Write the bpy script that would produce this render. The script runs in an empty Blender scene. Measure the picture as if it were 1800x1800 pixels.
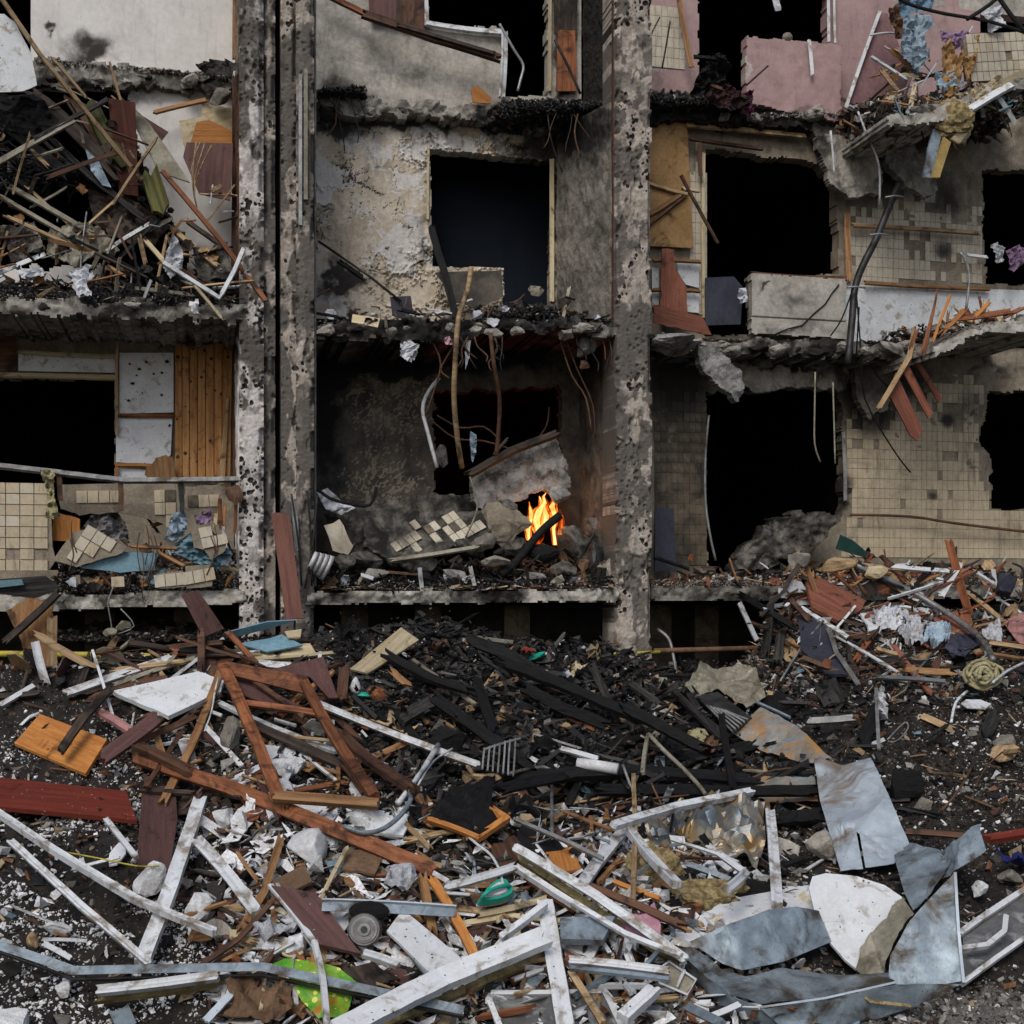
import bpy, bmesh, math, random
import numpy as np
from mathutils import Vector, Matrix

random.seed(7); rng = np.random.default_rng(7)
R = math.radians
FPX = 2240.0; HOR = 1050.0; CZ = 2.62            # focal length in photo pixels, horizon row, eye height above the street
TH = math.atan(0.24); CT, ST = math.cos(TH), math.sin(TH); D0 = 13.4

scene = bpy.context.scene
# ---------------------------------------------------------------- camera
cam_d = bpy.data.cameras.new('camera'); cam = bpy.data.objects.new('camera', cam_d)
scene.collection.objects.link(cam); scene.camera = cam
cam.location = (0, 0, CZ); cam.rotation_euler = (R(90), 0, 0)
cam_d.sensor_width = 36; cam_d.lens = 36 * FPX / 1800
cam_d.shift_y = (HOR - 900) / 1800
cam_d.clip_end = 400
# ---------------------------------------------------------------- world, sun, exposure
SUN_EL, SUN_AZ = 45, 196                         # overcast day, brightest from behind and left of the camera
world = bpy.data.worlds.new('World'); scene.world = world; world.use_nodes = True
wn = world.node_tree.nodes; wl = world.node_tree.links
sky = wn.new('ShaderNodeTexSky'); sky.sky_type = 'NISHITA'; sky.sun_disc = False
sky.sun_elevation = R(SUN_EL); sky.sun_rotation = R(SUN_AZ)
sky.air_density = 1.0; sky.dust_density = 3.0; sky.ozone_density = 0.6
wl.new(sky.outputs[0], wn['Background'].inputs[0]); wn['Background'].inputs[1].default_value = 0.105
sun_d = bpy.data.lights.new('sun', 'SUN'); sun = bpy.data.objects.new('sun', sun_d)
scene.collection.objects.link(sun)
sun_d.energy = 1.5; sun_d.angle = R(26); sun_d.color = (1.0, 0.985, 0.95)
sd = Vector((math.sin(R(SUN_AZ)) * math.cos(R(SUN_EL)), math.cos(R(SUN_AZ)) * math.cos(R(SUN_EL)), math.sin(R(SUN_EL))))
sun.rotation_euler = sd.to_track_quat('Z', 'Y').to_euler()
scene.view_settings.view_transform = 'Standard'; scene.view_settings.look = 'None'
scene.view_settings.gamma = 1; scene.view_settings.use_curve_mapping = False
scene.view_settings.exposure = 0.1

# ---------------------------------------------------------------- numeric noise
_T = rng.random(65536)
def vnoise(x, y, s=0):
    x = np.asarray(x, float); y = np.asarray(y, float)
    ix = np.floor(x).astype(np.int64); iy = np.floor(y).astype(np.int64)
    fx = x - ix; fy = y - iy; fx = fx*fx*(3-2*fx); fy = fy*fy*(3-2*fy)
    h = lambda a, b: _T[((a*73856093) ^ (b*19349663) ^ (s*83492791)) & 65535]
    return (h(ix, iy)*(1-fx)+h(ix+1, iy)*fx)*(1-fy) + (h(ix, iy+1)*(1-fx)+h(ix+1, iy+1)*fx)*fy
def fbm(x, y, o=4, s=0):
    t = 0; a = .5; n = 0
    for i in range(o):
        t = t + a*vnoise(x*2**i+i*17.3, y*2**i-i*9.1, s+i); n += a; a *= .5
    return t/n
def sstep(a, b, x): t = np.clip((x-a)/(b-a), 0, 1); return t*t*(3-2*t)

# ---------------------------------------------------------------- terrain of rubble
def X_of(px, y=11.5): return (px-900)*y/FPX
_cpx = np.array([-600, 0, 200, 400, 600, 740, 900, 1000, 1150, 1200, 1290, 1350, 1420, 1500, 1600, 1700, 1800, 2400])
_cpy = np.array([1200, 1195, 1188, 1158, 1118, 1104, 1140, 1162, 1172, 1205, 1215, 1185, 1120, 1075, 1062, 1075, 1090, 1100])
_off = np.array([1.5, 1.5, 1.5, 1.5, 1.5, 1.4, 1.3, 1.2, 1.1, 1.1, 1.1, .9, .6, .35, .35, .4, .5, .5])
_cX = X_of(_cpx)
def ridge(X):
    o = np.interp(X, _cX, _off); Yr = D0 + .24*X - o
    q = np.interp(X, _cX, _cpy)
    return Yr, CZ - (q-HOR)*Yr/FPX
Y_TOE = 7.15
def h0(X, Y):
    X = np.asarray(X, float); Y = np.asarray(Y, float)
    Yr, zc = ridge(X)
    s = (Y-Y_TOE)/(Yr-Y_TOE)
    up = np.clip(s, 0, 1); up = up + .06*np.sin(up*6.28)
    front = zc*up
    zb = CZ - 1.0
    back = zc + (zb-zc)*sstep(0, 1.0, (Y-Yr)/1.1)
    z = np.where(s <= 1, front, back)
    z = z - .05*np.clip(-s*4, 0, 3)
    amp = sstep(-.3, .35, s)
    z = z + amp*(.34*(fbm(X*.9, Y*.9, 2, 3)-.5))
    # hollow in the soil at the right and hollow under the charred beams
    z = z - .22*np.exp(-((X-3.6)/.9)**2-((Y-10.6)/.7)**2) - .16*np.exp(-((X-.6)/.8)**2-((Y-9.7)/.35)**2)
    return z
def hfine(X, Y):
    Yr, _ = ridge(X)
    s = (Y-Y_TOE)/(Yr-Y_TOE); amp = .35+.65*sstep(-.2, .3, s)
    return h0(X, Y) + amp*(.14*(fbm(X*3.3, Y*3.3, 3, 11)-.5) + .05*(fbm(X*14, Y*14, 3, 5)-.5))

_YS = np.linspace(4.5, 13.6, 1400)
def ray(px, py): return Vector(((px-900)/FPX, 1.0, -(py-HOR)/FPX))
def hit(px, py, lift=0.0):
    d = ray(px, py); X = _YS*d.x; Z = CZ+_YS*d.z
    h = h0(X, _YS)+lift
    b = np.nonzero(Z < h)[0]
    if len(b) and b[0] > 0: Y = _YS[b[0]]
    else:
        Yr, _ = ridge(d.x*12.0); Y = float(Yr)-.1
    return Vector((d.x*Y, Y, CZ+d.z*Y))
# facade frame: u along the wall, k metres behind the front plane
def B(u, k, z): return Vector((u*CT-k*ST, D0+u*ST+k*CT, z))
def fac(px, py, k=0.0):
    d = ray(px, py); Y = (D0+k/CT)/(1-d.x*.24)
    return Vector((d.x*Y, Y, CZ+d.z*Y))
def uz(px, py, k=0.0):
    p = fac(px, py, k); return (p.x*CT+(p.y-D0)*ST, p.z)
def proj(P):
    P = np.asarray(P); return 900+P[..., 0]/P[..., 1]*FPX, HOR-(P[..., 2]-CZ)/P[..., 1]*FPX
L1, L2, L3, L4 = CZ+.06, CZ+2.93, CZ+5.78, CZ+8.63

# ---------------------------------------------------------------- materials
def mat(name, base, alt=None, rough=.85, metal=0.0, scale=6.0, stretch=(1, 1, 1), contrast=(.35, .65),
        dirt=None, dirt_amt=.5, dirt_scale=2.5, bump=.25, bump_scale=None, A=None, Bc=None, jitter=.25, hue=.0, spec=.3, fine=.35, dspots=None, stains=None, grime=None):
    m = bpy.data.materials.new(name); m.use_nodes = True
    nt = m.node_tree; N = nt.nodes; Lk = nt.links
    bs = N['Principled BSDF']
    bs.inputs['Specular IOR Level'].default_value = spec
    bs.inputs['Metallic'].default_value = metal
    tc = N.new('ShaderNodeTexCoord'); oi = N.new('ShaderNodeObjectInfo')
    off = N.new('ShaderNodeVectorMath'); off.operation = 'MULTIPLY_ADD'
    Lk.new(oi.outputs['Random'], off.inputs[0]); off.inputs[1].default_value = (37, 91, 53)
    Lk.new(tc.outputs['Object'], off.inputs[2])
    mp = N.new('ShaderNodeMapping'); mp.inputs['Scale'].default_value = stretch
    Lk.new(off.outputs[0], mp.inputs[0])
    def noise(sc, det=6, ro=.6, src=mp.outputs[0], dist=0):
        n = N.new('ShaderNodeTexNoise'); n.inputs['Scale'].default_value = sc; n.inputs['Detail'].default_value = det
        n.inputs['Roughness'].default_value = ro; n.inputs['Distortion'].default_value = dist
        Lk.new(src, n.inputs['Vector']); return n.outputs[0]
    def rmp(src, a, b):
        r = N.new('ShaderNodeMapRange'); r.inputs[1].default_value = a; r.inputs[2].default_value = b
        r.interpolation_type = 'SMOOTHSTEP'
        Lk.new(src, r.inputs[0]); return r.outputs[0]
    def mix(f, a, b, bt='MIX'):
        x = N.new('ShaderNodeMix'); x.data_type = 'RGBA'; x.blend_type = bt
        if isinstance(f, float): x.inputs[0].default_value = f
        else: Lk.new(f, x.inputs[0])
        for i, c in ((6, a), (7, b)):
            if isinstance(c, (tuple, list)): x.inputs[i].default_value = (*c, 1)
            else: Lk.new(c, x.inputs[i])
        return x.outputs[2]
    def math_(op, a, b):
        x = N.new('ShaderNodeMath'); x.operation = op; x.use_clamp = True
        for i, c in ((0, a), (1, b)):
            if isinstance(c, float): x.inputs[i].default_value = c
            else: Lk.new(c, x.inputs[i])
        return x.outputs[0]
    alt = alt or tuple(c*.6 for c in base)
    n1 = noise(scale, 7, .62, dist=.4)
    col = mix(rmp(n1, *contrast), base, alt)
    if Bc is not None:
        at = N.new('ShaderNodeAttribute'); at.attribute_name = 'b'
        nb = noise(34, 4, .6, tc.outputs['Object'])
        sm = N.new('ShaderNodeMath'); sm.operation = 'MULTIPLY_ADD'; Lk.new(nb, sm.inputs[0]); sm.inputs[1].default_value = .5
        Lk.new(at.outputs['Fac'], sm.inputs[2])
        col = mix(rmp(sm.outputs[0], .68, .82), col, Bc)
    # fine speckle multiplied in
    nf = noise(scale*9, 4, .7)
    g = N.new('ShaderNodeMapRange'); g.inputs[1].default_value = .25; g.inputs[2].default_value = .75
    g.inputs[3].default_value = 1-fine; g.inputs[4].default_value = 1+fine*.5; Lk.new(nf, g.inputs[0])
    gx = N.new('ShaderNodeCombineXYZ')
    for i in range(3): Lk.new(g.outputs[0], gx.inputs[i])
    col = mix(1.0, col, gx.outputs[0], 'MULTIPLY')
    if dirt is not None:
        nd = noise(dirt_scale, 8, .68, tc.outputs['Object'] if stretch == (1, 1, 1) else off.outputs[0], .8)
        col = mix(rmp(nd, .62-dirt_amt*.35, .72-dirt_amt*.15), col, dirt)
    if dspots is not None:
        vs = N.new('ShaderNodeTexVoronoi'); vs.inputs['Scale'].default_value = dspots[1]; Lk.new(off.outputs[0], vs.inputs['Vector'])
        nn = noise(dspots[1]*.35, 3, .6, off.outputs[0])
        t = N.new('ShaderNodeMath'); t.operation = 'MULTIPLY'; Lk.new(nn, t.inputs[0]); t.inputs[1].default_value = dspots[2]
        lt = N.new('ShaderNodeMath'); lt.operation = 'LESS_THAN'; Lk.new(vs.outputs['Distance'], lt.inputs[0]); Lk.new(t.outputs[0], lt.inputs[1])
        col = mix(lt.outputs[0], col, dspots[0])
    if A is not None:
        at = N.new('ShaderNodeAttribute'); at.attribute_name = 'a'
        na = noise(5, 8, .7, tc.outputs['Object'], .5)
        sm = N.new('ShaderNodeMath'); sm.operation = 'MULTIPLY_ADD'; Lk.new(na, sm.inputs[0]); sm.inputs[1].default_value = .9
        Lk.new(at.outputs['Fac'], sm.inputs[2])
        col = mix(rmp(sm.outputs[0], .55, 1.25), col, A)
    if grime:
        geo = N.new('ShaderNodeNewGeometry'); gm = N.new('ShaderNodeMapping'); gm.inputs['Scale'].default_value = (3.2, 3.2, .55); Lk.new(geo.outputs['Position'], gm.inputs[0])
        n_a = noise(2.2, 12, .78, gm.outputs[0], .6); n_b = noise(26, 6, .8, geo.outputs['Position'])
        fa = rmp(n_a, .50, .70); fb = rmp(n_b, .60, .68)
        col = mix(math_('MULTIPLY', fa, float(grime)), col, (.03, .027, .024)); col = mix(math_('MULTIPLY', fb, float(grime)*.8), col, (.02, .018, .016))
    if stains:
        geo = N.new('ShaderNodeNewGeometry'); tot = None
        for (x_, y_, k_, r_, am) in stains:
            dn = N.new('ShaderNodeVectorMath'); dn.operation = 'DISTANCE'; Lk.new(geo.outputs['Position'], dn.inputs[0]); dn.inputs[1].default_value = tuple(fac(x_, y_, k_))
            q = N.new('ShaderNodeMapRange'); q.inputs[1].default_value = 0; q.inputs[2].default_value = r_; q.inputs[3].default_value = am; q.inputs[4].default_value = 0
            q.interpolation_type = 'SMOOTHSTEP'; Lk.new(dn.outputs['Value'], q.inputs[0])
            tot = q.outputs[0] if tot is None else math_('ADD', tot, q.outputs[0])
        ns = noise(4, 10, .72, geo.outputs['Position'], .6)
        sm = N.new('ShaderNodeMath'); sm.operation = 'MULTIPLY_ADD'; Lk.new(ns, sm.inputs[0]); sm.inputs[1].default_value = .9; Lk.new(tot, sm.inputs[2])
        col = mix(rmp(sm.outputs[0], .52, 1.15), col, (.035, .03, .025))
    if jitter:
        hs = N.new('ShaderNodeHueSaturation')
        r = N.new('ShaderNodeMapRange'); r.inputs[3].default_value = 1-jitter; r.inputs[4].default_value = 1+jitter*.6
        Lk.new(oi.outputs['Random'], r.inputs[0]); Lk.new(r.outputs[0], hs.inputs['Value'])
        Lk.new(col, hs.inputs['Color']); col = hs.outputs[0]
    Lk.new(col, bs.inputs['Base Color'])
    rr = N.new('ShaderNodeMapRange'); rr.inputs[3].default_value = max(.05, rough-.12); rr.inputs[4].default_value = min(1, rough+.12)
    Lk.new(n1, rr.inputs[0]); Lk.new(rr.outputs[0], bs.inputs['Roughness'])
    if bump:
        nb = noise(bump_scale or scale*3, 8, .7)
        bp = N.new('ShaderNodeBump'); bp.inputs['Strength'].default_value = bump; bp.inputs['Distance'].default_value = .02
        Lk.new(nb, bp.inputs['Height']); Lk.new(bp.outputs[0], bs.inputs['Normal'])
    return m
def ramp_mat(name, cols, rough=.85, bump=.3, spec=.25):
    """many coloured fragments: each piece carries its own 'rnd' value."""
    m = bpy.data.materials.new(name); m.use_nodes = True
    nt = m.node_tree; N = nt.nodes; Lk = nt.links; bs = N['Principled BSDF']
    at = N.new('ShaderNodeAttribute'); at.attribute_name = 'rnd'
    cr = N.new('ShaderNodeValToRGB'); cr.color_ramp.interpolation = 'CONSTANT'
    tot = sum(c[1] for c in cols); acc = 0
    for i, (c, w) in enumerate(cols):
        e = cr.color_ramp.elements[i] if i < 2 else cr.color_ramp.elements.new(acc/tot)
        e.position = acc/tot; e.color = (*c, 1); acc += w
    Lk.new(at.outputs['Fac'], cr.inputs[0])
    tc = N.new('ShaderNodeTexCoord'); n = N.new('ShaderNodeTexNoise'); n.inputs['Scale'].default_value = 40
    n.inputs['Detail'].default_value = 6; n.inputs['Roughness'].default_value = .7; Lk.new(tc.outputs['Object'], n.inputs['Vector'])
    g = N.new('ShaderNodeMapRange'); g.inputs[1].default_value = .3; g.inputs[2].default_value = .7
    g.inputs[3].default_value = .45; g.inputs[4].default_value = 1.15; Lk.new(n.outputs[0], g.inputs[0])
    mx = N.new('ShaderNodeVectorMath'); mx.operation = 'SCALE'; Lk.new(cr.outputs[0], mx.inputs[0]); Lk.new(g.outputs[0], mx.inputs['Scale'])
    Lk.new(mx.outputs[0], bs.inputs['Base Color'])
    bs.inputs['Roughness'].default_value = rough; bs.inputs['Specular IOR Level'].default_value = spec
    bp = N.new('ShaderNodeBump'); bp.inputs['Strength'].default_value = bump; bp.inputs['Distance'].default_value = .01
    Lk.new(n.outputs[0], bp.inputs['Height']); Lk.new(bp.outputs[0], bs.inputs['Normal'])
    return m
SOOT = (.006, .0055, .005)
CON = (.22, .205, .18); G = (14, 1, 14)          # grain direction: wood is long in local x
GR = (.6, 9, 9)
M = {}
ST_ = [(1530, 700, 1.3, .75, .8), (1600, 660, 1.3, .6, .7), (1700, 720, 1.3, .45, .45), (1640, 872, 1.3, .12, .7), (1665, 740, 1.3, .16, .8), (1190, 680, 1.3, .8, .75), (1200, 980, 1.3, .5, .5), (1655, 440, 1.3, .28, .6), (1660, 350, 1.3, .5, .6), (1540, 300, 1.3, .7, .7), (700, 930, .4, .5, .55), (600, 960, .2, .3, .4), (1480, 850, 1.3, .25, .8)]
M['column'] = mat('pocked column concrete', (.46, .41, .36), (.27, .235, .20), scale=7, A=(.10, .09, .08), Bc=(.018, .016, .014), bump=.5, grime=0.45, jitter=0)
M['column_white'] = mat('peeling painted column', (.60, .57, .56), (.46, .42, .39), scale=7, A=(.08, .07, .06), Bc=(.02, .018, .015), bump=.5, grime=0.35, jitter=0)
M['concrete'] = mat('dirty concrete', (.36, .34, .305), (.19, .175, .155), scale=5, A=SOOT, dirt=(.03, .027, .022), dirt_amt=.45, bump=.6, grime=0.8, jitter=.2)
M['sooty'] = mat('soot black masonry', (.02, .018, .015), (.008, .007, .006), scale=5, bump=.5, A=SOOT, jitter=.2)
M['roomdark'] = mat('burnt room and joint shade', (.010, .009, .009), (.004, .004, .004), scale=4, bump=.2, jitter=0, spec=.05)  # soot black of the rooms; doubles as painted shade behind the column joint
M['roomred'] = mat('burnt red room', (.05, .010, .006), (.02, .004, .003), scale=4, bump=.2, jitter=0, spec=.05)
M['plaster'] = mat('peeling plaster', (.62, .55, .45), (.46, .39, .30), scale=3.2, A=(.035, .031, .028), Bc=(.60, .575, .55), bump=.35, grime=0.45, jitter=0, fine=.25)
M['greywall'] = mat('smoked grey plaster', (.50, .47, .42), (.31, .29, .255), scale=2.6, A=(.03, .028, .026), Bc=(.5, .48, .45), bump=.3, grime=0.5, jitter=0)
M['whitewall'] = mat('pale painted wall', (.66, .645, .625), (.60, .58, .56), scale=2, A=(.035, .03, .025), Bc=(.3, .26, .22), bump=.15, grime=0.25, jitter=0, fine=.12)
M['burntwall'] = mat('scorched wall', (.13, .112, .09), (.05, .045, .042), scale=3, A=(.010, .010, .011), Bc=(.24, .20, .155), bump=.6, grime=0.7, jitter=0)
M['mason'] = mat('sooty broken masonry', (.20, .185, .16), (.05, .046, .042), scale=6, bump=1, A=SOOT, dirt=(.012, .011, .010), dirt_amt=.62, dirt_scale=3, jitter=.2, grime=.8)
M['pink'] = mat('pink painted wall', (.40, .275, .27), (.33, .225, .22), scale=3, A=(.04, .03, .027), Bc=(.42, .40, .36), bump=.2, grime=0.3, jitter=0, fine=.15)
M['tilewall'] = mat('tile bedding', (.29, .25, .19), (.19, .16, .12), scale=5, A=(.02, .018, .015), Bc=(.2, .18, .15), bump=.4, jitter=0, stains=ST_, grime=.5)
M['tile'] = mat('beige tile', (.50, .425, .30), (.42, .35, .245), scale=3, rough=.5, dirt=(.30, .25, .18), dirt_amt=.3, dirt_scale=2, bump=.1, jitter=.02, fine=.15, stains=ST_, grime=.6)
M['tilepale'] = mat('pale tile', (.54, .49, .39), (.46, .41, .32), scale=3, rough=.5, dirt=(.33, .29, .23), dirt_amt=.3, bump=.1, jitter=.02, fine=.15, stains=ST_, grime=.6)
M['tiledark'] = mat('smoked tile', (.22, .175, .12), (.12, .095, .065), scale=3, rough=.55, dirt=(.03, .025, .02), dirt_amt=.55, bump=.1, jitter=.2, stains=ST_, grime=.8)
def wood(n, c, a, **k):
    kw = dict(scale=3, stretch=GR, rough=.7, bump=.35, dirt=tuple(x*.3 for x in a), dirt_amt=.42, dirt_scale=4, jitter=.3); kw.update(k)
    return mat(n, c, a, **kw)
M['orange'] = wood('orange varnished wood', (.29, .105, .042), (.13, .046, .02))
M['orangeb'] = wood('orange veneer board', (.50, .215, .055), (.36, .135, .032), dirt_amt=.1)
M['pine'] = wood('pine wood', (.36, .20, .09), (.20, .095, .038), dirt_amt=.3)
M['pale'] = wood('bare splintered wood', (.46, .33, .19), (.28, .18, .09))
M['cream'] = wood('cream board', (.56, .48, .32), (.42, .34, .2), dirt_amt=.25)
M['brown'] = wood('brown wood', (.125, .058, .032), (.055, .026, .016))
M['darkwood'] = wood('dark weathered wood', (.07, .048, .035), (.025, .018, .014))
M['redb'] = wood('red lacquered board', (.22, .035, .018), (.15, .022, .012), dirt_amt=.12, dspots=((.5, .48, .46), 21, .17))
M['brick'] = wood('brick red board', (.27, .10, .06), (.17, .058, .036), dirt_amt=.25)
M['mauve'] = wood('mauve brown hardboard', (.125, .062, .056), (.085, .042, .038), dirt_amt=.2, dspots=((.3, .27, .25), 27, .13))
M['cladding'] = mat('pine cladding', (.52, .27, .10), (.36, .165, .055), scale=2.5, stretch=GR, rough=.7, bump=.3, dirt=(.10, .05, .025), dirt_amt=.3, dirt_scale=5, jitter=.14, dspots=((.04, .025, .015), 9, .34))
M['fibre'] = wood('fibreboard', (.34, .205, .085), (.26, .15, .058), dirt_amt=.2, stretch=(1, 1, 1))
M['char'] = mat('charred wood', (.009, .009, .0095), (.003, .003, .0035), scale=4, stretch=(1, 9, 9), rough=.62, bump=1, bump_scale=7, jitter=.4, spec=.28)
M['chargrey'] = mat('grey ash wood', (.055, .052, .048), (.010, .0095, .0095), scale=4, stretch=GR, rough=.8, bump=.7, jitter=.4)
M['white'] = mat('white painted profile', (.60, .63, .66), (.52, .54, .565), scale=4, rough=.5, dirt=(.22, .19, .155), dirt_amt=.42, dirt_scale=6, bump=.08, jitter=.15, fine=.1, dspots=((.12, .1, .08), 22, .14))
M['whiteboard'] = mat('white foam board', (.62, .65, .68), (.55, .57, .59), scale=5, rough=.8, dirt=(.30, .275, .24), dirt_amt=.26, dirt_scale=7, bump=.2, jitter=.12, fine=.12, dspots=((.08, .07, .06), 18, .2))
M['foam'] = mat('white foam', (.74, .76, .79), (.6, .61, .62), scale=8, dirt=(.28, .26, .23), dirt_amt=.28, bump=.8, jitter=.15)
M['yfoam'] = mat('yellowed insulating foam', (.42, .34, .16), (.22, .17, .07), scale=12, bump=1, jitter=.2, dirt=(.08, .06, .03), dirt_amt=.35)
M['galv'] = mat('galvanised steel', (.27, .335, .385), (.17, .21, .25), scale=5, rough=.46, metal=.28, dirt=(.06, .048, .036), dirt_amt=.45, dirt_scale=3.4, bump=.25, jitter=.15, fine=.2, dspots=((.03, .025, .02), 26, .14))
M['galvpale'] = mat('pale galvanised sheet', (.46, .53, .59), (.33, .39, .45), scale=2.5, rough=.5, metal=.15, dirt=(.20, .16, .13), dirt_amt=.38, dirt_scale=1.8, bump=.1, jitter=.1, fine=.15, dspots=((.05, .04, .035), 20, .14))
M['galvrust'] = mat('scorched rusty sheet', (.27, .29, .29), (.14, .145, .13), scale=3, rough=.55, metal=.2, dirt=(.33, .17, .05), dirt_amt=.55, dirt_scale=2.2, bump=.3, jitter=.2)
M['foil'] = mat('heat stained foil', (.30, .29, .25), (.10, .14, .18), scale=2.5, rough=.35, metal=.5, dirt=(.30, .19, .07), dirt_amt=.55, dirt_scale=3, bump=.4, jitter=.1, spec=.6)
M['beigemetal'] = mat('beige scorched sheet', (.30, .28, .22), (.19, .175, .13), scale=3, rough=.55, metal=.15, dirt=(.09, .075, .05), dirt_amt=.45, bump=.25, jitter=.15)
M['darkmetal'] = mat('burnt metal', (.05, .05, .052), (.02, .019, .018), scale=6, rough=.5, metal=.4, bump=.3, jitter=.4)
M['greymetal'] = mat('grey bare metal', (.33, .34, .34), (.2, .2, .2), scale=6, rough=.45, metal=.4, bump=.2, dirt=(.08, .06, .04), dirt_amt=.35, jitter=.3)
M['rust'] = mat('rusty steel', (.15, .08, .045), (.07, .04, .025), scale=8, rough=.8, bump=.5, jitter=.35)
M['blue'] = mat('light blue painted board', (.17, .30, .37), (.125, .235, .30), scale=4, rough=.6, dirt=(.08, .09, .09), dirt_amt=.3, bump=.15, jitter=.3)
M['teal'] = mat('teal plastic', (.012, .30, .215), (.01, .25, .18), scale=3, rough=.35, bump=0, jitter=0, fine=.1)
M['dkteal'] = mat('dark teal panel', (.01, .06, .05), (.006, .03, .027), scale=3, rough=.5, bump=.1, jitter=0)
M['plastic'] = mat('white plastic', (.60, .61, .63), (.5, .51, .53), scale=3, rough=.4, dirt=(.2, .18, .16), dirt_amt=.25, bump=.1, jitter=.1)
M['greyplastic'] = mat('grey plastic', (.22, .21, .215), (.12, .115, .115), scale=6, rough=.5, bump=.3, jitter=.1)
M['navy'] = mat('dark blue panel', (.045, .048, .07), (.03, .032, .048), scale=3, rough=.6, dirt=(.02, .02, .02), dirt_amt=.2, bump=.1, jitter=.2)
M['bluecloth'] = mat('dark blue cloth', (.012, .02, .12), (.008, .01, .06), scale=8, bump=.5, jitter=.1)
M['pinkcloth'] = mat('pink cloth', (.52, .30, .36), (.40, .2, .26), scale=8, bump=.5, jitter=.2)
M['lilac'] = mat('lilac cloth', (.32, .22, .34), (.22, .14, .24), scale=8, bump=.5, jitter=.1)
M['whitecloth'] = mat('white torn cloth', (.58, .60, .64), (.42, .44, .48), scale=8, bump=.5, jitter=.25, dirt=(.18, .16, .14), dirt_amt=.3)
M['bluishcloth'] = mat('pale blue cloth', (.36, .45, .53), (.22, .30, .38), scale=8, bump=.5, jitter=.2, dirt=(.12, .12, .13), dirt_amt=.3)
M['yelcloth'] = mat('yellowish cloth', (.42, .38, .22), (.27, .24, .13), scale=9, bump=.6, jitter=.1)
M['wool'] = mat('mineral wool', (.42, .33, .17), (.15, .11, .045), scale=22, bump=1, jitter=.2, dirt=(.07, .055, .03), dirt_amt=.35)
M['cardboard'] = mat('wet cardboard', (.20, .125, .075), (.13, .078, .045), scale=4, bump=.4, jitter=.2, dirt=(.06, .04, .03), dirt_amt=.3)
M['wrap'] = mat('green printed packaging', (.07, .30, .025), (.22, .40, .03), scale=5, rough=.4, dirt=(.42, .10, .02), dirt_amt=.32, dirt_scale=5, bump=.2, jitter=0, dspots=((.6, .6, .12), 16, .5))
M['yellow'] = mat('yellow gas pipe paint', (.50, .42, .05), (.38, .32, .05), scale=6, rough=.5, dirt=(.10, .08, .03), dirt_amt=.3, bump=.2, jitter=0)
M['rock'] = mat('rubble stone', (.33, .31, .27), (.18, .165, .14), scale=7, bump=.9, jitter=.3, dirt=(.06, .05, .045), dirt_amt=.3)
M['slabgrey'] = mat('pale grey broken concrete', (.33, .325, .315), (.15, .145, .14), scale=6, bump=1, jitter=.1, dirt=(.05, .045, .04), dirt_amt=.4, dirt_scale=6)
M['glass'] = mat('dusty window pane', (.13, .13, .13), (.08, .08, .08), scale=4, rough=.3, dirt=(.25, .25, .25), dirt_amt=.35, dirt_scale=7, bump=.05, jitter=0, spec=.6)
M['screw'] = mat('dull screw', (.3, .3, .3), rough=.4, metal=.8, bump=0)

# ---------------------------------------------------------------- object helpers
COL = scene.collection
W = {}                                            # world position of every object made here
def link(name, me, loc=(0, 0, 0), rot=None, m=None):
    o = bpy.data.objects.new(name, me); COL.objects.link(o); o.location = loc
    if rot is not None: o.rotation_euler = rot.to_euler() if isinstance(rot, (Matrix,)) else rot
    if m is not None and me is not None and not me.materials: me.materials.append(m)
    W[o] = Vector(loc); return o
def new_mesh(V, F, attrs=None, smooth=False, name='m'):
    me = bpy.data.meshes.new(name)
    if isinstance(F, np.ndarray):
        V = np.ascontiguousarray(V, dtype=np.float32); F = np.ascontiguousarray(F, dtype=np.int32); n = F.shape[1]
        me.vertices.add(len(V)); me.vertices.foreach_set('co', V.ravel())
        me.loops.add(F.size); me.loops.foreach_set('vertex_index', F.ravel())
        me.polygons.add(len(F)); me.polygons.foreach_set('loop_start', np.arange(0, F.size, n, dtype=np.int32))
        me.polygons.foreach_set('loop_total', np.full(len(F), n, dtype=np.int32))
        me.update(calc_edges=True)
    else:
        me.from_pydata([tuple(v) for v in V], [], F); me.update()
    for k, a in (attrs or {}).items():
        at = me.attributes.new(k, 'FLOAT', 'POINT'); at.data.foreach_set('value', np.ascontiguousarray(a, dtype=np.float32))
    if smooth:
        me.shade_smooth()
        if smooth == 2: me.set_sharp_from_angle(angle=R(55))
    else: me.shade_flat()
    return me
def obj_world(name, V, F, m, attrs=None, smooth=False):
    V = np.asarray(V, float); c = (V.min(0)+V.max(0))/2; c[2] = V[:, 2].min()
    o = link(name, new_mesh(V-c, F, attrs, smooth, name), tuple(c), m=m); return o
def tag(o, label=None, cat=None, group=None, kind=None):
    if label: o['label'] = label
    if cat: o['category'] = cat
    if group: o['group'] = group
    if kind: o['kind'] = kind
    return o
def thing(name, label, cat, loc, group=None, kind=None):
    o = bpy.data.objects.new(name, None); COL.objects.link(o); o.location = loc; o.empty_display_size = .1
    W[o] = Vector(loc); return tag(o, label, cat, group, kind)
def attach(ch, par):
    ch.parent = par; ch.location = W[ch]-W[par]; return ch

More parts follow.
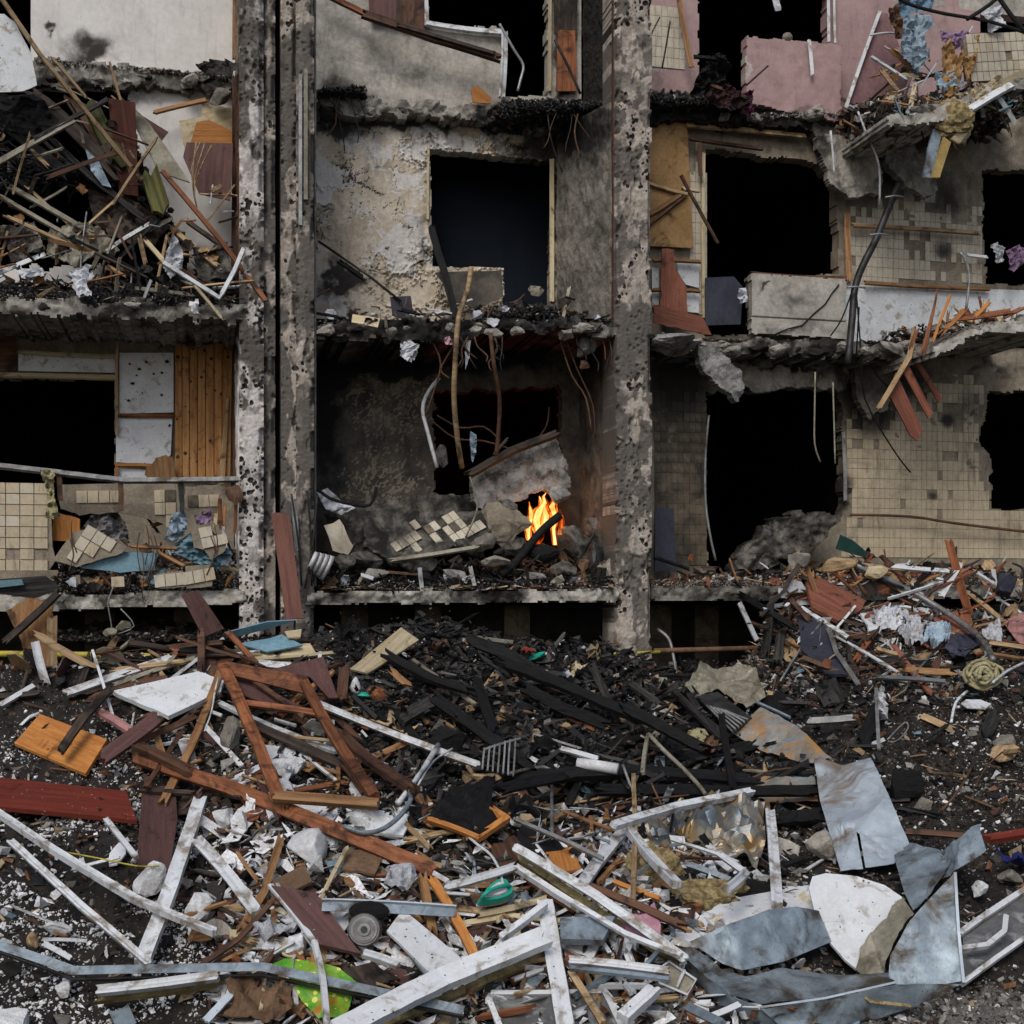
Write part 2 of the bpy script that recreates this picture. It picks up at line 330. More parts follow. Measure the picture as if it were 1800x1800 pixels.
def relief(name, m, outline, holes=(), k=1.3, step=.02, disp=None, a=None, b=None, thick=.18, rag=.012, sm=False, seed=0, ragout=0.0):
    """wall in the facade frame: a real slab with ragged openings and relief; outline and holes in photo pixels on plane k"""
    P = [uz(x, y, k) for x, y in outline]
    us = [p[0] for p in P]; zs = [p[1] for p in P]
    u = np.arange(min(us)-step, max(us)+step*1.01, step); z = np.arange(min(zs)-step, max(zs)+step*1.01, step)
    U, Z = np.meshgrid(u, z, indexing='ij')
    cu = (U[:-1, :-1]+U[1:, 1:])/2; cz = (Z[:-1, :-1]+Z[1:, 1:])/2
    ru = cu+rag*(fbm(cu*9, cz*9, 4, seed+40)-.5)*6; rz = cz+rag*(fbm(cu*9+50, cz*9, 4, seed+41)-.5)*6
    def inside(poly, x, y):
        c = np.zeros(x.shape, bool); n = len(poly)
        for i in range(n):
            x1, y1 = poly[i]; x2, y2 = poly[(i+1) % n]
            if y1 == y2: continue
            t = ((y1 > y) != (y2 > y)) & (x < (x2-x1)*(y-y1)/(y2-y1)+x1); c ^= t
        return c
    if ragout: so = inside(P, cu+(ru-cu)*ragout, cz+(rz-cz)*ragout)
    else: so = inside(P, cu, cz)
    for h in holes: so &= ~inside([uz(x, y, k) for x, y in h], ru, rz)
    D = disp(U, Z) if disp is not None else np.zeros(U.shape)
    kk = k-D
    V1 = np.stack([U*CT-kk*ST, D0+U*ST+kk*CT, Z], -1)
    k2 = k+thick
    V2 = np.stack([U*CT-k2*ST, D0+U*ST+k2*CT, Z], -1)
    nu, nz = U.shape; idx = np.arange(nu*nz).reshape(nu, nz); nn = nu*nz
    q = np.stack([idx[:-1, :-1], idx[1:, :-1], idx[1:, 1:], idx[:-1, 1:]], -1)
    front = q[so]; back = (q[so]+nn)[:, ::-1]
    pad = np.pad(so, 1); S = []
    for (di, dj, c0, c1) in ((-1, 0, 3, 0), (1, 0, 1, 2), (0, -1, 0, 1), (0, 1, 2, 3)):
        e = so & ~pad[1+di:1+di+so.shape[0], 1+dj:1+dj+so.shape[1]]
        qa = q[e]; S.append(np.stack([qa[:, c1], qa[:, c0], qa[:, c0]+nn, qa[:, c1]+nn], -1))
    F = np.concatenate([front, back]+S)
    V = np.concatenate([V1.reshape(-1, 3), V2.reshape(-1, 3)])
    PX, PY = proj(V1)
    at = {}
    for nm, fn in (('a', a), ('b', b)):
        if fn is not None:
            q1 = fn(U, Z, PX, PY); at[nm] = np.concatenate([q1.ravel(), q1.ravel()])
    used = np.unique(F); mp = np.full(len(V), -1); mp[used] = np.arange(len(used))
    return obj_world(name, V[used], mp[F], m, {n: v[used] for n, v in at.items()}, 2)

def blobs(*L):
    """stain field from (px, py, rx, ry, amount) patches"""
    def f(U, Z, X, Y):
        t = np.zeros(U.shape); X = X+46*(fbm(X/26, Y/26, 4, 91)-.5)+14*(fbm(X/6, Y/6, 3, 92)-.5); Y = Y+70*(fbm(X/30+7, Y/30, 4, 93)-.5)
        for (x, y, rx, ry, am) in L: t = t+am*np.exp(-(((X-x)/rx)**2+((Y-y)/ry)**2))
        return t
    return f

def frame_of(ax, n):
    x = ax.normalized(); z = (n-x*n.dot(x)).normalized(); y = z.cross(x)
    return Matrix((x, y, z)).transposed()
MODE = 'g'
def pt(p):
    v = p[2] if len(p) > 2 else (.04 if MODE == 'g' else 1.0)
    return hit(p[0], p[1], v) if MODE == 'g' else fac(p[0], p[1], v)
def view_n(c, up=.75):
    toc = (Vector((0, 0, CZ))-c).normalized()
    return (toc+Vector((0, -.1, up))).normalized()

def bar(name, m, pts, w, t=.03, up=.75, jag=.5, bow=0.0, taper=1.0, seg=6, name_me=None, twist=0.0, prof=None):
    """plank, lath or beam swept along photo-pixel points resting on the heap; w is its width in photo pixels"""
    P = [pt(p) for p in pts]; c = sum(P, Vector())/len(P)
    wm = w*c.y/FPX
    ax = P[-1]-P[0]; n = view_n(c, up); Rm = frame_of(ax, n)
    if twist: Rm = Rm @ Matrix.Rotation(twist, 3, 'X')
    Ri = Rm.transposed(); L = [Ri @ (p-c) for p in P]
    rnd = random.Random(int(pts[0][0]*7+pts[0][1]*13)); burnt = m in (M['char'], M['chargrey'])
    if burnt: seg = max(seg, int(22/len(pts)))
    if prof is None and m in (M['white'], M['whiteboard']) and w >= 11: prof = (.014, .014, 0, 0, .006)
    if m in (M['white'], M['whiteboard'], M['galv'], M['galvpale']): jag = min(jag, .22)
    # resample the centre line
    C = []
    for i in range(len(L)-1):
        for s in range(seg): C.append(L[i].lerp(L[i+1], s/seg))
    C.append(L[-1]); nC = len(C)
    lanes = 4; V = []; F = []
    jj = [[(rnd.random()-.5)*2*wm*jag for _ in range(lanes+1)] for _ in (0, 1)]
    lat = rnd.uniform(-1, 1)*min(.25*wm, .018*ax.length)*(len(pts) < 4); bow = bow+rnd.uniform(-1, 1)*.012*ax.length
    for i, p in enumerate(C):
        s = i/(nC-1)
        d = (C[min(i+1, nC-1)]-C[max(i-1, 0)]); d.z = 0
        d = d.normalized() if d.length > 1e-6 else Vector((1, 0, 0))
        sd_ = Vector((-d.y, d.x, 0)); ww = wm*(1+(taper-1)*s)
        wob = (rnd.random()-.5)*wm*.05
        for top in (1, -1):
            for l in range(lanes+1):
                f = l/lanes-.5
                q = p+sd_*(f*ww+wob+lat*4*s*(1-s))+Vector((0, 0, top*t/2+bow*4*s*(1-s)))
                if prof and top == 1: q.z += prof[l]
                if burnt: q.z += rnd.uniform(-.006, .006) if top == 1 else 0; q += sd_*rnd.uniform(-.04, .04)*ww
                if i == 0: q = q+d*jj[0][l]
                if i == nC-1: q = q+d*jj[1][l]
                V.append(q)
    st = 2*(lanes+1)
    for i in range(nC-1):
        a0 = i*st; b0 = a0+st
        for l in range(lanes):
            F.append((a0+l, b0+l, b0+l+1, a0+l+1))
            k0 = lanes+1
            F.append((a0+k0+l+1, b0+k0+l+1, b0+k0+l, a0+k0+l))
        F.append((a0, a0+lanes+1, b0+lanes+1, b0))
        F.append((a0+lanes, b0+lanes, b0+2*lanes+1, a0+2*lanes+1))
    for l in range(lanes):
        F.append((l, l+1, lanes+2+l, lanes+1+l))
        e = (nC-1)*st; F.append((e+l+1, e+l, e+lanes+1+l, e+lanes+2+l))
    o = link(name, new_mesh(V, F, name=name), tuple(c), Rm, m)
    return o
def tube(name, m, pts, w, smooth_n=3, sides=7, flat=1.0):
    """pipe, cable, wire or branch; w diameter in photo pixels"""
    P = [pt(p) for p in pts]
    if smooth_n > 1 and len(P) > 2:
        Q = []
        for i in range(len(P)-1):
            a_, b_, c_, d_ = P[max(i-1, 0)], P[i], P[i+1], P[min(i+2, len(P)-1)]
            for s in range(smooth_n):
                t = s/smooth_n
                Q.append(.5*((2*b_)+(c_-a_)*t+(2*a_-5*b_+4*c_-d_)*t*t+(3*b_-a_-3*c_+d_)*t**3))
        Q.append(P[-1]); P = Q
    V = []; F = []
    for i, p in enumerate(P):
        d = (P[min(i+1, len(P)-1)]-P[max(i-1, 0)]).normalized()
        x = d.cross(Vector((.1, 1, .2))).normalized(); y = d.cross(x)
        r = w*p.y/FPX/2
        for j in range(sides):
            an = 2*math.pi*j/sides; V.append(p+x*math.cos(an)*r+y*math.sin(an)*r*flat)
    for i in range(len(P)-1):
        for j in range(sides):
            a0 = i*sides+j; a1 = i*sides+(j+1) % sides; F.append((a0, a1, a1+sides, a0+sides))
    F.append(tuple(range(sides-1, -1, -1))); F.append(tuple((len(P)-1)*sides+j for j in range(sides)))
    o = obj_world(name, V, F, m, smooth=True); return o
def board(name, m, pts, t=.015, edge=0.0, n_over=None, bend=0.0, warp=0.004, cuts=2):
    """flat board: photo-pixel outline carried onto one plane resting on the heap (or lodged on the facade)"""
    P = [pt(p) for p in pts]; c = sum(P, Vector())/len(P)
    A_ = np.array([list(p-c) for p in P]); _, _, vh = np.linalg.svd(A_); n = Vector(vh[2])
    toc = (Vector((0, 0, CZ))-c).normalized()
    if n.dot(toc) < 0: n = -n
    if n_over is not None: n = Vector(n_over).normalized()
    if n.dot(toc) < .35: n = (n+toc*.8).normalized()
    Q = []
    for p in pts:
        d = ray(p[0], p[1]); s = (c-Vector((0, 0, CZ))).dot(n)/d.dot(n); Q.append(Vector((0, 0, CZ))+d*s)
    E = [(Q[(i+1) % len(Q)]-Q[i]) for i in range(len(Q))]; ax = max(E, key=lambda e: e.length)
    Rm = frame_of(ax, n); Ri = Rm.transposed(); L = [Ri @ (q-c) for q in Q]
    bm = bmesh.new(); vs = [bm.verts.new((l.x, l.y, 0)) for l in L]
    f = bm.faces.new(vs)
    if f.normal.z < 0: f.normal_flip()
    bmesh.ops.triangulate(bm, faces=[f])
    for _ in range(cuts): bmesh.ops.subdivide_edges(bm, edges=[e for e in bm.edges if e.calc_length() > .08], cuts=1, use_grid_fill=True)
    sc = max(e.length for e in E)
    sx = random.random()*50
    for v in bm.verts:
        w_ = float(fbm(v.co.x*3+sx, v.co.y*3, 2, 9))-.5
        v.co.z += warp*w_*4+bend*((v.co.x/sc)**2)
        if v.is_boundary and edge:
            v.co.x += (random.random()-.5)*edge; v.co.y += (random.random()-.5)*edge
    r = bmesh.ops.extrude_face_region(bm, geom=list(bm.faces))
    for v in [g for g in r['geom'] if isinstance(g, bmesh.types.BMVert)]: v.co.z -= t
    bmesh.ops.recalc_face_normals(bm, faces=bm.faces)
    me = bpy.data.meshes.new(name); bm.to_mesh(me); bm.free()
    o = link(name, me, tuple(c), Rm, m); o['_l'] = 0; del o['_l']
    o_local[o] = (Rm, [(l.x, l.y) for l in L], c, n); return o
o_local = {}
def sheet(name, m, pts, crump=.03, freq=5, t=.004, cuts=4, smooth=True, noisy=.0):
    """bent or crumpled sheet, cloth or film: every outline point keeps its own height"""
    P = [pt(p) for p in pts]; c = sum(P, Vector())/len(P)
    A_ = np.array([list(p-c) for p in P]); _, _, vh = np.linalg.svd(A_); n = Vector(vh[2])
    toc = (Vector((0, 0, CZ))-c).normalized()
    if n.dot(toc) < 0: n = -n
    if n.dot(toc) < .3: n = (n+toc).normalized()
    Rm = frame_of(P[1]-P[0], n); Ri = Rm.transposed()
    bm = bmesh.new(); vs = [bm.verts.new(Ri @ (p-c)) for p in P]
    f = bm.faces.new(vs); bm.normal_update()
    bmesh.ops.triangulate(bm, faces=[f])
    for _ in range(cuts): bmesh.ops.subdivide_edges(bm, edges=[e for e in bm.edges if e.calc_length() > .03], cuts=1, use_grid_fill=True)
    s = random.random()*100
    co = np.array([v.co[:] for v in bm.verts])
    d = (fbm(co[:, 0]*freq+s, co[:, 1]*freq, 4, 21)-.5)*2*crump
    rg = np.abs(2*fbm(co[:, 0]*freq*.9+s+9, co[:, 1]*freq*.9, 3, 25)-1); d = d+crump*1.1*np.clip(.35-rg, 0, 1)*2+crump*.35*np.clip(fbm(co[:, 0]*freq*4+s, co[:, 1]*freq*4, 2, 27)-.62, 0, 1)*-6
    d = d+noisy*(fbm(co[:, 0]*freq*6+s, co[:, 1]*freq*6, 2, 22)-.5)
    for v, dz in zip(bm.verts, d):
        v.co.z += dz
        if v.is_boundary and noisy:
            v.co.x += (random.random()-.5)*noisy*.8; v.co.y += (random.random()-.5)*noisy*.8
    r = bmesh.ops.extrude_face_region(bm, geom=list(bm.faces))
    for v in [g for g in r['geom'] if isinstance(g, bmesh.types.BMVert)]: v.co.z -= t
    bmesh.ops.recalc_face_normals(bm, faces=bm.faces)
    if smooth:
        for f in bm.faces: f.smooth = True
    me = bpy.data.meshes.new(name); bm.to_mesh(me); bm.free()
    if smooth:
        try: me.set_sharp_from_angle(angle=R(24))
        except Exception: pass
    return link(name, me, tuple(c), Rm, m)
def chunk(name, m, p, wpx, hpx=None, dep=.7, rough=.22, sub=3, seed=None, angular=True, smooth=False):
    """broken lump"""
    hpx = hpx or wpx; c = pt(p); sx = wpx*c.y/FPX/2; sz = hpx*c.y/FPX/2
    rnd = random.Random(seed if seed is not None else int(p[0]*3+p[1]*7))
    bm = bmesh.new(); bmesh.ops.create_icosphere(bm, subdivisions=sub, radius=1)
    if angular:                                    # cut by random planes for a fractured look
        for _ in range(16):
            n = Vector((rnd.gauss(0, 1), rnd.gauss(0, 1), rnd.gauss(0, 1))).normalized(); d0 = .42+rnd.random()*.36
            for v in bm.verts:
                e = v.co.dot(n)-d0
                if e > 0: v.co -= n*e
    s = rnd.random()*90
    co = np.array([v.co[:] for v in bm.verts])
    d = (fbm(co[:, 0]*1.8+s+co[:, 2], co[:, 1]*1.8+co[:, 2]*.7, 4, 31)-.5)*2*rough*.8+(fbm(co[:, 0]*7+s+co[:, 2]*5, co[:, 1]*7-co[:, 2]*4, 3, 33)-.5)*rough*.9
    for v, e in zip(bm.verts, d):
        v.co *= 1+e
        v.co *= 1.18
        v.co.x *= sx*1.15; v.co.y *= (sx+sz)/2*dep*1.15; v.co.z *= sz*1.15
    if smooth:
        for f in bm.faces: f.smooth = True
    me = bpy.data.meshes.new(name); bm.to_mesh(me); bm.free()
    return link(name, me, tuple(c), (0, (rnd.random()-.5)*.3, rnd.random()*.5-.25), m)
def solo(o, cat, label, group=None): return tag(o, label, cat, group)
def combine(name, cat, label, parts, group=None):
    loc = sum((W[p] for p in parts), Vector())/len(parts); loc.z = min(W[p].z for p in parts)
    e = thing(name, label, cat, tuple(loc), group)
    for p in parts: attach(p, e)
    return e
def boxes_uv(name, m, boxes, par=None):
    """solid boxes given in the facade frame: (u0,u1,k0,k1,z0,z1)"""
    V = []; F = []
    for (u0, u1, k0, k1, z0, z1) in boxes:
        b = len(V)
        for z in (z0, z1):
            for (u, k) in ((u0, k0), (u1, k0), (u1, k1), (u0, k1)): V.append(B(u, k, z))
        F += [(b, b+3, b+2, b+1), (b+4, b+5, b+6, b+7), (b, b+1, b+5, b+4), (b+1, b+2, b+6, b+5), (b+2, b+3, b+7, b+6), (b+3, b, b+4, b+7)]
    o = obj_world(name, V, F, m)
    if par: attach(o, par)
    return o
def scatter(name, m, C, dims, label, flat=.6, jit=.3, rnd=None, cat=None):
    """N broken fragments as ONE uncountable mass; C (N,3) centres, dims (N,3)"""
    N = len(C)
    base = np.array([[x, y, z] for z in (-.5, .5) for y in (-.5, .5) for x in (-.5, .5)])
    c = base[None]+(rng.random((N, 8, 3))-.5)*jit*1.4
    c = c*dims[:, None, :]
    a1 = rng.random(N)*6.28; a2 = rng.normal(0, flat, N); a3 = rng.normal(0, flat, N)
    def rot(v, a, i, j):
        s, k = np.sin(a)[:, None], np.cos(a)[:, None]; w = v.copy()
        w[..., i] = v[..., i]*k-v[..., j]*s; w[..., j] = v[..., i]*s+v[..., j]*k; return w
    c = rot(c, a2, 0, 2); c = rot(c, a3, 1, 2); c = rot(c, a1, 0, 1)
    V = (c+C[:, None, :]).reshape(-1, 3)
    q = np.array([[0, 2, 3, 1], [4, 5, 7, 6], [0, 1, 5, 4], [2, 6, 7, 3], [0, 4, 6, 2], [1, 3, 7, 5]])
    F = (q[None]+8*np.arange(N)[:, None, None]).reshape(-1, 4)
    r = rng.random(N) if rnd is None else rnd
    o = obj_world(name, V, F, m, {'rnd': np.repeat(r, 8)})
    return tag(o, label, cat, kind='stuff')
# ================================================================= THE SETTING
def axis(lo, hi, step, far):
    a = np.arange(lo, hi, step); g = []; d = step; x = hi
    while x < far: g.append(x); d *= 1.35; x += d
    h = []; d = step; x = lo-step
    while x > -far: h.append(x); d *= 1.35; x -= d
    return np.concatenate([np.array(h[::-1]), a, np.array(g)])
gx = axis(-5.2, 7.6, .0215, 150); gy = axis(6.6, 15.2, .0215, 160)
GX, GY = np.meshgrid(gx, gy, indexing='ij')
GZ = hfine(GX, GY)
GP = np.stack([GX, GY, GZ], -1)
with np.errstate(all='ignore'): gpx, gpy = proj(np.stack([GX, np.maximum(GY, 1), GZ], -1))
n1 = fbm(GX*1.4, GY*1.4, 4, 61)
char = np.exp(-((gpx-1010)/430)**2-((gpy-1280)/150)**2)*1.5+np.exp(-((gpx-800)/170)**2-((gpy-1150)/60)**2)+(n1-.5)*1.4
char = np.clip(char, 0, 1.3)
grav = np.clip(sstep(1600, 1830, gpy)*sstep(700, 1000, gpx)*.75*(.4+1.2*n1)+sstep(.62, .8, n1)*.4*(gpx < 700), 0, 1.2)
idx = np.arange(GX.size).reshape(GX.shape)
GF = np.stack([idx[:-1, :-1], idx[1:, :-1], idx[1:, 1:], idx[:-1, 1:]], -1).reshape(-1, 4)
M['ground'] = mat('sooty soil', (.028, .022, .018), (.011, .009, .008), scale=5, A=(.006, .006, .0065), Bc=(.13, .125, .115), bump=1, bump_scale=30, jitter=0, fine=.5, spec=.35,
                  dspots=((.17, .16, .145), 30, .34))
g = obj_world('ground', GP.reshape(-1, 3), GF, M['ground'], {'a': char.ravel(), 'b': grav.ravel()}, smooth=True)
tag(g, kind='structure')

# ================================================================= THE BUILDING
bld = thing('apartment_building', 'shelled panel apartment block with burnt out balcony bays and pocked columns', 'building', tuple(B(0, 1.5, CZ-2.0)))
def U(px, k=0.0): return uz(px, HOR, k)[0]
EDGES = [0]
# floor slabs: level 1 with balcony fronts in every bay, level 2 mostly, level 3 torn back to the wall
def edge_slab(poly_px, k, thick_up, m=M['concrete'], rag=.02, a=None, deep=1.3, seed=1, step=.02, name='floor_slab', ro=0.0):
    """front edge strip seen in the picture, extruded backwards as the slab"""
    rag = rag*1.7
    def dsp(U_, Z_): return .16*(fbm(U_*4, Z_*6, 4, seed)-.5)+.05*(fbm(U_*25, Z_*25, 3, seed+1)-.5)
    o = relief(name, m, poly_px, (), k, step, dsp, a=a, thick=deep, rag=rag, seed=seed, ragout=ro)
    return attach(o, bld)
sA = blobs((600, 1050, 60, 30, .7), (860, 1050, 80, 30, .8), (230, 1050, 60, 30, .3))
whiteedge = mat('pale slab edge', (.50, .48, .44), (.30, .28, .24), scale=6, A=SOOT, dirt=(.04, .035, .03), dirt_amt=.45, dirt_scale=4, bump=.5, jitter=0)
edge_slab([(-160, 1050), (-160, 1075), (100, 1072), (432, 1062), (432, 1036), (100, 1046)], 0, .1, whiteedge, a=sA, ro=.3)
edge_slab([(540, 1042), (540, 1063), (1088, 1056), (1088, 1036)], -.02, .1, whiteedge, a=sA, seed=4, ro=.3)
edge_slab([(1152, 1032), (1152, 1056), (1850, 1050), (1850, 1028)], 0, .1, M['concrete'], a=blobs((1300, 1040, 400, 60, .4)), seed=5, ro=.3)
edge_slab([(-160, 522), (-160, 546), (435, 562), (435, 536), (200, 528)], 0, .1, M['concrete'], a=blobs((250, 545, 160, 14, .6), (60, 530, 60, 6, -.4)), seed=6, ro=.8)
edge_slab([(540, 572), (540, 588), (620, 596), (800, 600), (860, 580), (1000, 585), (1095, 592), (1095, 570), (800, 560)], .02, .1, M['concrete'], a=blobs((800, 580, 300, 40, .9)), seed=7, ro=1)
edge_slab([(1145, 588), (1145, 612), (1240, 622), (1500, 628), (1640, 630), (1640, 606), (1500, 602), (1240, 596)], .55, .1, M['concrete'], a=blobs((1400, 610, 260, 30, .55)), seed=8, deep=.75, ro=1)
# level 3: torn edge along the wall line
edge_slab([(60, 100), (60, 145), (230, 156), (410, 160), (415, 132), (230, 118)], 1.18, .1, M['concrete'], a=blobs((200, 130, 120, 20, .25), (300, 152, 200, 8, .6)), seed=9, deep=.12, ro=1)
edge_slab([(563, 168), (563, 196), (700, 206), (860, 216), (975, 230), (1050, 226), (1050, 190), (860, 188), (700, 178)], 1.1, .1, M['concrete'], a=blobs((600, 180, 60, 12, .5), (960, 215, 130, 20, 1.1)), seed=10, deep=.2, ro=1)
edge_slab([(1140, 182), (1140, 214), (1400, 222), (1560, 228), (1560, 196), (1400, 200)], 1.1, .1, M['sooty'], a=blobs((1250, 190, 200, 20, .3)), seed=11, deep=.2, ro=1)
# far right balconies that still project
def proj_slab(px_pts, k0, k1, t, m, nm='balcony_slab', wh=None):
    """slab whose underside shows: front edge outline from photo pixels on plane k0"""
    o = relief(nm, m, px_pts, (), k0, .02, lambda u, z: .05*(fbm(u*7, z*9, 4, 3)-.5), a=blobs((1700, 600, 10, 10, 0)), thick=k1-k0, rag=.02, ragout=.8)
    return attach(o, bld)
proj_slab([(1640, 612), (1700, 580), (1730, 566), (1880, 566), (1880, 582), (1735, 582), (1705, 596), (1645, 628)], -.25, 1.3, .1, whiteedge)
proj_slab([(1560, 205), (1640, 196), (1700, 165), (1760, 140), (1880, 132), (1880, 152), (1765, 160), (1705, 190), (1645, 216), (1560, 222)], -.1, 1.3, .1, whiteedge)
# inner floors and burnt rooms behind the wall
uL, uR = U(-900, 1.5), U(2600, 1.5)
V0 = []
for z in (CZ-1.0, L1, L2, L3, L4): V0.append((uL, uR, 1.49, 6.2, z-.2, z-.01))
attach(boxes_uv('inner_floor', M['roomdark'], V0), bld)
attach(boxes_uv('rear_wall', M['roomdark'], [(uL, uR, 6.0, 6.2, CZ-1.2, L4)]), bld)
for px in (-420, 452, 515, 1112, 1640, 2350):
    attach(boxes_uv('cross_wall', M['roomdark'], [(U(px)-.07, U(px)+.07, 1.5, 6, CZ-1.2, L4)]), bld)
# basement
attach(boxes_uv('basement_wall', M['sooty'], [(uL, uR, 1.2, 1.4, CZ-1.6, L1-.15)]), bld)
for pa in (620, 760, 930, 1200, 1290, 300, 130):
    attach(boxes_uv('basement_pilaster', M['tiledark'], [(U(pa), U(pa)+.3, 1.14, 1.198, CZ-1.4, L1-.15)]), bld)
# band of wall above the picture so that daylight comes in only from the front
attach(boxes_uv('upper_wall', M['greywall'], [(uL, uR, 1.3, 1.48, L4-1.2, L4+1.5)]), bld)

# ---- columns
def craters(u0, z0, z1, wid, n, s, dep=.024, rmin=.0042, rmax=.027):
    r_ = np.random.default_rng(s)
    cx = u0+r_.random(n)*wid; cz_ = z0+r_.random(n)*(z1-z0)
    # pocks cluster
    keep = fbm(cx*3.5, cz_*2.2, 3, s) > .46
    cx, cz_ = cx[keep], cz_[keep]; rr = rmin+(rmax-rmin)*r_.random(len(cx))**4.5
    def f(Ua, Za):
        d = np.zeros(Ua.shape); pit = np.zeros(Ua.shape)
        for x, z, r in zip(cx, cz_, rr):
            i = np.searchsorted(Ua[:, 0], [x-r*2, x+r*2]); j = np.searchsorted(Za[0, :], [z-r*2, z+r*2])
            sl = (slice(i[0], i[1]), slice(j[0], j[1]))
            if Ua[sl].size == 0: continue
            q = np.sqrt((Ua[sl]-x)**2+((Za[sl]-z)*.85)**2)/r*(1+.5*(fbm(Ua[sl]*60, Za[sl]*60, 2, s)-.5))
            g_ = np.clip(1-q**2.5, 0, 1); d[sl] = np.minimum(d[sl], -g_*min(r*.9, dep)); pit[sl] = np.maximum(pit[sl], sstep(1.25, .75, q))
        return d, pit
    return f
def column(px0, px1, k, m, seed, npk, paint=None, thick=.42, soot=None, ytop=-90, ybot=1160, rag=.01, base=.012):
    u0, u1 = U(px0, k), U(px1, k); z1 = uz(px0, ytop, k)[1]; z0 = uz(px0, ybot, k)[1]
    cr = craters(u0, z0, z1, u1-u0, npk, seed); memo = {}
    def dsp(Ua, Za):
        d, p = cr(Ua, Za); memo['p'] = p
        d = d+base*2*(fbm(Ua*9, Za*5, 4, seed+2)-.5)+.012*(fbm(Ua*40, Za*40, 3, seed+3)-.5)
        e = np.minimum(Ua-u0, u1-Ua)
        d = d-.07*sstep(.055, 0, e)*sstep(.46, .58, fbm(Za*5, Ua*3, 5, seed+4))-.035*sstep(.60, .68, fbm(Ua*5, Za*2.4, 4, seed+6))
        return d
    def bf(Ua, Za, X, Y): return memo['p']*.9
    o = relief('column', m, [(px0, ytop), (px1, ytop), (px1, ybot), (px0, ybot)], (), k, .0085, dsp, a=soot, b=bf, thick=thick, rag=0, seed=seed)
    return attach(o, bld)
def stot(*bl, n=.9, s=70, thr=.52, fx=5.0, fz=2.2):
    f0 = blobs(*bl)
    def f(Ua, Za, X, Y): return f0(Ua, Za, X, Y)+n*sstep(thr-.03, thr+.04, fbm(Ua*fx, Za*fz, 5, s))+.4*sstep(.57, .62, fbm(Ua*16, Za*12, 4, s+5))
    return f
column(421, 463, 0, M['column_white'], 101, 1500, soot=stot((440, 60, 40, 90, .7), (425, 520, 30, 60, .5), (430, 600, 40, 40, .7), (445, 150, 40, 40, .3), (470, 900, 12, 200, .4), n=.55, s=71, thr=.56))
column(463, 484, .10, M['column'], 102, 260, soot=stot((470, 500, 60, 900, .35), n=.6, s=72, thr=.5), thick=.3)
column(494, 521, .06, M['column'], 103, 420, soot=stot((500, 500, 60, 900, .2), n=.7, s=73, thr=.5), thick=.36)
column(521, 553, .0, M['column'], 104, 500, soot=stot((550, 500, 10, 1200, .55), (535, 330, 20, 300, .1), (550, 1000, 40, 200, .6), n=.6, s=74, thr=.52))
column(1084, 1146, 0, M['column'], 105, 2600, soot=stot((1110, 480, 60, 60, -.3), (1110, 610, 60, 40, 1.1), (1088, 720, 14, 190, .8), (1115, 840, 50, 90, .4), (1142, 640, 8, 120, .5), (1110, 150, 60, 26, .5), (1110, 560, 60, 26, .7), (1086, 350, 8, 220, .6), n=.6, s=75, thr=.545, fx=8, fz=5), thick=.5)
# crust flanges, a boxed conduit and an added black panel that paints the shade in the column joint
attach(boxes_uv('joint_shade_panel', M['roomdark'], [(U(484), U(494), .30, .5, CZ-2, L4)]), bld)
def strip(nm, m, x0, x1, y0, y1, k0, k1):
    a_, b_ = U(x0, k0), U(x1, k0); return attach(boxes_uv(nm, m, [(a_, b_, k0, k1, uz(x0, y1, k0)[1], uz(x0, y0, k0)[1])]), bld)
strip('conduit', M['greymetal'], 525, 531, 130, 395, -.05, -.003)
strip('conduit', M['beigemetal'], 534, 541, 120, 350, -.045, -.003)
strip('conduit', M['darkmetal'], 553, 556, -80, 1030, -.012, .02)
strip('corner_strip', M['brown'], 1077, 1082, -80, 560, .10, .14)

# ---- side partitions of the bays (perpendicular or torn loose)
def slantwall(nm, m, x0, y00, y01, k0, x1, y10, y11, k1, t=.07, s=3, a=None):
    """wall between two vertical edges given in photo pixels, each at its own depth"""
    nx, nz = 50, 90
    A0, A1 = fac(x0, y00, k0), fac(x0, y01, k0); B0_, B1_ = fac(x1, y10, k1), fac(x1, y11, k1)
    I, J = np.meshgrid(np.linspace(0, 1, nx), np.linspace(0, 1, nz), indexing='ij')
    a0, a1, b0, b1 = [np.array(v) for v in (A0, A1, B0_, B1_)]
    P = ((1-I)[..., None]*((1-J)[..., None]*a0+J[..., None]*a1)+I[..., None]*((1-J)[..., None]*b0+J[..., None]*b1))
    n = Vector(B0_-A0).cross(Vector((0, 0, 1))).normalized()
    if n.y > 0: n = -n
    d = .05*(fbm(I*9, J*12, 5, s)-.5)+.02*(fbm(I*30, J*40, 3, s+1)-.5)
    V1 = P+np.array(n)*d[..., None]; V2 = P-np.array(n)*t
    e = nx*nz; id_ = np.arange(e).reshape(nx, nz)
    q = np.stack([id_[:-1, :-1], id_[1:, :-1], id_[1:, 1:], id_[:-1, 1:]], -1).reshape(-1, 4)
    S = []
    for ring in (id_[0], id_[-1][::-1], id_[:, 0][::-1], id_[:, -1]):
        S.append(np.stack([ring[:-1], ring[1:], ring[1:]+e, ring[:-1]+e], -1))
    F = np.concatenate([q, q[:, ::-1]+e]+S); V = np.concatenate([V1.reshape(-1, 3), V2.reshape(-1, 3)])
    PX, PY = proj(V); at = {'a': a(PX*0, PX*0, PX, PY) if a else PX*0}
    return attach(obj_world(nm, V, F, m, at), bld)
slantwall('partition_wall', M['sooty'], 1082, -80, 190, .1, 1024, -80, 186, 1.28)
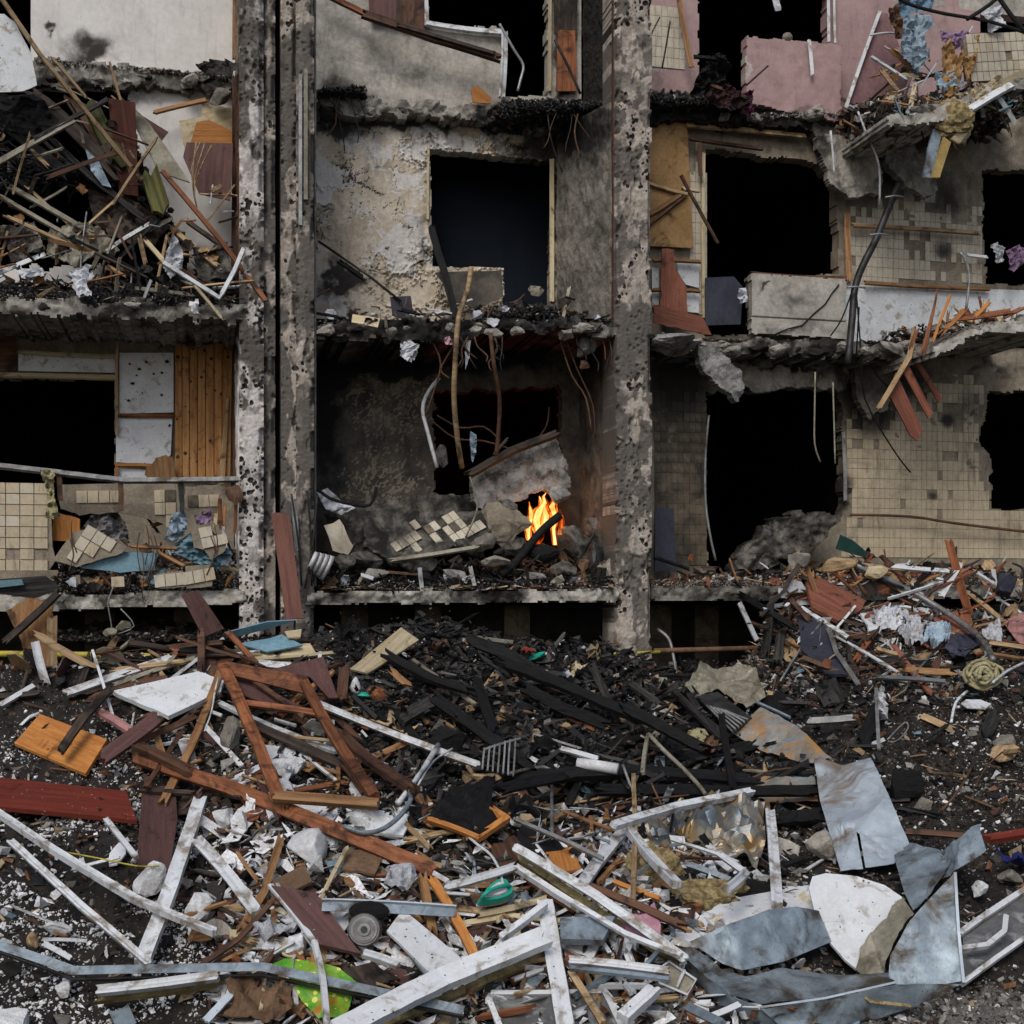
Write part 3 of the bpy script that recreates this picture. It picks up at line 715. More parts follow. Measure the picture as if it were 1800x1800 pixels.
slantwall('partition_wall', mat('scraped grey plaster', (.24, .22, .19), (.11, .10, .085), scale=5, A=SOOT, bump=.8, jitter=0), 1078, 175, 560, .12, 978, 232, 560, 1.22,
          a=blobs((1010, 240, 40, 60, 1.2), (1060, 220, 30, 50, .5), (1000, 520, 40, 40, .4), (1050, 400, 12, 100, .3)))
slantwall('partition_wall', M['burntwall'], 1084, 600, 1040, .1, 1018, 600, 1030, 1.28, a=blobs((1040, 640, 60, 60, .8), (1060, 1000, 30, 60, .5), (1080, 800, 20, 240, .2)))
slantwall('partition_wall', M['tiledark'], 421, -80, 130, .1, 413, -80, 132, 1.28)
slantwall('partition_wall', M['brown'], 421, 130, 520, .1, 413, 132, 524, 1.28)
slantwall('partition_wall', M['whitewall'], 421, 560, 1036, .1, 413, 600, 1030, 1.28, a=blobs((415, 620, 10, 60, .8), (417, 980, 10, 60, .4)))

# ---- bay walls
WALLS = {}
def wall(key, m, outline, holes, a=None, b=None, disp=None, **kw):
    fl_ = .002 if m is M['tilewall'] else .012
    def dd(Ua, Za):
        d = fl_*(fbm(Ua*5, Za*5, 4, 7)-.5)
        return d+(disp(Ua, Za) if disp else 0)
    o = relief('wall', m, outline, holes, 1.3, kw.pop('step', .02), dd, a=a, b=b, thick=.18, **kw); attach(o, bld); WALLS[key] = o; return o
wall('l3', M['whitewall'], [(54, -90), (413, -90), (413, 150), (54, 150)], [], a=blobs((152, 84, 46, 34, .62), (150, 108, 50, 20, .42), (95, 45, 9, 7, .8), (70, 120, 25, 18, .3)))
wall('l2', M['whitewall'], [(-160, 120), (413, 130), (413, 545), (-160, 545)], [[(-200, 60), (150, 60), (232, 180), (262, 330), (330, 420), (330, 470), (-200, 470)]], a=blobs((300, 500, 200, 60, .7), (260, 330, 40, 90, .5), (250, 165, 30, 15, .5)), rag=.03)
wall('l1', M['tilewall'], [(-160, 585), (413, 585), (413, 1045), (-160, 1045)], [[(-200, 664), (203, 664), (203, 1000), (-200, 1000)]], b=blobs((100, 640, 400, 12, 1)))
# middle bay, third floor: smoked plaster
wall('m3', M['greywall'], [(556, -90), (1022, -90), (1022, 200), (556, 182)], [[(752, -140), (964, -140), (964, 168), (884, 168), (884, 48), (752, 44)]],
     a=blobs((640, 95, 90, 18, .28), (600, 160, 60, 30, .5), (720, 135, 70, 20, .45), (830, 120, 30, 40, .15), (900, 190, 90, 12, .8), (990, 80, 16, 160, .9), (580, 60, 18, 160, .2)))
# middle bay, second floor: peeling plaster in real flakes
def peel(Ua, Za):
    wx = .35*(fbm(Ua*6, Za*6, 4, 18)-.5); n = fbm(Ua*2.6+wx, Za*2.6+wx*1.3, 6, 15)
    f2 = fbm(Ua*5.5+wx*2+7, Za*5.5-wx, 5, 19)
    amt = .15+.85*sstep(.42, .6, fbm(Ua*1.3, Za*1.3, 2, 23)); d = 0
    for (fld, th, sp, h_) in ((n, .5, .02, .045), (n, .55, .02, .03), (n, .45, .02, .03), (f2, .46, .02, .03), (f2, .54, .03, .04), (f2, .60, .02, .03)):
        d = d+h_*np.where(fld > th, np.exp(-(fld-th)/sp), 0)
    return d*amt+.010*(fbm(Ua*18, Za*18, 4, 17)-.5)
def peel_a(Ua, Za, X, Y):
    wx = .35*(fbm(Ua*6, Za*6, 4, 18)-.5); n = fbm(Ua*2.6+wx, Za*2.6+wx*1.3, 6, 15)
    f2 = fbm(Ua*5.5+wx*2+7, Za*5.5-wx, 5, 19)
    edge = (sstep(.008, .0, np.abs(n-.494))+sstep(.008, 0, np.abs(n-.545))+sstep(.008, 0, np.abs(f2-.535))+sstep(.007, 0, np.abs(f2-.455)))*sstep(.36, .5, fbm(Ua*4, Za*4, 3, 77))  # shadow lines along the flake edges, painted into the colour
    zone = np.exp(-((X-650)/95)**2-((Y-380)/130)**2)+np.exp(-((X-640)/70)**2-((Y-260)/70)**2)+np.exp(-((X-910)/60)**2-((Y-250)/20)**2)+np.exp(-((X-725)/50)**2-((Y-500)/40)**2)
    f = blobs((770, 208, 260, 14, .45), (590, 190, 40, 30, .8), (600, 380, 20, 300, .15), (610, 495, 45, 22, .75), (700, 210, 60, 20, .2), (955, 260, 50, 30, .7), (655, 215, 200, 16, .35), (970, 400, 14, 200, .6), (745, 420, 15, 60, .35), (640, 260, 30, 40, .3))(Ua, Za, X, Y)
    return f+edge*np.clip(zone, .12, 1)*.8+.16*sstep(.52, .66, fbm(Ua*2.2, Za*2.2, 4, 29))+.18*(n > .5)*(n < .55)+.1*(f2 > .54)
def peel_b(Ua, Za, X, Y):
    wx = .35*(fbm(Ua*6, Za*6, 4, 18)-.5); n = fbm(Ua*2.6+wx, Za*2.6+wx*1.3, 6, 15); f2 = fbm(Ua*5.5+wx*2+7, Za*5.5-wx, 5, 19)
    z1 = np.clip(blobs((688, 460, 30, 50, 1.2), (730, 400, 30, 50, .8), (725, 500, 34, 26, .6))(Ua, Za, X, Y)*1.1, 0, .9)*sstep(.40, .52, fbm(Ua*5, Za*5, 4, 44))
    return np.clip(z1+.75*(f2 > .47)*(f2 < .54)*np.exp(-((X-690)/130)**2-((Y-330)/150)**2)+.7*(n > .55)*sstep(.5, .56, fbm(Ua*2+3, Za*2, 3, 45))+.6*(f2 > .56)*(Y < 300), 0, .95)
wall('m2', M['plaster'], [(556, 182), (982, 200), (982, 568), (556, 560)], [[(755, 262), (975, 284), (970, 470), (970, 600), (884, 600), (884, 472), (760, 468)]],
     a=peel_a, b=peel_b, disp=peel, step=.0125, rag=.008)
# middle bay, first floor: scorched
def burn_a(Ua, Za, X, Y): return blobs((570, 700, 36, 200, .9), (690, 790, 60, 50, .35), (800, 630, 300, 22, 1.0), (1000, 760, 24, 200, .2), (640, 640, 200, 30, .8))(Ua, Za, X, Y)
def burn_b(Ua, Za, X, Y): return (.75*sstep(.52, .60, fbm(Ua*60, Za*60, 3, 51))+.5*sstep(.5, .62, fbm(Ua*14, Za*14, 5, 56)))*np.clip(np.exp(-((X-690)/85)**2-((Y-700)/80)**2)*1.6+np.exp(-((X-670)/100)**2-((Y-850)/45)**2)*1.1, 0, 1)
wall('m1', M['burntwall'], [(548, 592), (1022, 592), (1022, 1045), (548, 1045)], [[(762, 690), (985, 678), (985, 1000), (752, 1000), (748, 885), (765, 860)]],
     a=burn_a, b=burn_b, disp=lambda u, z: .02*(fbm(u*12, z*12, 4, 52)-.5), rag=.02)
# right bay, third floor: pink
wall('r3', M['pink'], [(1140, -90), (1850, -90), (1850, 200), (1140, 200)], [[(1228, -140), (1456, -140), (1456, 78), (1316, 66), (1316, 160), (1300, 215), (1228, 215)], [(1722, -140), (1900, -140), (1900, 62), (1722, 62)]],
     a=blobs((1420, 190, 160, 10, .6), (1250, 190, 60, 20, .9), (1150, 130, 30, 60, .4), (1620, 20, 60, 60, .25)), b=blobs((1165, 60, 24, 70, .95), (1318, 130, 5, 60, .8), (1500, 110, 4, 80, .4), (1400, 70, 60, 4, .6)))
def conc_disp(u, z): return .05*(fbm(u*8, z*8, 4, 58)-.5)*np.maximum(sstep(CZ+1.42, CZ+1.75, z)*(z < L2), sstep(CZ+4.55, CZ+4.85, z))
wall('r2', M['tilewall'], [(1140, 205), (1850, 205), (1850, 606), (1140, 606)], [[(1240, 262), (1440, 285), (1472, 330), (1474, 484), (1322, 484), (1322, 590), (1240, 590)], [(1727, 300), (1900, 300), (1900, 500), (1732, 500)]],
     a=blobs((1400, 240, 260, 20, .4), (1530, 300, 100, 60, .6), (1660, 340, 60, 60, .35), (1640, 430, 30, 26, .35), (1200, 400, 30, 100, .2)), b=blobs((1340, 250, 120, 12, .6), (1510, 260, 60, 30, .5)), disp=conc_disp, rag=.018)
wall('r1', M['tilewall'], [(1140, 612), (1850, 612), (1850, 1046), (1140, 1046)], [[(1240, 690), (1300, 682), (1470, 676), (1482, 720), (1484, 900), (1400, 1010), (1240, 1010)], [(1738, 690), (1900, 680), (1900, 896), (1742, 896), (1740, 800), (1722, 780), (1728, 740)]],
     a=blobs((1195, 680, 50, 60, 1.0), (1360, 640, 130, 18, .6), (1520, 700, 60, 70, .75), (1600, 660, 80, 30, .35), (1760, 650, 60, 18, .6), (1480, 860, 16, 60, 1), (1700, 740, 50, 30, .2)), b=blobs((1390, 660, 90, 22, .8)), disp=conc_disp, rag=.02)

# ---- tiles: each its own part on the walls
TILE_BUDGET = [300]
def inpoly(poly, x, y):
    c = False; n = len(poly)
    for i in range(n):
        x1, y1 = poly[i]; x2, y2 = poly[(i+1) % n]
        if (y1 > y) != (y2 > y) and x < (x2-x1)*(y-y1)/(y2-y1)+x1: c = not c
    return c
def tile_mesh(w, h, m, t=.010, name='tile'):
    b = .001; V = []
    for (dx, dz, k) in ((0, 0, 0), (b, b, 1)):
        x0, x1, z0, z1 = -w/2+dx, w/2-dx, -h/2+dz, h/2-dz; kk = 0 if k == 0 else -t
        V += [(x0, kk, z0), (x1, kk, z0), (x1, kk, z1), (x0, kk, z1)]
    F = [(4, 5, 6, 7), (0, 1, 5, 4), (1, 2, 6, 5), (2, 3, 7, 6), (3, 0, 4, 7), (3, 2, 1, 0)]
    me = new_mesh(V, F, name=name); me.materials.append(m); return me
def tiles(key, areas, tw, th, m, miss=(), missp=.012, budget=120, k=1.3, off=.0045, smoke=()):
    me = tile_mesh(tw-.003, th-.003, m, .006); md = tile_mesh(tw-.003, th-.003, M['tiledark'], .006, name='smoked_tile')
    w_ = WALLS[key]; ar = [[uz(x, y, k) for x, y in a_] for a_ in areas]
    us = [p[0] for a_ in ar for p in a_]; zs = [p[1] for a_ in ar for p in a_]
    rest = {0: [], 1: []}; used = 0; nu = int((max(us)-min(us))/tw)+1; nz = int((max(zs)-min(zs))/th)+1
    cells = [(min(us)+(i+.5)*tw, max(zs)-(j+.5)*th) for j in range(nz) for i in range(nu)]
    for (u, z) in cells:
        if not any(inpoly(a_, u, z) for a_ in ar): continue
        c = B(u, k-off, z); X, Y = proj(np.array(c))
        if X > 1812: continue
        pm = missp
        for (mx, my, rx, ry) in miss: pm = max(pm, 1.5*math.exp(-((X-mx)/rx)**2-((Y-my)/ry)**2))
        if random.random() < pm: continue
        dk = 0.0
        for (mx, my, rx, ry) in smoke: dk = max(dk, 1.3*math.exp(-((X-mx)/rx)**2-((Y-my)/ry)**2))
        d = 1 if random.random() < dk-1.22 else 0
        if used < budget and TILE_BUDGET[0] > 0:
            o = link('tile', md if d else me, tuple(c), (0, (random.random()-.5)*.02, TH)); attach(o, w_); used += 1; TILE_BUDGET[0] -= 1
        else: rest[d].append(c)
    for d, Ls in rest.items():
        if not Ls: continue
        src = md if d else me
        bv = np.array([v.co[:] for v in src.vertices]); bf = np.array([p.vertices[:] for p in src.polygons])
        Rz = np.array([[CT, -ST, 0], [ST, CT, 0], [0, 0, 1]]); bv = bv @ Rz.T
        V = np.concatenate([bv+np.array(c) for c in Ls]); F = np.concatenate([bf+8*i for i in range(len(Ls))])
        attach(tag(obj_world('tile_field', V, F, M['tiledark'] if d else m), kind='stuff'), w_)
tiles('r1', [[(1488, 690), (1722, 660), (1738, 800), (1740, 897), (1800, 900), (1830, 985), (1478, 985), (1490, 890)]], .0735, .122, M['tile'], k=1.3,
      miss=((1520, 690, 55, 60), (1640, 875, 9, 9), (1665, 800, 14, 12), (1670, 735, 20, 18), (1485, 880, 10, 30), (1600, 640, 90, 30), (1730, 780, 12, 60)), budget=110, smoke=((1530, 740, 60, 60), (1700, 690, 60, 40)))
tiles('r2', [[(1494, 330), (1724, 330), (1726, 498), (1494, 498)]], .0735, .122, M['tilepale'], miss=((1530, 310, 60, 60), (1690, 330, 50, 50), (1610, 430, 20, 16), (1680, 470, 30, 22)), budget=90, smoke=((1660, 400, 60, 60), (1640, 440, 30, 30)))
tiles('r1', [[(1150, 690), (1238, 690), (1238, 1000), (1150, 1000)]], .0735, .122, M['tiledark'], miss=((1200, 660, 60, 40),), budget=60)
tiles('r3', [[(1142, 14), (1190, 14), (1205, 120), (1142, 125)]], .0735, .122, M['tilepale'], miss=((1150, 130, 20, 10),), budget=26)
tiles('r2', [[(1212, 250), (1238, 250), (1238, 560), (1212, 560)]], .0735, .122, M['tilepale'], miss=((1225, 280, 20, 20),), budget=14)

# chunks still clinging to the torn slab edges
er = random.Random(12); MODE = 'f'
for (x0, x1, y, k, n, sz) in ((560, 1080, 580, .0, 17, 34), (1150, 1640, 612, .5, 15, 36), (570, 1060, 196, 1.05, 14, 28), (70, 410, 140, 1.1, 9, 24), (1150, 1560, 206, 1.05, 12, 30), (0, 425, 545, .0, 9, 24), (1650, 1800, 590, -.2, 5, 30), (1560, 1780, 185, -.05, 6, 34)):
    for i in range(n):
        x = x0+(x1-x0)*(i+er.random())/n; yy = y+er.uniform(-8, 8)+(0 if y != 545 else .022*x-8)
        if x0 == 1650: yy -= 14
        if x0 == 1560: yy = 215-(x-1560)*.30
        w = sz*er.uniform(.6, 1.5)
        attach(chunk('broken_edge', M['concrete' if er.random() < .6 else 'sooty'], (x, yy, k+er.uniform(0, .1)), w, w*er.uniform(.35, .7), .8, .35, 3), bld)
sm_ = bpy.data.materials.new('smoke'); sm_.use_nodes = True; sm_.node_tree.nodes.clear()
pv = sm_.node_tree.nodes.new('ShaderNodeVolumePrincipled'); so_ = sm_.node_tree.nodes.new('ShaderNodeOutputMaterial')
pv.inputs['Color'].default_value = (.55, .7, 1, 1); pv.inputs['Density'].default_value = .06; sm_.node_tree.links.new(pv.outputs[0], so_.inputs['Volume'])
tag(boxes_uv('smoke', sm_, [(U(700, 1.5), U(1010, 1.5), 1.56, 4.2, L2+.06, L3-.35)]), 'thin bluish smoke inside the room behind the middle window', kind='stuff')
# ================================================================= THINGS LODGED IN THE FACADE
MODE = 'f'
def K(k, *pts): return [(x, y, k) for x, y in pts]
# -- building parts that stay fixed: frames, claddings, panels
def part(o): return attach(o, bld)
# level 1 left bay: panels, battens and the board cladding
part(board('wall_panel', M['whiteboard'], K(1.24, (210, 620), (305, 620), (305, 725), (210, 727)), .012, warp=.001))
part(board('wall_panel', M['whiteboard'], K(1.24, (204, 735), (303, 735), (300, 800), (270, 818), (204, 812)), .012, warp=.001))
part(board('wall_panel', M['whiteboard'], K(1.24, (206, 824), (262, 826), (250, 862), (206, 858)), .012, warp=.001))
part(board('wall_panel', M['whiteboard'], K(1.25, (32, 622), (202, 626), (202, 655), (32, 652)), .012, warp=.001))
part(board('wall_panel', M['brown'], K(1.23, (-60, 592), (28, 592), (28, 655), (-60, 655)), .012, warp=.001))
pits = []
for i, (x, y, s) in enumerate([(228, 640, 4), (245, 648, 5), (257, 636, 4), (270, 657, 4), (285, 655, 4), (293, 636, 5), (233, 674, 6), (226, 704, 4), (284, 694, 4), (298, 748, 4), (240, 660, 3), (250, 690, 2)]):
    part(chunk('shrapnel_hole', M['char'], (x, y, 1.225), s*1.5, s*1.3, .3, sub=1))
for i, (x0, x1) in enumerate([(307, 320), (320, 333), (333, 347), (347, 361), (361, 376), (376, 390), (390, 409)]):
    part(board('cladding_plank', M['cladding'], K(1.21-(i % 2)*.006, (x0+.8, 603+(i*7 % 5)), (x1-.5, 603+(i*5 % 6)), (x1-.5+(i == 6)*(-4), 852-(i*11 % 14)), (x0+.8, 850-(i*13 % 17))), .014, warp=.0005))
part(board('cladding_plank', M['pale'], K(1.17, (398, 700), (402, 700), (395, 850), (383, 850)), .012))
part(bar('wood_batten', M['pale'], K(1.2, (206, 600), (205, 765)), 5, .03, jag=.2))
part(bar('wood_batten', M['cream'], K(1.2, (-60, 658), (203, 664)), 8, .03, jag=.2))
part(bar('wood_batten', M['cream'], K(1.2, (30, 618), (206, 626)), 5, .03, jag=.2))
part(bar('wood_batten', M['orange'], K(1.2, (205, 730), (307, 731)), 5, .03, jag=.2))
part(bar('wood_batten', M['orangeb'], K(1.2, (205, 818), (285, 820)), 6, .03, jag=.2))
part(bar('wood_batten', M['orangeb'], K(1.2, (205, 815), (205, 855)), 5, .03, jag=.2))
part(bar('corner_post', M['brown'], K(1.1, (413, 600), (412, 850)), 5, .04, jag=.1))
part(bar('corner_post', M['white'], K(1.0, (414, 640), (415, 720)), 3.5, .03, jag=.3))
part(bar('corner_post', M['pine'], K(1.1, (414, -80), (412, 104)), 7, .04, jag=.1))
part(bar('corner_post', M['brown'], K(1.1, (413, 135), (411, 470)), 10, .04, jag=.1))
# middle window frames
part(bar('window_frame', M['white'], K(1.26, (750, -80), (750, 46)), 9, .04, jag=.1))
part(bar('window_frame', M['white'], K(1.24, (748, 41), (886, 58)), 9, .04, jag=.3))
part(bar('window_frame', M['white'], K(1.2, (887, 56), (882, 172)), 11, .04, jag=.3))
part(bar('window_frame', M['cream'], K(1.28, (967, -80), (966, 160)), 6, .04, jag=.2))
part(bar('window_frame', M['cream'], K(1.26, (970, 280), (970, 530)), 8, .04, jag=.2))
part(bar('window_frame', M['cream'], K(1.27, (753, 262), (752, 385)), 4, .04, jag=.5))
part(board('brown_panel', M['mauve'], K(1.22, (646, -60), (696, -60), (697, 42), (650, 36)), .015))
part(board('brown_panel', M['brown'], K(1.24, (700, -60), (746, -60), (746, 56), (700, 46)), .015))
part(board('brown_panel', M['darkwood'], K(1.24, (974, -60), (1016, -60), (1014, 60), (974, 60)), .015))
part(board('brown_panel', M['orange'], K(1.23, (980, 52), (1011, 54), (1014, 160), (978, 160)), .015))
# right bay level 2: fibreboard, battens, pale lower panel, grey parapet, navy board
part(board('fibre_panel', M['fibre'], K(1.2, (1138, 204), (1207, 206), (1219, 436), (1138, 432)), .015, warp=.001))
for a_, b_, w, m_ in (((1140, 322), (1208, 342), 6, 'pale'), ((1140, 378), (1200, 340), 9, 'pine'), ((1142, 395), (1205, 345), 4, 'brown'), ((1200, 332), (1228, 336), 6, 'cream'),
                  ((1208, 220), (1415, 240), 9, 'pale'), ((1212, 244), (1340, 262), 6, 'brown'), ((1230, 250), (1232, 310), 7, 'brown'),
                  ((1490, 372), (1494, 492), 10, 'pine'), ((1498, 396), (1720, 410), 8, 'pale'), ((1520, 497), (1740, 508), 7, 'pine'), ((1322, 482), (1486, 490), 10, 'brown'),
                  ((1148, 458), (1230, 460), 6, 'pine'), ((1146, 510), (1230, 512), 6, 'pine')):
    part(bar('wood_batten', M[m_], K(1.17, a_, b_), w, .03, jag=.4))
part(board('wall_panel', M['whiteboard'], K(1.24, (1486, 500), (1860, 512), (1860, 606), (1486, 600)), .012, warp=.002))
part(board('wall_panel', M['whiteboard'], K(1.24, (1190, 462), (1229, 464), (1229, 506), (1206, 500), (1192, 480)), .012))
part(board('wall_panel', M['whiteboard'], K(1.24, (1206, 516), (1229, 516), (1229, 550), (1208, 548)), .012))
part(board('wall_panel', M['whiteboard'], K(1.24, (1146, 470), (1158, 470), (1158, 540), (1146, 540)), .012))
_pp = relief('parapet_panel', mat('smoked pale panel', (.42, .40, .36), (.30, .28, .25), scale=2.5, A=(.05, .045, .04), bump=.4, jitter=0),
             [(1322, 480), (1486, 490), (1490, 596), (1322, 586)], (), 1.08, .014, lambda u, z: .012*(fbm(u*6, z*6, 4, 80)-.5)-.03*sstep(.014, 0, np.abs(z-(3.35+CZ-.0)+0*u-.0)),
             a=blobs((1400, 530, 40, 22, .55), (1330, 500, 20, 12, .35), (1450, 575, 60, 14, .3), (1375, 580, 50, 10, .5), (1342, 500, 5, 5, 1)), thick=.1, ragout=.6)
part(_pp)
part(tube('crack', M['char'], K(1.065, (1352, 592), (1385, 578), (1410, 572), (1430, 552), (1450, 535), (1462, 516), (1475, 500)), 2.4, 1, 4))
part(board('door_panel', M['navy'], K(1.15, (1240, 488), (1290, 486), (1306, 505), (1302, 570), (1240, 572)), .02))
part(board('door_panel', M['navy'], K(1.0, (1151, 893), (1184, 893), (1188, 1000), (1151, 1005)), .02))
part(bar('window_frame', M['whiteboard'], K(1.2, (1456, -80), (1457, 74)), 5, .04, jag=.1))
part(bar('window_frame', M['greymetal'], K(1.2, (1466, -80), (1468, 76)), 4, .04, jag=.1))
part(bar('window_frame', M['cream'], K(1.25, (1237, 270), (1238, 560)), 6, .04, jag=.3))
part(bar('window_frame', M['greymetal'], K(1.2, (1482, 760), (1486, 880)), 6, .04, jag=.4))
# pink parapet under the opening, standing forward of the wall
part(relief('parapet_panel', M['pink'], [(1312, 66), (1478, 78), (1478, 215), (1312, 180)], (), 1.05, .015, lambda u, z: .02*(fbm(u*7, z*7, 4, 82)-.5), a=blobs((1400, 205, 120, 10, .5)), b=blobs((1314, 120, 4, 70, .9)), thick=.12, ragout=.7))
# broken lintel concrete hanging over the right windows
def frag(nm, m, pts, k, th=.12, s_=1, am=.06, a=None):
    return relief(nm, M[m], pts, (), k, .014, lambda u, z: am*(fbm(u*5, z*5, 4, s_)-.5)+.02*(fbm(u*30, z*30, 3, s_+1)-.5), a=a, thick=th, ragout=1, rag=.016, seed=s_)
part(frag('lintel_fragment', 'concrete', [(1436, 240), (1470, 236), (1535, 262), (1552, 300), (1545, 338), (1492, 346), (1462, 325), (1448, 290)], .95, .1, 201, a=blobs((1440, 260, 20, 40, .6), (1500, 345, 50, 8, .5))))
part(frag('lintel_fragment', 'concrete', [(1540, 225), (1590, 235), (1640, 290), (1650, 335), (1625, 350), (1590, 320), (1560, 290)], 1.0, .12, 202, a=blobs((1600, 240, 30, 20, .8))))
part(frag('lintel_fragment', 'burntwall', [(1425, 215), (1560, 215), (1630, 232), (1625, 262), (1560, 250), (1500, 252), (1440, 262)], 1.12, .12, 203))
part(frag('lintel_fragment', 'concrete', [(1270, 640), (1300, 634), (1480, 640), (1500, 660), (1485, 684), (1400, 680), (1330, 690), (1290, 676)], 1.05, .2, 204, a=blobs((1390, 640, 100, 10, .8))))
part(frag('lintel_fragment', 'burntwall', [(1500, 636), (1560, 632), (1580, 670), (1560, 720), (1530, 735), (1508, 700)], .95, .12, 205))
part(chunk('lintel_fragment', M['concrete'], (1190, 604, .25), 100, 36, .6, .3, 4))

# -- loose things
def S(cat, label, o, group=None): return solo(o, cat, label, group)
S('board', 'big white board leaning at the top left corner of the left bay', board('broken_board', M['whiteboard'], [(-60, 20, .1), (8, 25, .1), (28, 40, .1), (55, 95, .1), (66, 150, .1), (40, 160, .1), (-60, 164, .1)], .02, edge=.01))
S('plank', 'long pale stick slanting from the top left corner down to the brown plank', bar('long_stick', M['pale'], [(-8, -18, .0), (70, 95, .0), (250, 318, .3)], 7, .03, jag=.3))
S('plank', 'thin split stick beside the long pale stick at top left', bar('split_stick', M['pale'], [(90, 100, .05), (150, 170, .15)], 5, .02, jag=1))
S('board', 'dark red brown upright board in the collapsed left balcony', board('brown_board', mat('deep red brown board', (.085, .025, .014), (.05, .014, .009), scale=3, stretch=GR, bump=.2), [(189, 172, .55), (238, 180, .55), (243, 345, .5), (210, 340, .5)], .02))
S('board', 'grey white leaning panel with a sharp lower corner, in the left balcony debris', board('grey_board', M['beigemetal'], [(238, 192, .7), (262, 215, .7), (334, 320, .5), (280, 302, .5), (240, 225, .6)], .015))
S('board', 'pinkish board corner behind the grey leaning panel', board('pink_board', M['mauve'], [(245, 200, .9), (296, 232, .9), (282, 250, .9), (250, 225, .9)], .012))
S('board', 'orange veneer board above the plum cabinet panel by the left column', board('orange_board', M['orangeb'], [(345, 215, 1.0), (368, 211, 1.0), (408, 230, 1.0), (408, 254, 1.0), (335, 252, 1.0)], .015))
S('board', 'pale splintered chipboard behind the orange veneer board', board('chipboard', M['cream'], [(315, 212, 1.12), (355, 205, 1.12), (356, 182, 1.12), (408, 190, 1.12), (410, 236, 1.12), (325, 262, 1.12)], .012, edge=.015))
S('board', 'plum cabinet panel standing beside the left column', board('plum_board', M['mauve'], [(328, 250, .85), (410, 252, .85), (405, 352, .8), (350, 340, .8), (322, 275, .85)], .02))
S('plank', 'thin orange batten slanting across to the foot of the left column', bar('orange_batten', M['orange'], [(285, 300, .25), (385, 420, .1), (468, 530, -.05)], 8, .03, jag=.4))
S('plank', 'short pine stick on the white wall of the left bay', bar('pine_stick', M['pine'], [(271, 198, 1.1), (362, 176, 1.1)], 7, .03, jag=.4))
S('timber', 'green mossy split timber end in the left balcony debris', bar('split_timber', mat('mossy timber', (.16, .155, .05), (.06, .06, .02), scale=3, stretch=GR, bump=.6), [(262, 300, .35), (285, 372, .3)], 32, .08, jag=.5))
S('timber', 'green mossy split timber leaning behind the green timber end', bar('split_timber', mat('mossy dark timber', (.10, .10, .035), (.04, .04, .015), scale=3, stretch=GR, bump=.6), [(160, 190, .6), (210, 290, .5)], 28, .06, jag=.5))
S('beam', 'grey torn metal strip sagging across the left balcony opening', bar('metal_strip', M['chargrey'], [(90, 245, .5), (160, 310, .5), (250, 382, .4)], 12, .02, jag=1))
S('fabric', 'grey torn fabric hanging on the sagging metal strip', sheet('torn_fabric', M['bluishcloth'], [(150, 262, .45), (172, 280, .45), (196, 330, .42), (180, 325, .42), (160, 300, .45)], .03, 8))
S('plank', 'grey weathered plank running to the left edge above the dark opening', bar('weathered_plank', M['beigemetal'], [(-20, 296, .2), (130, 212, .4)], 10, .03, jag=.5))
S('plank', 'second grey plank crossing below the weathered plank at the left edge', bar('dark_plank', M['chargrey'], [(60, 245, .3), (190, 175, .5)], 8, .03, jag=.5))
S('plank', 'yellow broken lath at the right of the left balcony', bar('yellow_lath', M['cream'], [(257, 424, .0), (290, 462, -.05)], 8, .02, jag=1))
S('frame', 'white L shaped window profile hooked over the left balcony edge', bar('white_profile', M['white'], [(288, 462, -.08), (386, 524, -.1), (412, 476, -.08), (428, 438, -.05)], 7, .03, jag=.3))
S('plank', 'bare split stick pointing down over the left balcony edge', bar('bare_stick', M['cream'], [(340, 500, -.1), (390, 560, -.12)], 5, .02, jag=1))
S('cloth', 'white torn rag hanging over the left balcony edge near the middle', sheet('torn_rag', M['whitecloth'], [(122, 478, -.06), (160, 470, -.06), (152, 495, -.1), (163, 522, -.12), (148, 518, -.12), (140, 525, -.12), (130, 508, -.1)], .05, 12, noisy=.03))
S('cloth', 'white torn rag on the left balcony edge beside the L shaped profile', sheet('torn_rag', M['whitecloth'], [(332, 530, -.1), (350, 525, -.1), (348, 545, -.12), (354, 556, -.14), (336, 548, -.12)], .05, 12, noisy=.03))
S('cloth', 'crumpled white rag standing up in the left balcony debris', sheet('torn_rag', M['whitecloth'], [(305, 412, .0), (322, 440, .0), (322, 470, .0), (300, 492, -.03), (285, 468, .0)], .06, 10, noisy=.02))
S('cloth', 'flat white rag lying at the left balcony edge near the picture border', sheet('torn_rag', M['whitecloth'], [(30, 478, .0), (74, 470, .0), (78, 485, .0), (40, 490, -.03)], .05, 10, noisy=.02))
for i, (a_, b_) in enumerate([((345, 250), (338, 320)), ((360, 252), (340, 322)), ((372, 255), (342, 322)), ((352, 250), (336, 300))]):
    S('stick', 'thin broomlike twigs standing in front of the plum cabinet panel', tube('thin_twig', M['pale'], [(a_[0], a_[1], .6), (b_[0], b_[1], .6), (346, 365, .55)], 2.6, 2, 5), 'broomlike twigs')
S('stone', 'dark clod stuck on the white wall beside the corner post', chunk('clod', M['rock'], (387, 172, 1.0), 30, 26))
S('board', 'torn black roofing strip curling at the top of the left column', sheet('roofing_strip', M['chargrey'], [(342, 112, .9), (400, 105, .5), (430, 118, .1), (400, 135, .4), (362, 132, .8)], .06, 8, .008, noisy=.02))
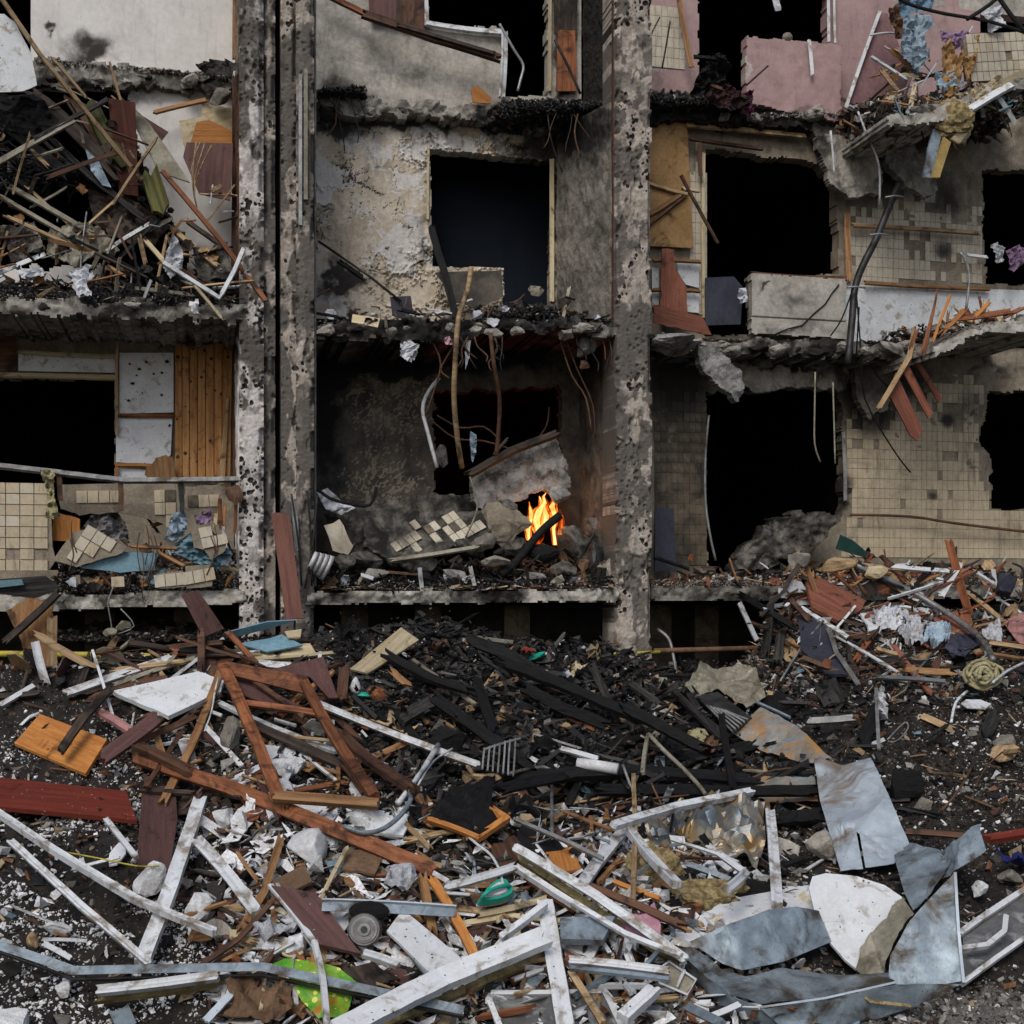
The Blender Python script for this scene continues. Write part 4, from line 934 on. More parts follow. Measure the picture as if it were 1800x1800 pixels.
for (P_, w, mm, lb) in [([(60, 165, .7), (200, 300, .5)], 26, 'darkwood', 'wide dark plank sliding down behind the long pale stick'), ([(120, 170, .8), (225, 330, .6)], 18, 'brown', 'brown plank sliding down behind the long pale stick'), ([(-20, 190, .6), (110, 300, .5)], 22, 'chargrey', 'grey burnt plank at the left edge of the collapsed floor'),
                     ([(20, 330, .4), (160, 410, .3)], 9, 'beigemetal', 'first long grey strip in the left balcony heap'), ([(0, 345, .4), (150, 432, .25)], 7, 'beigemetal', 'second long grey strip in the left balcony heap'), ([(10, 380, .3), (120, 430, .2)], 6, 'pale', 'third long pale strip in the left balcony heap'),
                     ([(190, 440, .3), (262, 395, .4)], 7, 'greymetal', 'grey pole rising in the middle of the left balcony heap'), ([(300, 400, .5), (385, 470, .1)], 9, 'pale', 'pale lath slanting toward the white L profile'), ([(330, 390, .5), (400, 440, .2)], 8, 'darkwood', 'dark lath slanting toward the column')]:
    S('plank', lb, bar('collapsed_plank', M[mm], P_, w, .03, jag=.9, seg=4))
for (P_, mm, lb) in [([(-20, 160, .5), (70, 170, .5), (110, 215, .45), (60, 240, .5), (-20, 225, .6)], 'chargrey', 'dark torn roofing sheet under the big white board'), ([(150, 330, .7), (230, 350, .6), (300, 400, .5), (260, 440, .4), (170, 400, .6)], 'darkwood', 'dark crumpled sheet behind the green timber end'),
                 ([(90, 400, .4), (170, 395, .4), (210, 440, .3), (130, 470, .2), (80, 450, .3)], 'beigemetal', 'grey crumpled sheet in the middle of the left balcony heap'), ([(0, 400, .3), (60, 390, .3), (80, 440, .2), (20, 460, .2)], 'mason', 'grey masonry slab at the left of the left balcony heap'), ([(340, 440, .3), (400, 430, .25), (410, 490, .1), (350, 500, .1)], 'mason', 'grey masonry slab beside the column in the left balcony heap')]:
    S('sheet', lb, sheet('collapsed_sheet', M[mm], P_, .08, 5, .02, noisy=.02))
# hanging beams of the middle upper wall
S('plank', 'orange batten slanting down from the top of the smoked wall', bar('orange_batten', M['orange'], K(1.1, (560, -16), (650, 28)), 10, .04, jag=.3))
S('plank', 'charred brown beam slanting across the smoked wall under the white window', bar('burnt_beam', M['brown'], K(1.0, (640, 26), (760, 72), (874, 102)), 15, .05, jag=.6))
S('plank', 'narrow dark lath lying on the charred slanting beam', bar('dark_lath', M['darkwood'], K(.95, (700, 44), (868, 94)), 7, .03, jag=.6))
S('board', 'small orange broken board on the ledge below the white window', board('orange_board', M['orangeb'], K(.95, (828, 158), (840, 150), (864, 172), (862, 182), (832, 180)), .02))
S('pipe', 'bent burnt pipe end hanging inside the upper middle doorway', tube('bent_pipe', M['greymetal'], K(1.0, (878, 42), (888, 60), (905, 90), (920, 115), (915, 140), (910, 160)), 5))
S('stick', 'thin burnt pole slanting in the upper middle doorway', tube('thin_pole', M['darkmetal'], K(.9, (975, 70), (1000, 120), (1020, 165)), 5))
S('rod', 'long thin dark rod leaning on the peeling wall', tube('dark_rod', M['darkmetal'], [(560, 424, .9), (650, 486, .8), (705, 530, .7)], 4.5, 1))
S('rod', 'short black splinter hanging from the long thin dark rod', bar('black_splinter', M['char'], K(.8, (600, 462), (640, 490)), 8, .03, jag=1))
S('board', 'dark grey small panel standing at the foot of the peeling wall', board('grey_board', M['navy'], K(.75, (686, 522), (722, 520), (726, 545), (712, 562), (690, 555)), .02))
S('beam', 'black charred pole leaning from the window to the middle balcony', bar('charred_pole', M['char'], [(758, 400, 1.1), (785, 480, .7), (806, 570, .2)], 12, .05, jag=.5))
S('board', 'scorched broken board below the middle window', board('scorched_board', M['burntwall'], K(.95, (765, 480), (880, 476), (884, 520), (840, 545), (800, 530)), .02, edge=.02))
S('board', 'cream strip of board lying on the middle balcony at its left end', board('cream_board', M['cream'], [(620, 552, .05), (668, 560, .05), (664, 576, .0), (618, 566, .0)], .02))
S('branch', 'pale bent branch hanging upright in front of the middle bays', tube('hanging_branch', M['pale'], [(828, 470, -.1), (822, 510, -.12), (806, 560, -.15), (800, 640, -.12), (798, 700, .0), (804, 770, .2), (812, 822, .4)], 9.5))
S('branch', 'brown bent branch hanging right of the pale one', tube('hanging_branch', M['rust'], [(862, 585, -.05), (868, 640, .0), (878, 700, .2), (876, 760, .4), (872, 800, .5)], 7.5))
S('pipe', 'white bent pipe beside the scorched window', tube('bent_pipe', M['white'], [(772, 664, .5), (752, 690, .5), (743, 720, .5), (752, 760, .5), (768, 822, .5)], 7))
S('branch', 'thin curling branches hanging in a tangle under the middle balcony', tube('thin_branch', M['rust'], [(760, 600, .1), (775, 640, .2), (762, 690, .3), (748, 730, .4)], 3.5), 'curling branches')
for P_ in ([(806, 590, 0), (790, 620, .1), (775, 650, .2), (790, 665, .2)], [(985, 600, .2), (1005, 660, .3), (1030, 700, .35), (1040, 760, .4)], [(992, 590, .2), (1015, 650, .3), (1042, 712, .35), (1046, 770, .4)], [(760, 740, .8), (800, 770, .7), (850, 775, .7), (900, 790, .7)], [(768, 730, .8), (810, 752, .7), (850, 750, .7), (880, 775, .7)], [(930, 790, .8), (960, 750, .8), (965, 715, .8)]):
    S('branch', 'thin curling branches hanging in a tangle under the middle balcony', tube('thin_branch', M['rust'], P_, 3), 'curling branches')
S('lump', 'grey broken concrete lump dangling on rods near the pocked column', chunk('concrete_lump', M['slabgrey'], (1032, 604, .2), 40, 44))
S('lump', 'small burnt lump hanging below the dangling concrete lump', chunk('burnt_lump', M['rust'], (1026, 640, .2), 18, 16))
S('cloth', 'white shred of film hanging below the middle balcony', sheet('white_shred', M['whitecloth'], [(703, 604, .0), (720, 597, .0), (735, 610, .0), (730, 630, .0), (722, 640, .0), (704, 626, .0)], .05, 14, noisy=.03))
S('cloth', 'small pink shred under the middle balcony by the pale branch', sheet('pink_shred', M['pinkcloth'], [(780, 594, 0), (792, 590, 0), (796, 606, 0), (784, 606, 0)], .05, 14))
S('cloth', 'white ribbon of film dangling right of the pale branch', sheet('white_ribbon', M['whitecloth'], [(820, 598, 0), (828, 598, 0), (824, 630, 0), (818, 650, 0), (817, 620, 0)], .03, 14))
S('cloth', 'pale blue rag caught in the scorched window', sheet('blue_rag', M['bluishcloth'], K(.6, (826, 758), (836, 765), (838, 790), (830, 815), (826, 790)), .05, 12))
# burning bay
S('slab', 'big grey fallen concrete slab tilted over the fire', relief('fallen_slab', M['slabgrey'], [(832, 838), (905, 792), (975, 757), (985, 790), (1000, 820), (1004, 852), (990, 862), (930, 866), (900, 890), (860, 902), (832, 880)], (), .75, .012,
        lambda u, z: .05*(fbm(u*8, z*8, 4, 90)-.5)+.02*(fbm(u*30, z*30, 3, 91)-.5), thick=.16, ragout=1, rag=.018))
S('plank', 'splintered weathered beam along the top edge of the fallen slab', bar('weathered_beam', M['darkwood'], K(.62, (826, 834), (900, 795), (976, 764)), 12, .06, jag=.8))
S('plank', 'short stick wedged above the fallen slab', bar('short_stick', M['darkwood'], K(.6, (868, 800), (892, 772)), 5, .03, jag=.8))
S('lump', 'small grey block at the corner of the fallen slab above the flame', chunk('grey_block', M['slabgrey'], (982, 872, .6), 36, 30))
S('lump', 'broken grey corner of masonry at the left of the scorched window', chunk('masonry_lump', M['slabgrey'], (778, 800, 1.15), 26, 46, .5))
S('lump', 'large brown clod of earth and brick in front of the fallen slab', chunk('earth_clod', M['tilewall'], (885, 920, .5), 100, 74, .6, .3, 4))
tl = board('fallen_tile_slab', M['mason'], [(640, 905, .55), (700, 890, .6), (770, 902, .6), (850, 896, .5), (866, 925, .4), (845, 948, .35), (770, 972, .25), (690, 990, .2), (640, 960, .3)], .06, edge=.05, warp=.02, cuts=3)
S('panel', 'collapsed wall slab with beige tiles lying across the burning balcony', tl)
S('panel', 'sooty broken slab left of the tiled slab on the burning balcony', frag('masonry_slab', 'mason', [(572, 905), (610, 888), (668, 905), (700, 985), (640, 1000), (600, 975)], .5, .1, 301, .10))
S('panel', 'jagged dark slab edge behind the tiled slab', frag('masonry_slab', 'mason', [(600, 885), (700, 872), (830, 868), (850, 900), (700, 915), (610, 905)], .95, .12, 302, .12))
for i_, (x, y, w, h, k) in enumerate([(640, 985, 60, 34, .2), (720, 985, 70, 34, .2), (870, 900, 60, 44, .6), (830, 965, 56, 36, .3), (610, 990, 44, 30, .1), (900, 965, 50, 40, .5), (1010, 960, 60, 60, .6), (1040, 930, 40, 60, .8), (990, 1005, 50, 30, .2)]):
    S('lump', 'sooty masonry lump '+['left of the pale tile patch', 'under the pale tile patch', 'below the foot of the fallen slab', 'left of the charred log', 'beside the plastic bucket', 'under the brown clod', 'right of the flame', 'against the burnt partition', 'in front of the flame'][i_], chunk('masonry_lump', M['mason'], (x, y, k), w, h, .7, .3, 3))
def lay_tiles(o, areas, tw, th, m, missp=.1, ang=0.0, cap=60, m2=None):
    Rm, L, c, n = o_local[o]; me = tile_mesh(tw-.006, th-.006, m, .012); me2 = tile_mesh(tw-.006, th-.006, m2 or m, .012)
    Q = []
    for a_ in areas:
        q = []
        for p in a_:
            d = ray(p[0], p[1]); s = (c-Vector((0, 0, CZ))).dot(n)/d.dot(n); l = Rm.transposed() @ (Vector((0, 0, CZ))+d*s-c); q.append((l.x, l.y))
        Q.append(q)
    cs, sn = math.cos(ang), math.sin(ang); cnt = 0
    for i in range(-40, 40):
        for j in range(-40, 40):
            x = (i*tw)*cs-(j*th)*sn; y = (i*tw)*sn+(j*th)*cs
            if not any(inpoly(q, x, y) for q in Q) or random.random() < missp or cnt >= cap: continue
            t = bpy.data.objects.new('tile', me if random.random() < .88 else me2); COL.objects.link(t); t.parent = o
            t.location = (x, y, .003+random.random()*.003); t.rotation_euler = (R(-90), 0, ang); cnt += 1
lay_tiles(tl, [[(728, 922), (790, 905), (840, 912), (852, 935), (775, 965), (745, 945)], [(690, 945), (735, 938), (765, 966), (700, 978)]], .085, .125, M['tilepale'], .25, .2, 60, M['tiledark'])
S('panel', 'small beige tiled fragment leaning at the left end of the burning balcony', board('tile_fragment', M['tilepale'], K(.15, (570, 925), (598, 912), (620, 960), (612, 975), (585, 968)), .04, edge=.02))
S('bucket', 'white ribbed plastic bucket lying at the left end of the burning balcony', combine('plastic_bucket', 'bucket', 'x', [tube('bucket_wall', M['plastic'], K(.0, (546+i*8, 984+i*4), (553+i*8, 987.5+i*4)), 34+i*4, 1, 20) for i in range(4)]+[tube('bucket_rim', M['greyplastic'], K(-.02, (551+i*8, 986.5+i*4), (554+i*8, 988+i*4)), 37+i*4, 1, 20) for i in range(4)]))
S('cloth', 'white torn film rising at the left end of the burning balcony', sheet('torn_film', M['whitecloth'], K(.3, (556, 865), (575, 858), (606, 885), (625, 893), (600, 905), (572, 895)), .06, 9))
S('cable', 'black bent cable looping over the left end of the burning balcony', tube('bent_cable', M['char'], K(.1, (503, 872), (520, 860), (552, 858), (580, 876), (612, 885), (650, 888), (662, 856)), 6))
S('plank', 'tall plum brown plank leaning against the column base', board('leaning_plank', mat('plum brown plank', (.17, .075, .055), (.11, .05, .04), scale=2, stretch=GR, bump=.15), [(477, 905, -.25), (482, 901, -.25), (501, 902, -.25), (510, 912, -.25), (532, 1086, -.5), (503, 1090, -.5)], .025))
S('log', 'charred log slanting in front of the flame', tube('charred_log', M['char'], [(985, 905, .3), (950, 935, .3), (905, 990, .25), (880, 1010, .2)], 15))
S('bin', 'black scorched pan at the right end of the burning balcony', chunk('scorched_pan', M['darkmetal'], (1048, 985, .3), 44, 60, .5))
S('lump', 'white plaster corner on the burning balcony by the pocked column', chunk('plaster_corner', M['column'], (1074, 1005, .25), 24, 40, .5))
for i, (x, y, w, h, mm, lb) in enumerate([(850, 952, 40, 30, 'rock', 'dark stone beside the brown clod on the burning balcony'), (872, 985, 40, 26, 'rock', 'grey stone under the charred log'),
     (800, 1010, 46, 18, 'slabgrey', 'flat pale stone at the front of the burning balcony'), (660, 1010, 38, 20, 'rock', 'dark round stone near the left front of the burning balcony'), (940, 1012, 44, 16, 'slabgrey', 'flat grey stone under the flame'), (745, 1015, 40, 24, 'char', 'black ash lump at the front of the burning balcony')]):
    S('stone', lb, chunk('stone', M[mm], (x, y, .15), w, h))
S('strip', 'pale torn strip of moulding lying diagonally on the burning balcony', bar('torn_strip', M['beigemetal'], K(.1, (690, 985), (838, 962)), 7, .03, jag=.8))
S('wire', 'thin pale wire dropping from the fallen slab', tube('pale_wire', M['beigemetal'], K(.3, (826, 838), (838, 880), (836, 905), (818, 945)), 3.5))
S('pipe', 'narrow white frame profile standing at the left end of the burning balcony', bar('upright_profile', M['greymetal'], K(-.05, (516, 880), (522, 970)), 9, .03, jag=.4))
for x0, y0, x1, y1 in ((540, 862, 548, 1030), (558, 870, 536, 1035), (512, 868, 530, 1030)):
    S('rod', 'burnt thin balustrade rods at the left end of the burning balcony', tube('balustrade_rod', M['darkmetal'], K(-.06, (x0, y0), ((x0+x1)/2+3, (y0+y1)/2), (x1, y1)), 3.5), 'burnt balustrade rods')
# dangling concrete by the pocked column, right bay
S('slab', 'pale grey broken slab hanging at the corner of the right window', relief('hanging_slab', M['slabgrey'], [(1228, 606), (1262, 610), (1300, 650), (1310, 690), (1296, 706), (1268, 680), (1232, 645)], (), .2, .012, lambda u, z: .05*(fbm(u*9, z*9, 4, 93)-.5), thick=.14, ragout=1))
S('lump', 'pale broken edge of slab just right of the pocked column', chunk('slab_edge', M['slabgrey'], (1182, 600, .1), 84, 28, .7, .3, 4))
S('door', 'burst brick red slatted door hanging below the right balcony', combine('hanging_door', 'door', 'x', [
    board('door_board', M['brick'], K(.25, (1562, 690), (1575, 655), (1622, 755), (1612, 775), (1600, 765)), .02),
    board('door_board', M['brick'], K(.22, (1580, 640), (1596, 640), (1640, 725), (1632, 736)), .02),
    board('door_board', M['brick'], K(.2, (1600, 622), (1608, 620), (1656, 700), (1650, 708)), .02),
    bar('door_rail', M['pale'], K(.18, (1545, 718), (1598, 628), (1608, 580)), 9, .03, jag=.5)]))
S('stick', 'torn orange splinter standing up right of the hanging door', bar('orange_splinter', M['orange'], K(-.1, (1622, 620), (1648, 508)), 9, .03, jag=1.5, taper=.3))
for i, (x0, y0, x1, y1, w) in enumerate([(1600, 612, 1612, 578, 7), (1655, 585, 1700, 540, 9), (1680, 560, 1770, 548, 12), (1640, 600, 1670, 520, 5), (1760, 560, 1800, 540, 8), (1710, 560, 1740, 530, 7)]):
    S('stick', 'orange splinters piled on the far right balcony edge', bar('orange_splinter', M['orangeb' if i % 2 else 'orange'], K(-.2, (x0, y0), (x1, y1)), w, .02, jag=1.2), 'orange splinters on the far right balcony')
S('cable bundle', 'thick dark cable bundle running down the tiled wall', tube('cable_bundle', M['darkmetal'], [(1582, 318, .5), (1560, 370, .6), (1540, 420, .6), (1515, 470, .6), (1502, 510, .6), (1498, 560, .5), (1490, 640, .4)], 13))
for i, (x, y) in enumerate([(1572, 345), (1545, 412), (1505, 505)]):
    S('tie', 'pale wire ties knotted round the dark cable bundle', tube('wire_tie', M['greymetal'], K(.48, (x-16, y+2-i), (x, y-1), (x+16, y+1)), 3.5, 1), 'wire ties')
for P_ in ([(1508, 196, .5), (1525, 240, .5), (1545, 290, .5), (1546, 360, .6)], [(1460, 230, .6), (1464, 270, .6), (1466, 306, .6)]):
    S('cable', 'white electric cable hanging from the torn upper ledge', tube('white_cable', M['white'], P_, 4), 'white hanging cables')
for P_ in ([(1433, 654, .5), (1432, 720, .5), (1432, 780, .5), (1442, 812, .5)], [(1464, 672, .5), (1466, 740, .5), (1468, 815, .5)]):
    S('cable', 'thin pale cable dangling in the dark lower right window', tube('pale_cable', M['beigemetal'], P_, 3.2), 'pale dangling cables')
for P_ in ([(1500, 505, .5), (1480, 560, .45), (1460, 590, .4)], [(1505, 510, .5), (1512, 600, .5), (1520, 700, .8), (1570, 790, 1.0), (1600, 830, 1.1)], [(1495, 560, .5), (1500, 640, .5)], [(1510, 540, .5), (1505, 630, .5)], [(1560, 590, .6), (1530, 640, .7), (1580, 700, .9)]):
    S('cable', 'thin black cables trailing from the end of the cable bundle', tube('black_cable', M['char'], P_, 2.8), 'thin black cables')
S('conduit', 'pale thin conduit standing at the left edge of the lower right window', tube('thin_conduit', M['greymetal'], K(1.1, (1246, 730), (1240, 800), (1240, 880), (1248, 940), (1258, 985)), 4.5))
S('pipe', 'dark thin pipe running across the tiled wall to the right edge', tube('thin_pipe', M['rust'], K(1.15, (1495, 905), (1600, 908), (1680, 920), (1830, 938)), 5))
S('slab', 'dark collapsed slab leaning in the lower right window', relief('collapsed_slab', M['mason'], [(1300, 975), (1345, 925), (1400, 900), (1450, 895), (1470, 915), (1450, 950), (1380, 985), (1330, 1000), (1285, 1000)], (), .8, .014, lambda u, z: .16*(fbm(u*5, z*7, 5, 94)-.5)+.04*(fbm(u*22, z*22, 3, 95)-.5), thick=.2, ragout=1, rag=.03))
S('panel', 'dark teal panel leaning against the foot of the tiled wall', board('teal_board', M['dkteal'], K(.7, (1478, 940), (1500, 950), (1526, 972), (1522, 980), (1470, 965)), .02))
S('stick', 'long diagonal stick on the fibreboard panel', bar('diagonal_stick', M['brown'], K(.8, (1198, 310), (1228, 365), (1262, 428)), 5, .03, jag=.5))
S('plank', 'red brown torn plank standing at the left edge of the right bay', board('red_plank', M['brick'], K(1.05, (1162, 438), (1184, 438), (1186, 470), (1206, 505), (1208, 560), (1160, 568), (1162, 520)), .02, edge=.02))
S('plank', 'brick red torn board lying at the foot of the right bay', board('red_board', M['brick'], K(.9, (1148, 535), (1165, 538), (1235, 556), (1250, 590), (1200, 580), (1150, 566)), .02, edge=.03))
S('bag', 'small white crumpled bag beside the navy board', sheet('small_bag', M['whitecloth'], K(1.0, (1296, 508), (1310, 506), (1314, 530), (1300, 534)), .05, 14))
for (P_, lb) in (([(1258, 152), (1246, 160), (1256, 130)], ''),):
    pass
S('stick', 'orange diagonal batten beside the tiled corner of the pink wall', bar('orange_batten', M['pine'], K(1.1, (1190, -30), (1216, 120)), 9, .03, jag=.4))
S('twig', 'thin dry stems standing by the tiled corner of the pink wall', tube('dry_stem', M['darkwood'], K(.9, (1140, 120), (1142, 70), (1160, 30)), 2.6), 'dry stems')
S('twig', 'thin dry stems standing by the tiled corner of the pink wall', tube('dry_stem', M['darkwood'], K(.9, (1164, 120), (1172, 75), (1178, 38)), 3.2), 'dry stems')
S('cloth', 'dark red and purple rag hanging on the ledge under the upper opening', sheet('purple_rag', mat('purple rag', (.10, .02, .06), (.03, .01, .015), scale=8, bump=.5), K(.9, (1295, 165), (1322, 160), (1324, 185), (1318, 206), (1300, 200)), .06, 12, noisy=.02))
S('armchair', 'burnt armchair remains slumped in the upper right doorway', combine('burnt_armchair', 'armchair', 'x', [
    sheet('backrest', M['char'], K(.95, (1212, 190), (1222, 140), (1240, 108), (1262, 100), (1282, 118), (1276, 150), (1300, 190)), .14, 7, .01, noisy=.02),
    sheet('seat_cloth', mat('burnt maroon cloth', (.05, .018, .016), (.015, .01, .01), scale=7, bump=.7), K(.82, (1236, 172), (1262, 150), (1290, 158), (1316, 182), (1280, 198)), .10, 8, .01, noisy=.02),
    bar('arm_frame', M['brown'], K(.8, (1248, 150), (1310, 172)), 6, .03, jag=.6), bar('arm_frame', M['char'], K(.84, (1222, 100), (1262, 104)), 6, .03, jag=.6)]))
S('stick', 'thin bent rod leaning on the left end of the pink parapet', tube('bent_rod', M['darkmetal'], K(.85, (1312, 150), (1332, 132), (1350, 116)), 3.5))
S('shred', 'white strip dangling from the top edge of the upper opening', sheet('white_strip', M['whitecloth'], K(1.2, (1355, -12), (1366, -12), (1373, 18), (1362, 20)), .02, 8))
S('handle', 'white broken handle hanging on the pink parapet', bar('broken_lever', M['white'], K(.98, (1422, 70), (1428, 132)), 6, .02, jag=.4))
S('ball', 'small pale ball on the pink parapet edge', chunk('small_ball', M['rock'], (1384, 66, 1.1), 14, 13, .9, .05, 2, angular=False, smooth=True))
S('panel', 'large plum pink door panel leaning on the pink wall', board('leaning_board', mat('dusky pink panel', (.25, .145, .15), (.19, .105, .11), scale=2, bump=.1, jitter=0), K(.8, (1546, 22), (1560, 24), (1600, 130), (1580, 190), (1486, 190)), .02, warp=.002))
S('frame', 'white thin frame edge on the left of the leaning plum pink panel', bar('edging_strip', M['white'], K(.74, (1547, 20), (1487, 190)), 6, .02, jag=.2))
S('frame', 'white thin frame edge right of the leaning plum pink panel', bar('edging_strip', M['pink'], K(.74, (1602, 132), (1584, 192)), 5, .02, jag=.2))
S('pipe', 'bent white cable crossing the leaning plum pink panel', tube('bent_cable', M['white'], K(.6, (1530, 62), (1555, 58), (1580, 60), (1600, 75), (1640, 130), (1700, 160)), 3.5))
S('cloth', 'white shirt hanging at the upper right', sheet('hanging_shirt', M['bluishcloth'], [(1590, 30, .2), (1630, 22, .2), (1640, 50, .15), (1622, 60, .15), (1628, 105, .1), (1614, 128, .1), (1600, 118, .1), (1585, 100, .15), (1584, 66, .2)], .08, 9, noisy=.01))
S('cloth', 'pale blue cloth hanging behind the white shirt', sheet('hanging_cloth', mat('soft blue cloth', (.20, .33, .45), (.12, .2, .3), scale=8, bump=.5), [(1575, -10, .3), (1640, -6, .3), (1632, 22, .25), (1600, 22, .25), (1606, 145, .2), (1612, 140, .2), (1604, 60, .2), (1580, 16, .3)], .06, 9))
S('insulation', 'brown peeling insulation sheet hanging at the upper right', sheet('peeling_sheet', M['fibre'], [(1652, 90, .1), (1668, 70, .1), (1676, 110, .1), (1690, 90, .1), (1684, 150, .0), (1668, 185, .0), (1655, 150, .1)], .10, 7, noisy=.02))
tp = board('tiled_slab', M['tilewall'], K(.05, (1694, 70), (1710, 58), (1860, 60), (1860, 128), (1740, 142), (1700, 140)), .06, edge=.01)
S('panel', 'tilted panel of small pale tiles hanging at the upper right edge', tp)
lay_tiles(tp, [[(1698, 70), (1712, 60), (1815, 62), (1815, 130), (1738, 140), (1702, 138)]], .082, .11, M['tilepale'], .05, .05, 110, M['tile'])
for (P_, mm, lb) in [([(1530, 178, .3), (1570, 170, .3), (1620, 176, .2), (1600, 200, .1), (1550, 205, .2)], 'darkwood', 'dark curled sheet along the torn upper balcony edge'), ([(1690, 100, .1), (1705, 70, .1), (1722, 60, .05), (1716, 110, .0), (1700, 150, .0)], 'fibre', 'second brown insulation sheet left of the tilted tiled panel'),
                 ([(1655, 52, .2), (1700, 60, .2), (1690, 88, .15), (1660, 92, .2)], 'lilac', 'lilac rag between the shirt and the tiled panel'), ([(1720, 20, .0), (1756, 8, .0), (1764, 48, -.05), (1740, 58, .0)], 'whitecloth', 'white rag caught on the branches at the top right'),
                 ([(1640, 130, .1), (1680, 120, .1), (1690, 150, .0), (1650, 165, .05)], 'bluishcloth', 'pale blue rag on the torn upper balcony'), ([(1560, 20, .4), (1580, 10, .35), (1590, 60, .3), (1600, 85, .3), (1575, 70, .35)], 'rust', 'brown rag hanging left of the shirt'),
                 ([(1690, 165, -.05), (1730, 150, -.05), (1760, 130, -.1), (1770, 150, -.1), (1720, 180, -.1)], 'cream', 'torn cream board on the edge of the torn upper balcony')]:
    S('rag' if 'rag' in lb else 'sheet', lb, sheet('torn_rag' if 'rag' in lb else 'torn_sheet', M[mm], P_, .08, 9, .006, noisy=.02))
S('branch', 'dark bare tree branch crossing the top right corner', tube('bare_branch', M['char'], [(1840, 70, -.5), (1740, 38, -.4), (1660, 24, -.3), (1600, 8, -.3), (1560, -14, -.3)], 6))
S('branch', 'dark bare branch forking up at the top right corner', tube('bare_branch', M['char'], [(1700, 34, -.4), (1740, 8, -.4), (1770, -20, -.4)], 7))
S('branch', 'dark bare branch slanting down at the top right corner', tube('bare_branch', M['char'], [(1745, -20, -.4), (1780, 30, -.45), (1830, 90, -.5)], 8))
S('insulation', 'tan mineral wool bursting below the torn upper balcony', chunk('wool_clump', M['wool'], (1672, 208, .0), 60, 52, .6, .4, 4, angular=False))
S('board', 'yellow foam board edge hanging from the torn upper balcony', board('foam_board', mat('yellow foam board', (.50, .37, .14), (.38, .26, .09), scale=6, bump=.4), [(1660, 240, -.05), (1672, 250, -.05), (1652, 312, -.05), (1638, 312, -.05)], .04))
S('board', 'grey sheathing strip hanging beside the yellow foam board', board('sheathing_strip', M['galv'], [(1644, 205, .0), (1660, 208, .0), (1640, 312, -.02), (1622, 312, -.02)], .03, edge=.01))
S('board', 'pale foam block stuck below the torn upper balcony', chunk('foam_block', M['cream'], (1692, 232, -.05), 38, 34, .6))
S('board', 'thin ochre board sticking out below the tilted tiled panel', board('ochre_board', M['cream'], K(-.1, (1740, 150), (1800, 120), (1840, 118), (1800, 140), (1752, 158)), .02))
S('board', 'white ribbed strip along the torn upper balcony edge', bar('ribbed_strip', M['whiteboard'], K(-.15, (1706, 192), (1778, 150)), 14, .03, jag=.4))
S('cloth', 'white crumpled cloth on the sill of the right edge window', sheet('white_cloth', M['whitecloth'], K(1.0, (1738, 432), (1752, 426), (1766, 436), (1764, 460), (1748, 464)), .07, 12))
S('cloth', 'lilac crumpled cloth beside the white one on the right edge window', sheet('lilac_cloth', M['lilac'], K(1.0, (1770, 440), (1790, 430), (1806, 440), (1796, 466), (1776, 480)), .07, 12))
S('pipe', 'bent grey hook standing in front of the tiled wall', tube('bent_hook', M['greymetal'], K(.6, (1688, 444), (1698, 460), (1704, 490), (1698, 545)), 5))
S('bar', 'pale torn strip lying across the sill of the right edge window', bar('torn_strip', M['whiteboard'], K(.9, (1700, 448), (1735, 452)), 6, .02, jag=1))
# left lower balcony: parapet of tiles, rail, posts
S('railing', 'bent grey handrail of the lower left balcony', combine('balcony_railing', 'railing', 'x', [
    bar('handrail', M['greymetal'], K(-.05, (-60, 812), (100, 828), (220, 842), (420, 843)), 9, .04, jag=.1),
    bar('post', M['rust'], K(0, (104, 834), (106, 880)), 9, .04, jag=.1), bar('post', M['rust'], K(0, (212, 850), (212, 898)), 9, .04, jag=.1),
    bar('post', M['darkmetal'], K(0, (318, 845), (320, 900)), 8, .04, jag=.1), bar('post', M['darkmetal'], K(0, (409, 845), (408, 880)), 7, .04, jag=.1)]))
par1 = board('tiled_parapet', M['tilewall'], K(.0, (-60, 850), (84, 852), (90, 900), (92, 960), (98, 985), (86, 1002), (-60, 1000)), .06, warp=.003)
S('parapet', 'large tiled parapet panel at the lower left edge', par1)
lay_tiles(par1, [[(-40, 854), (12, 854), (82, 856), (88, 960), (82, 994), (-40, 996)]], .106, .128, M['tile'], .04, .0, 60, M['tilepale'])
par2 = board('tiled_parapet', M['tilewall'], K(.25, (100, 852), (312, 850), (318, 905), (305, 935), (285, 918), (210, 900), (140, 905), (108, 895)), .05, edge=.02)
S('parapet', 'broken middle parapet strip with a few tiles left', par2)
lay_tiles(par2, [[(135, 856), (205, 856), (205, 885), (138, 884)], [(272, 865), (310, 860), (312, 905), (300, 925), (285, 912)]], .106, .128, M['tile'], .25, .0, 20, M['tiledark'])
par3 = board('tiled_parapet', M['tilewall'], K(.2, (325, 855), (385, 853), (392, 880), (380, 900), (340, 905), (326, 890)), .05, edge=.02)
S('parapet', 'small tiled parapet fragment below the planks', par3)
lay_tiles(par3, [[(330, 860), (380, 858), (380, 885), (332, 888)]], .106, .128, M['tile'], .1, .0, 20, M['tiledark'])
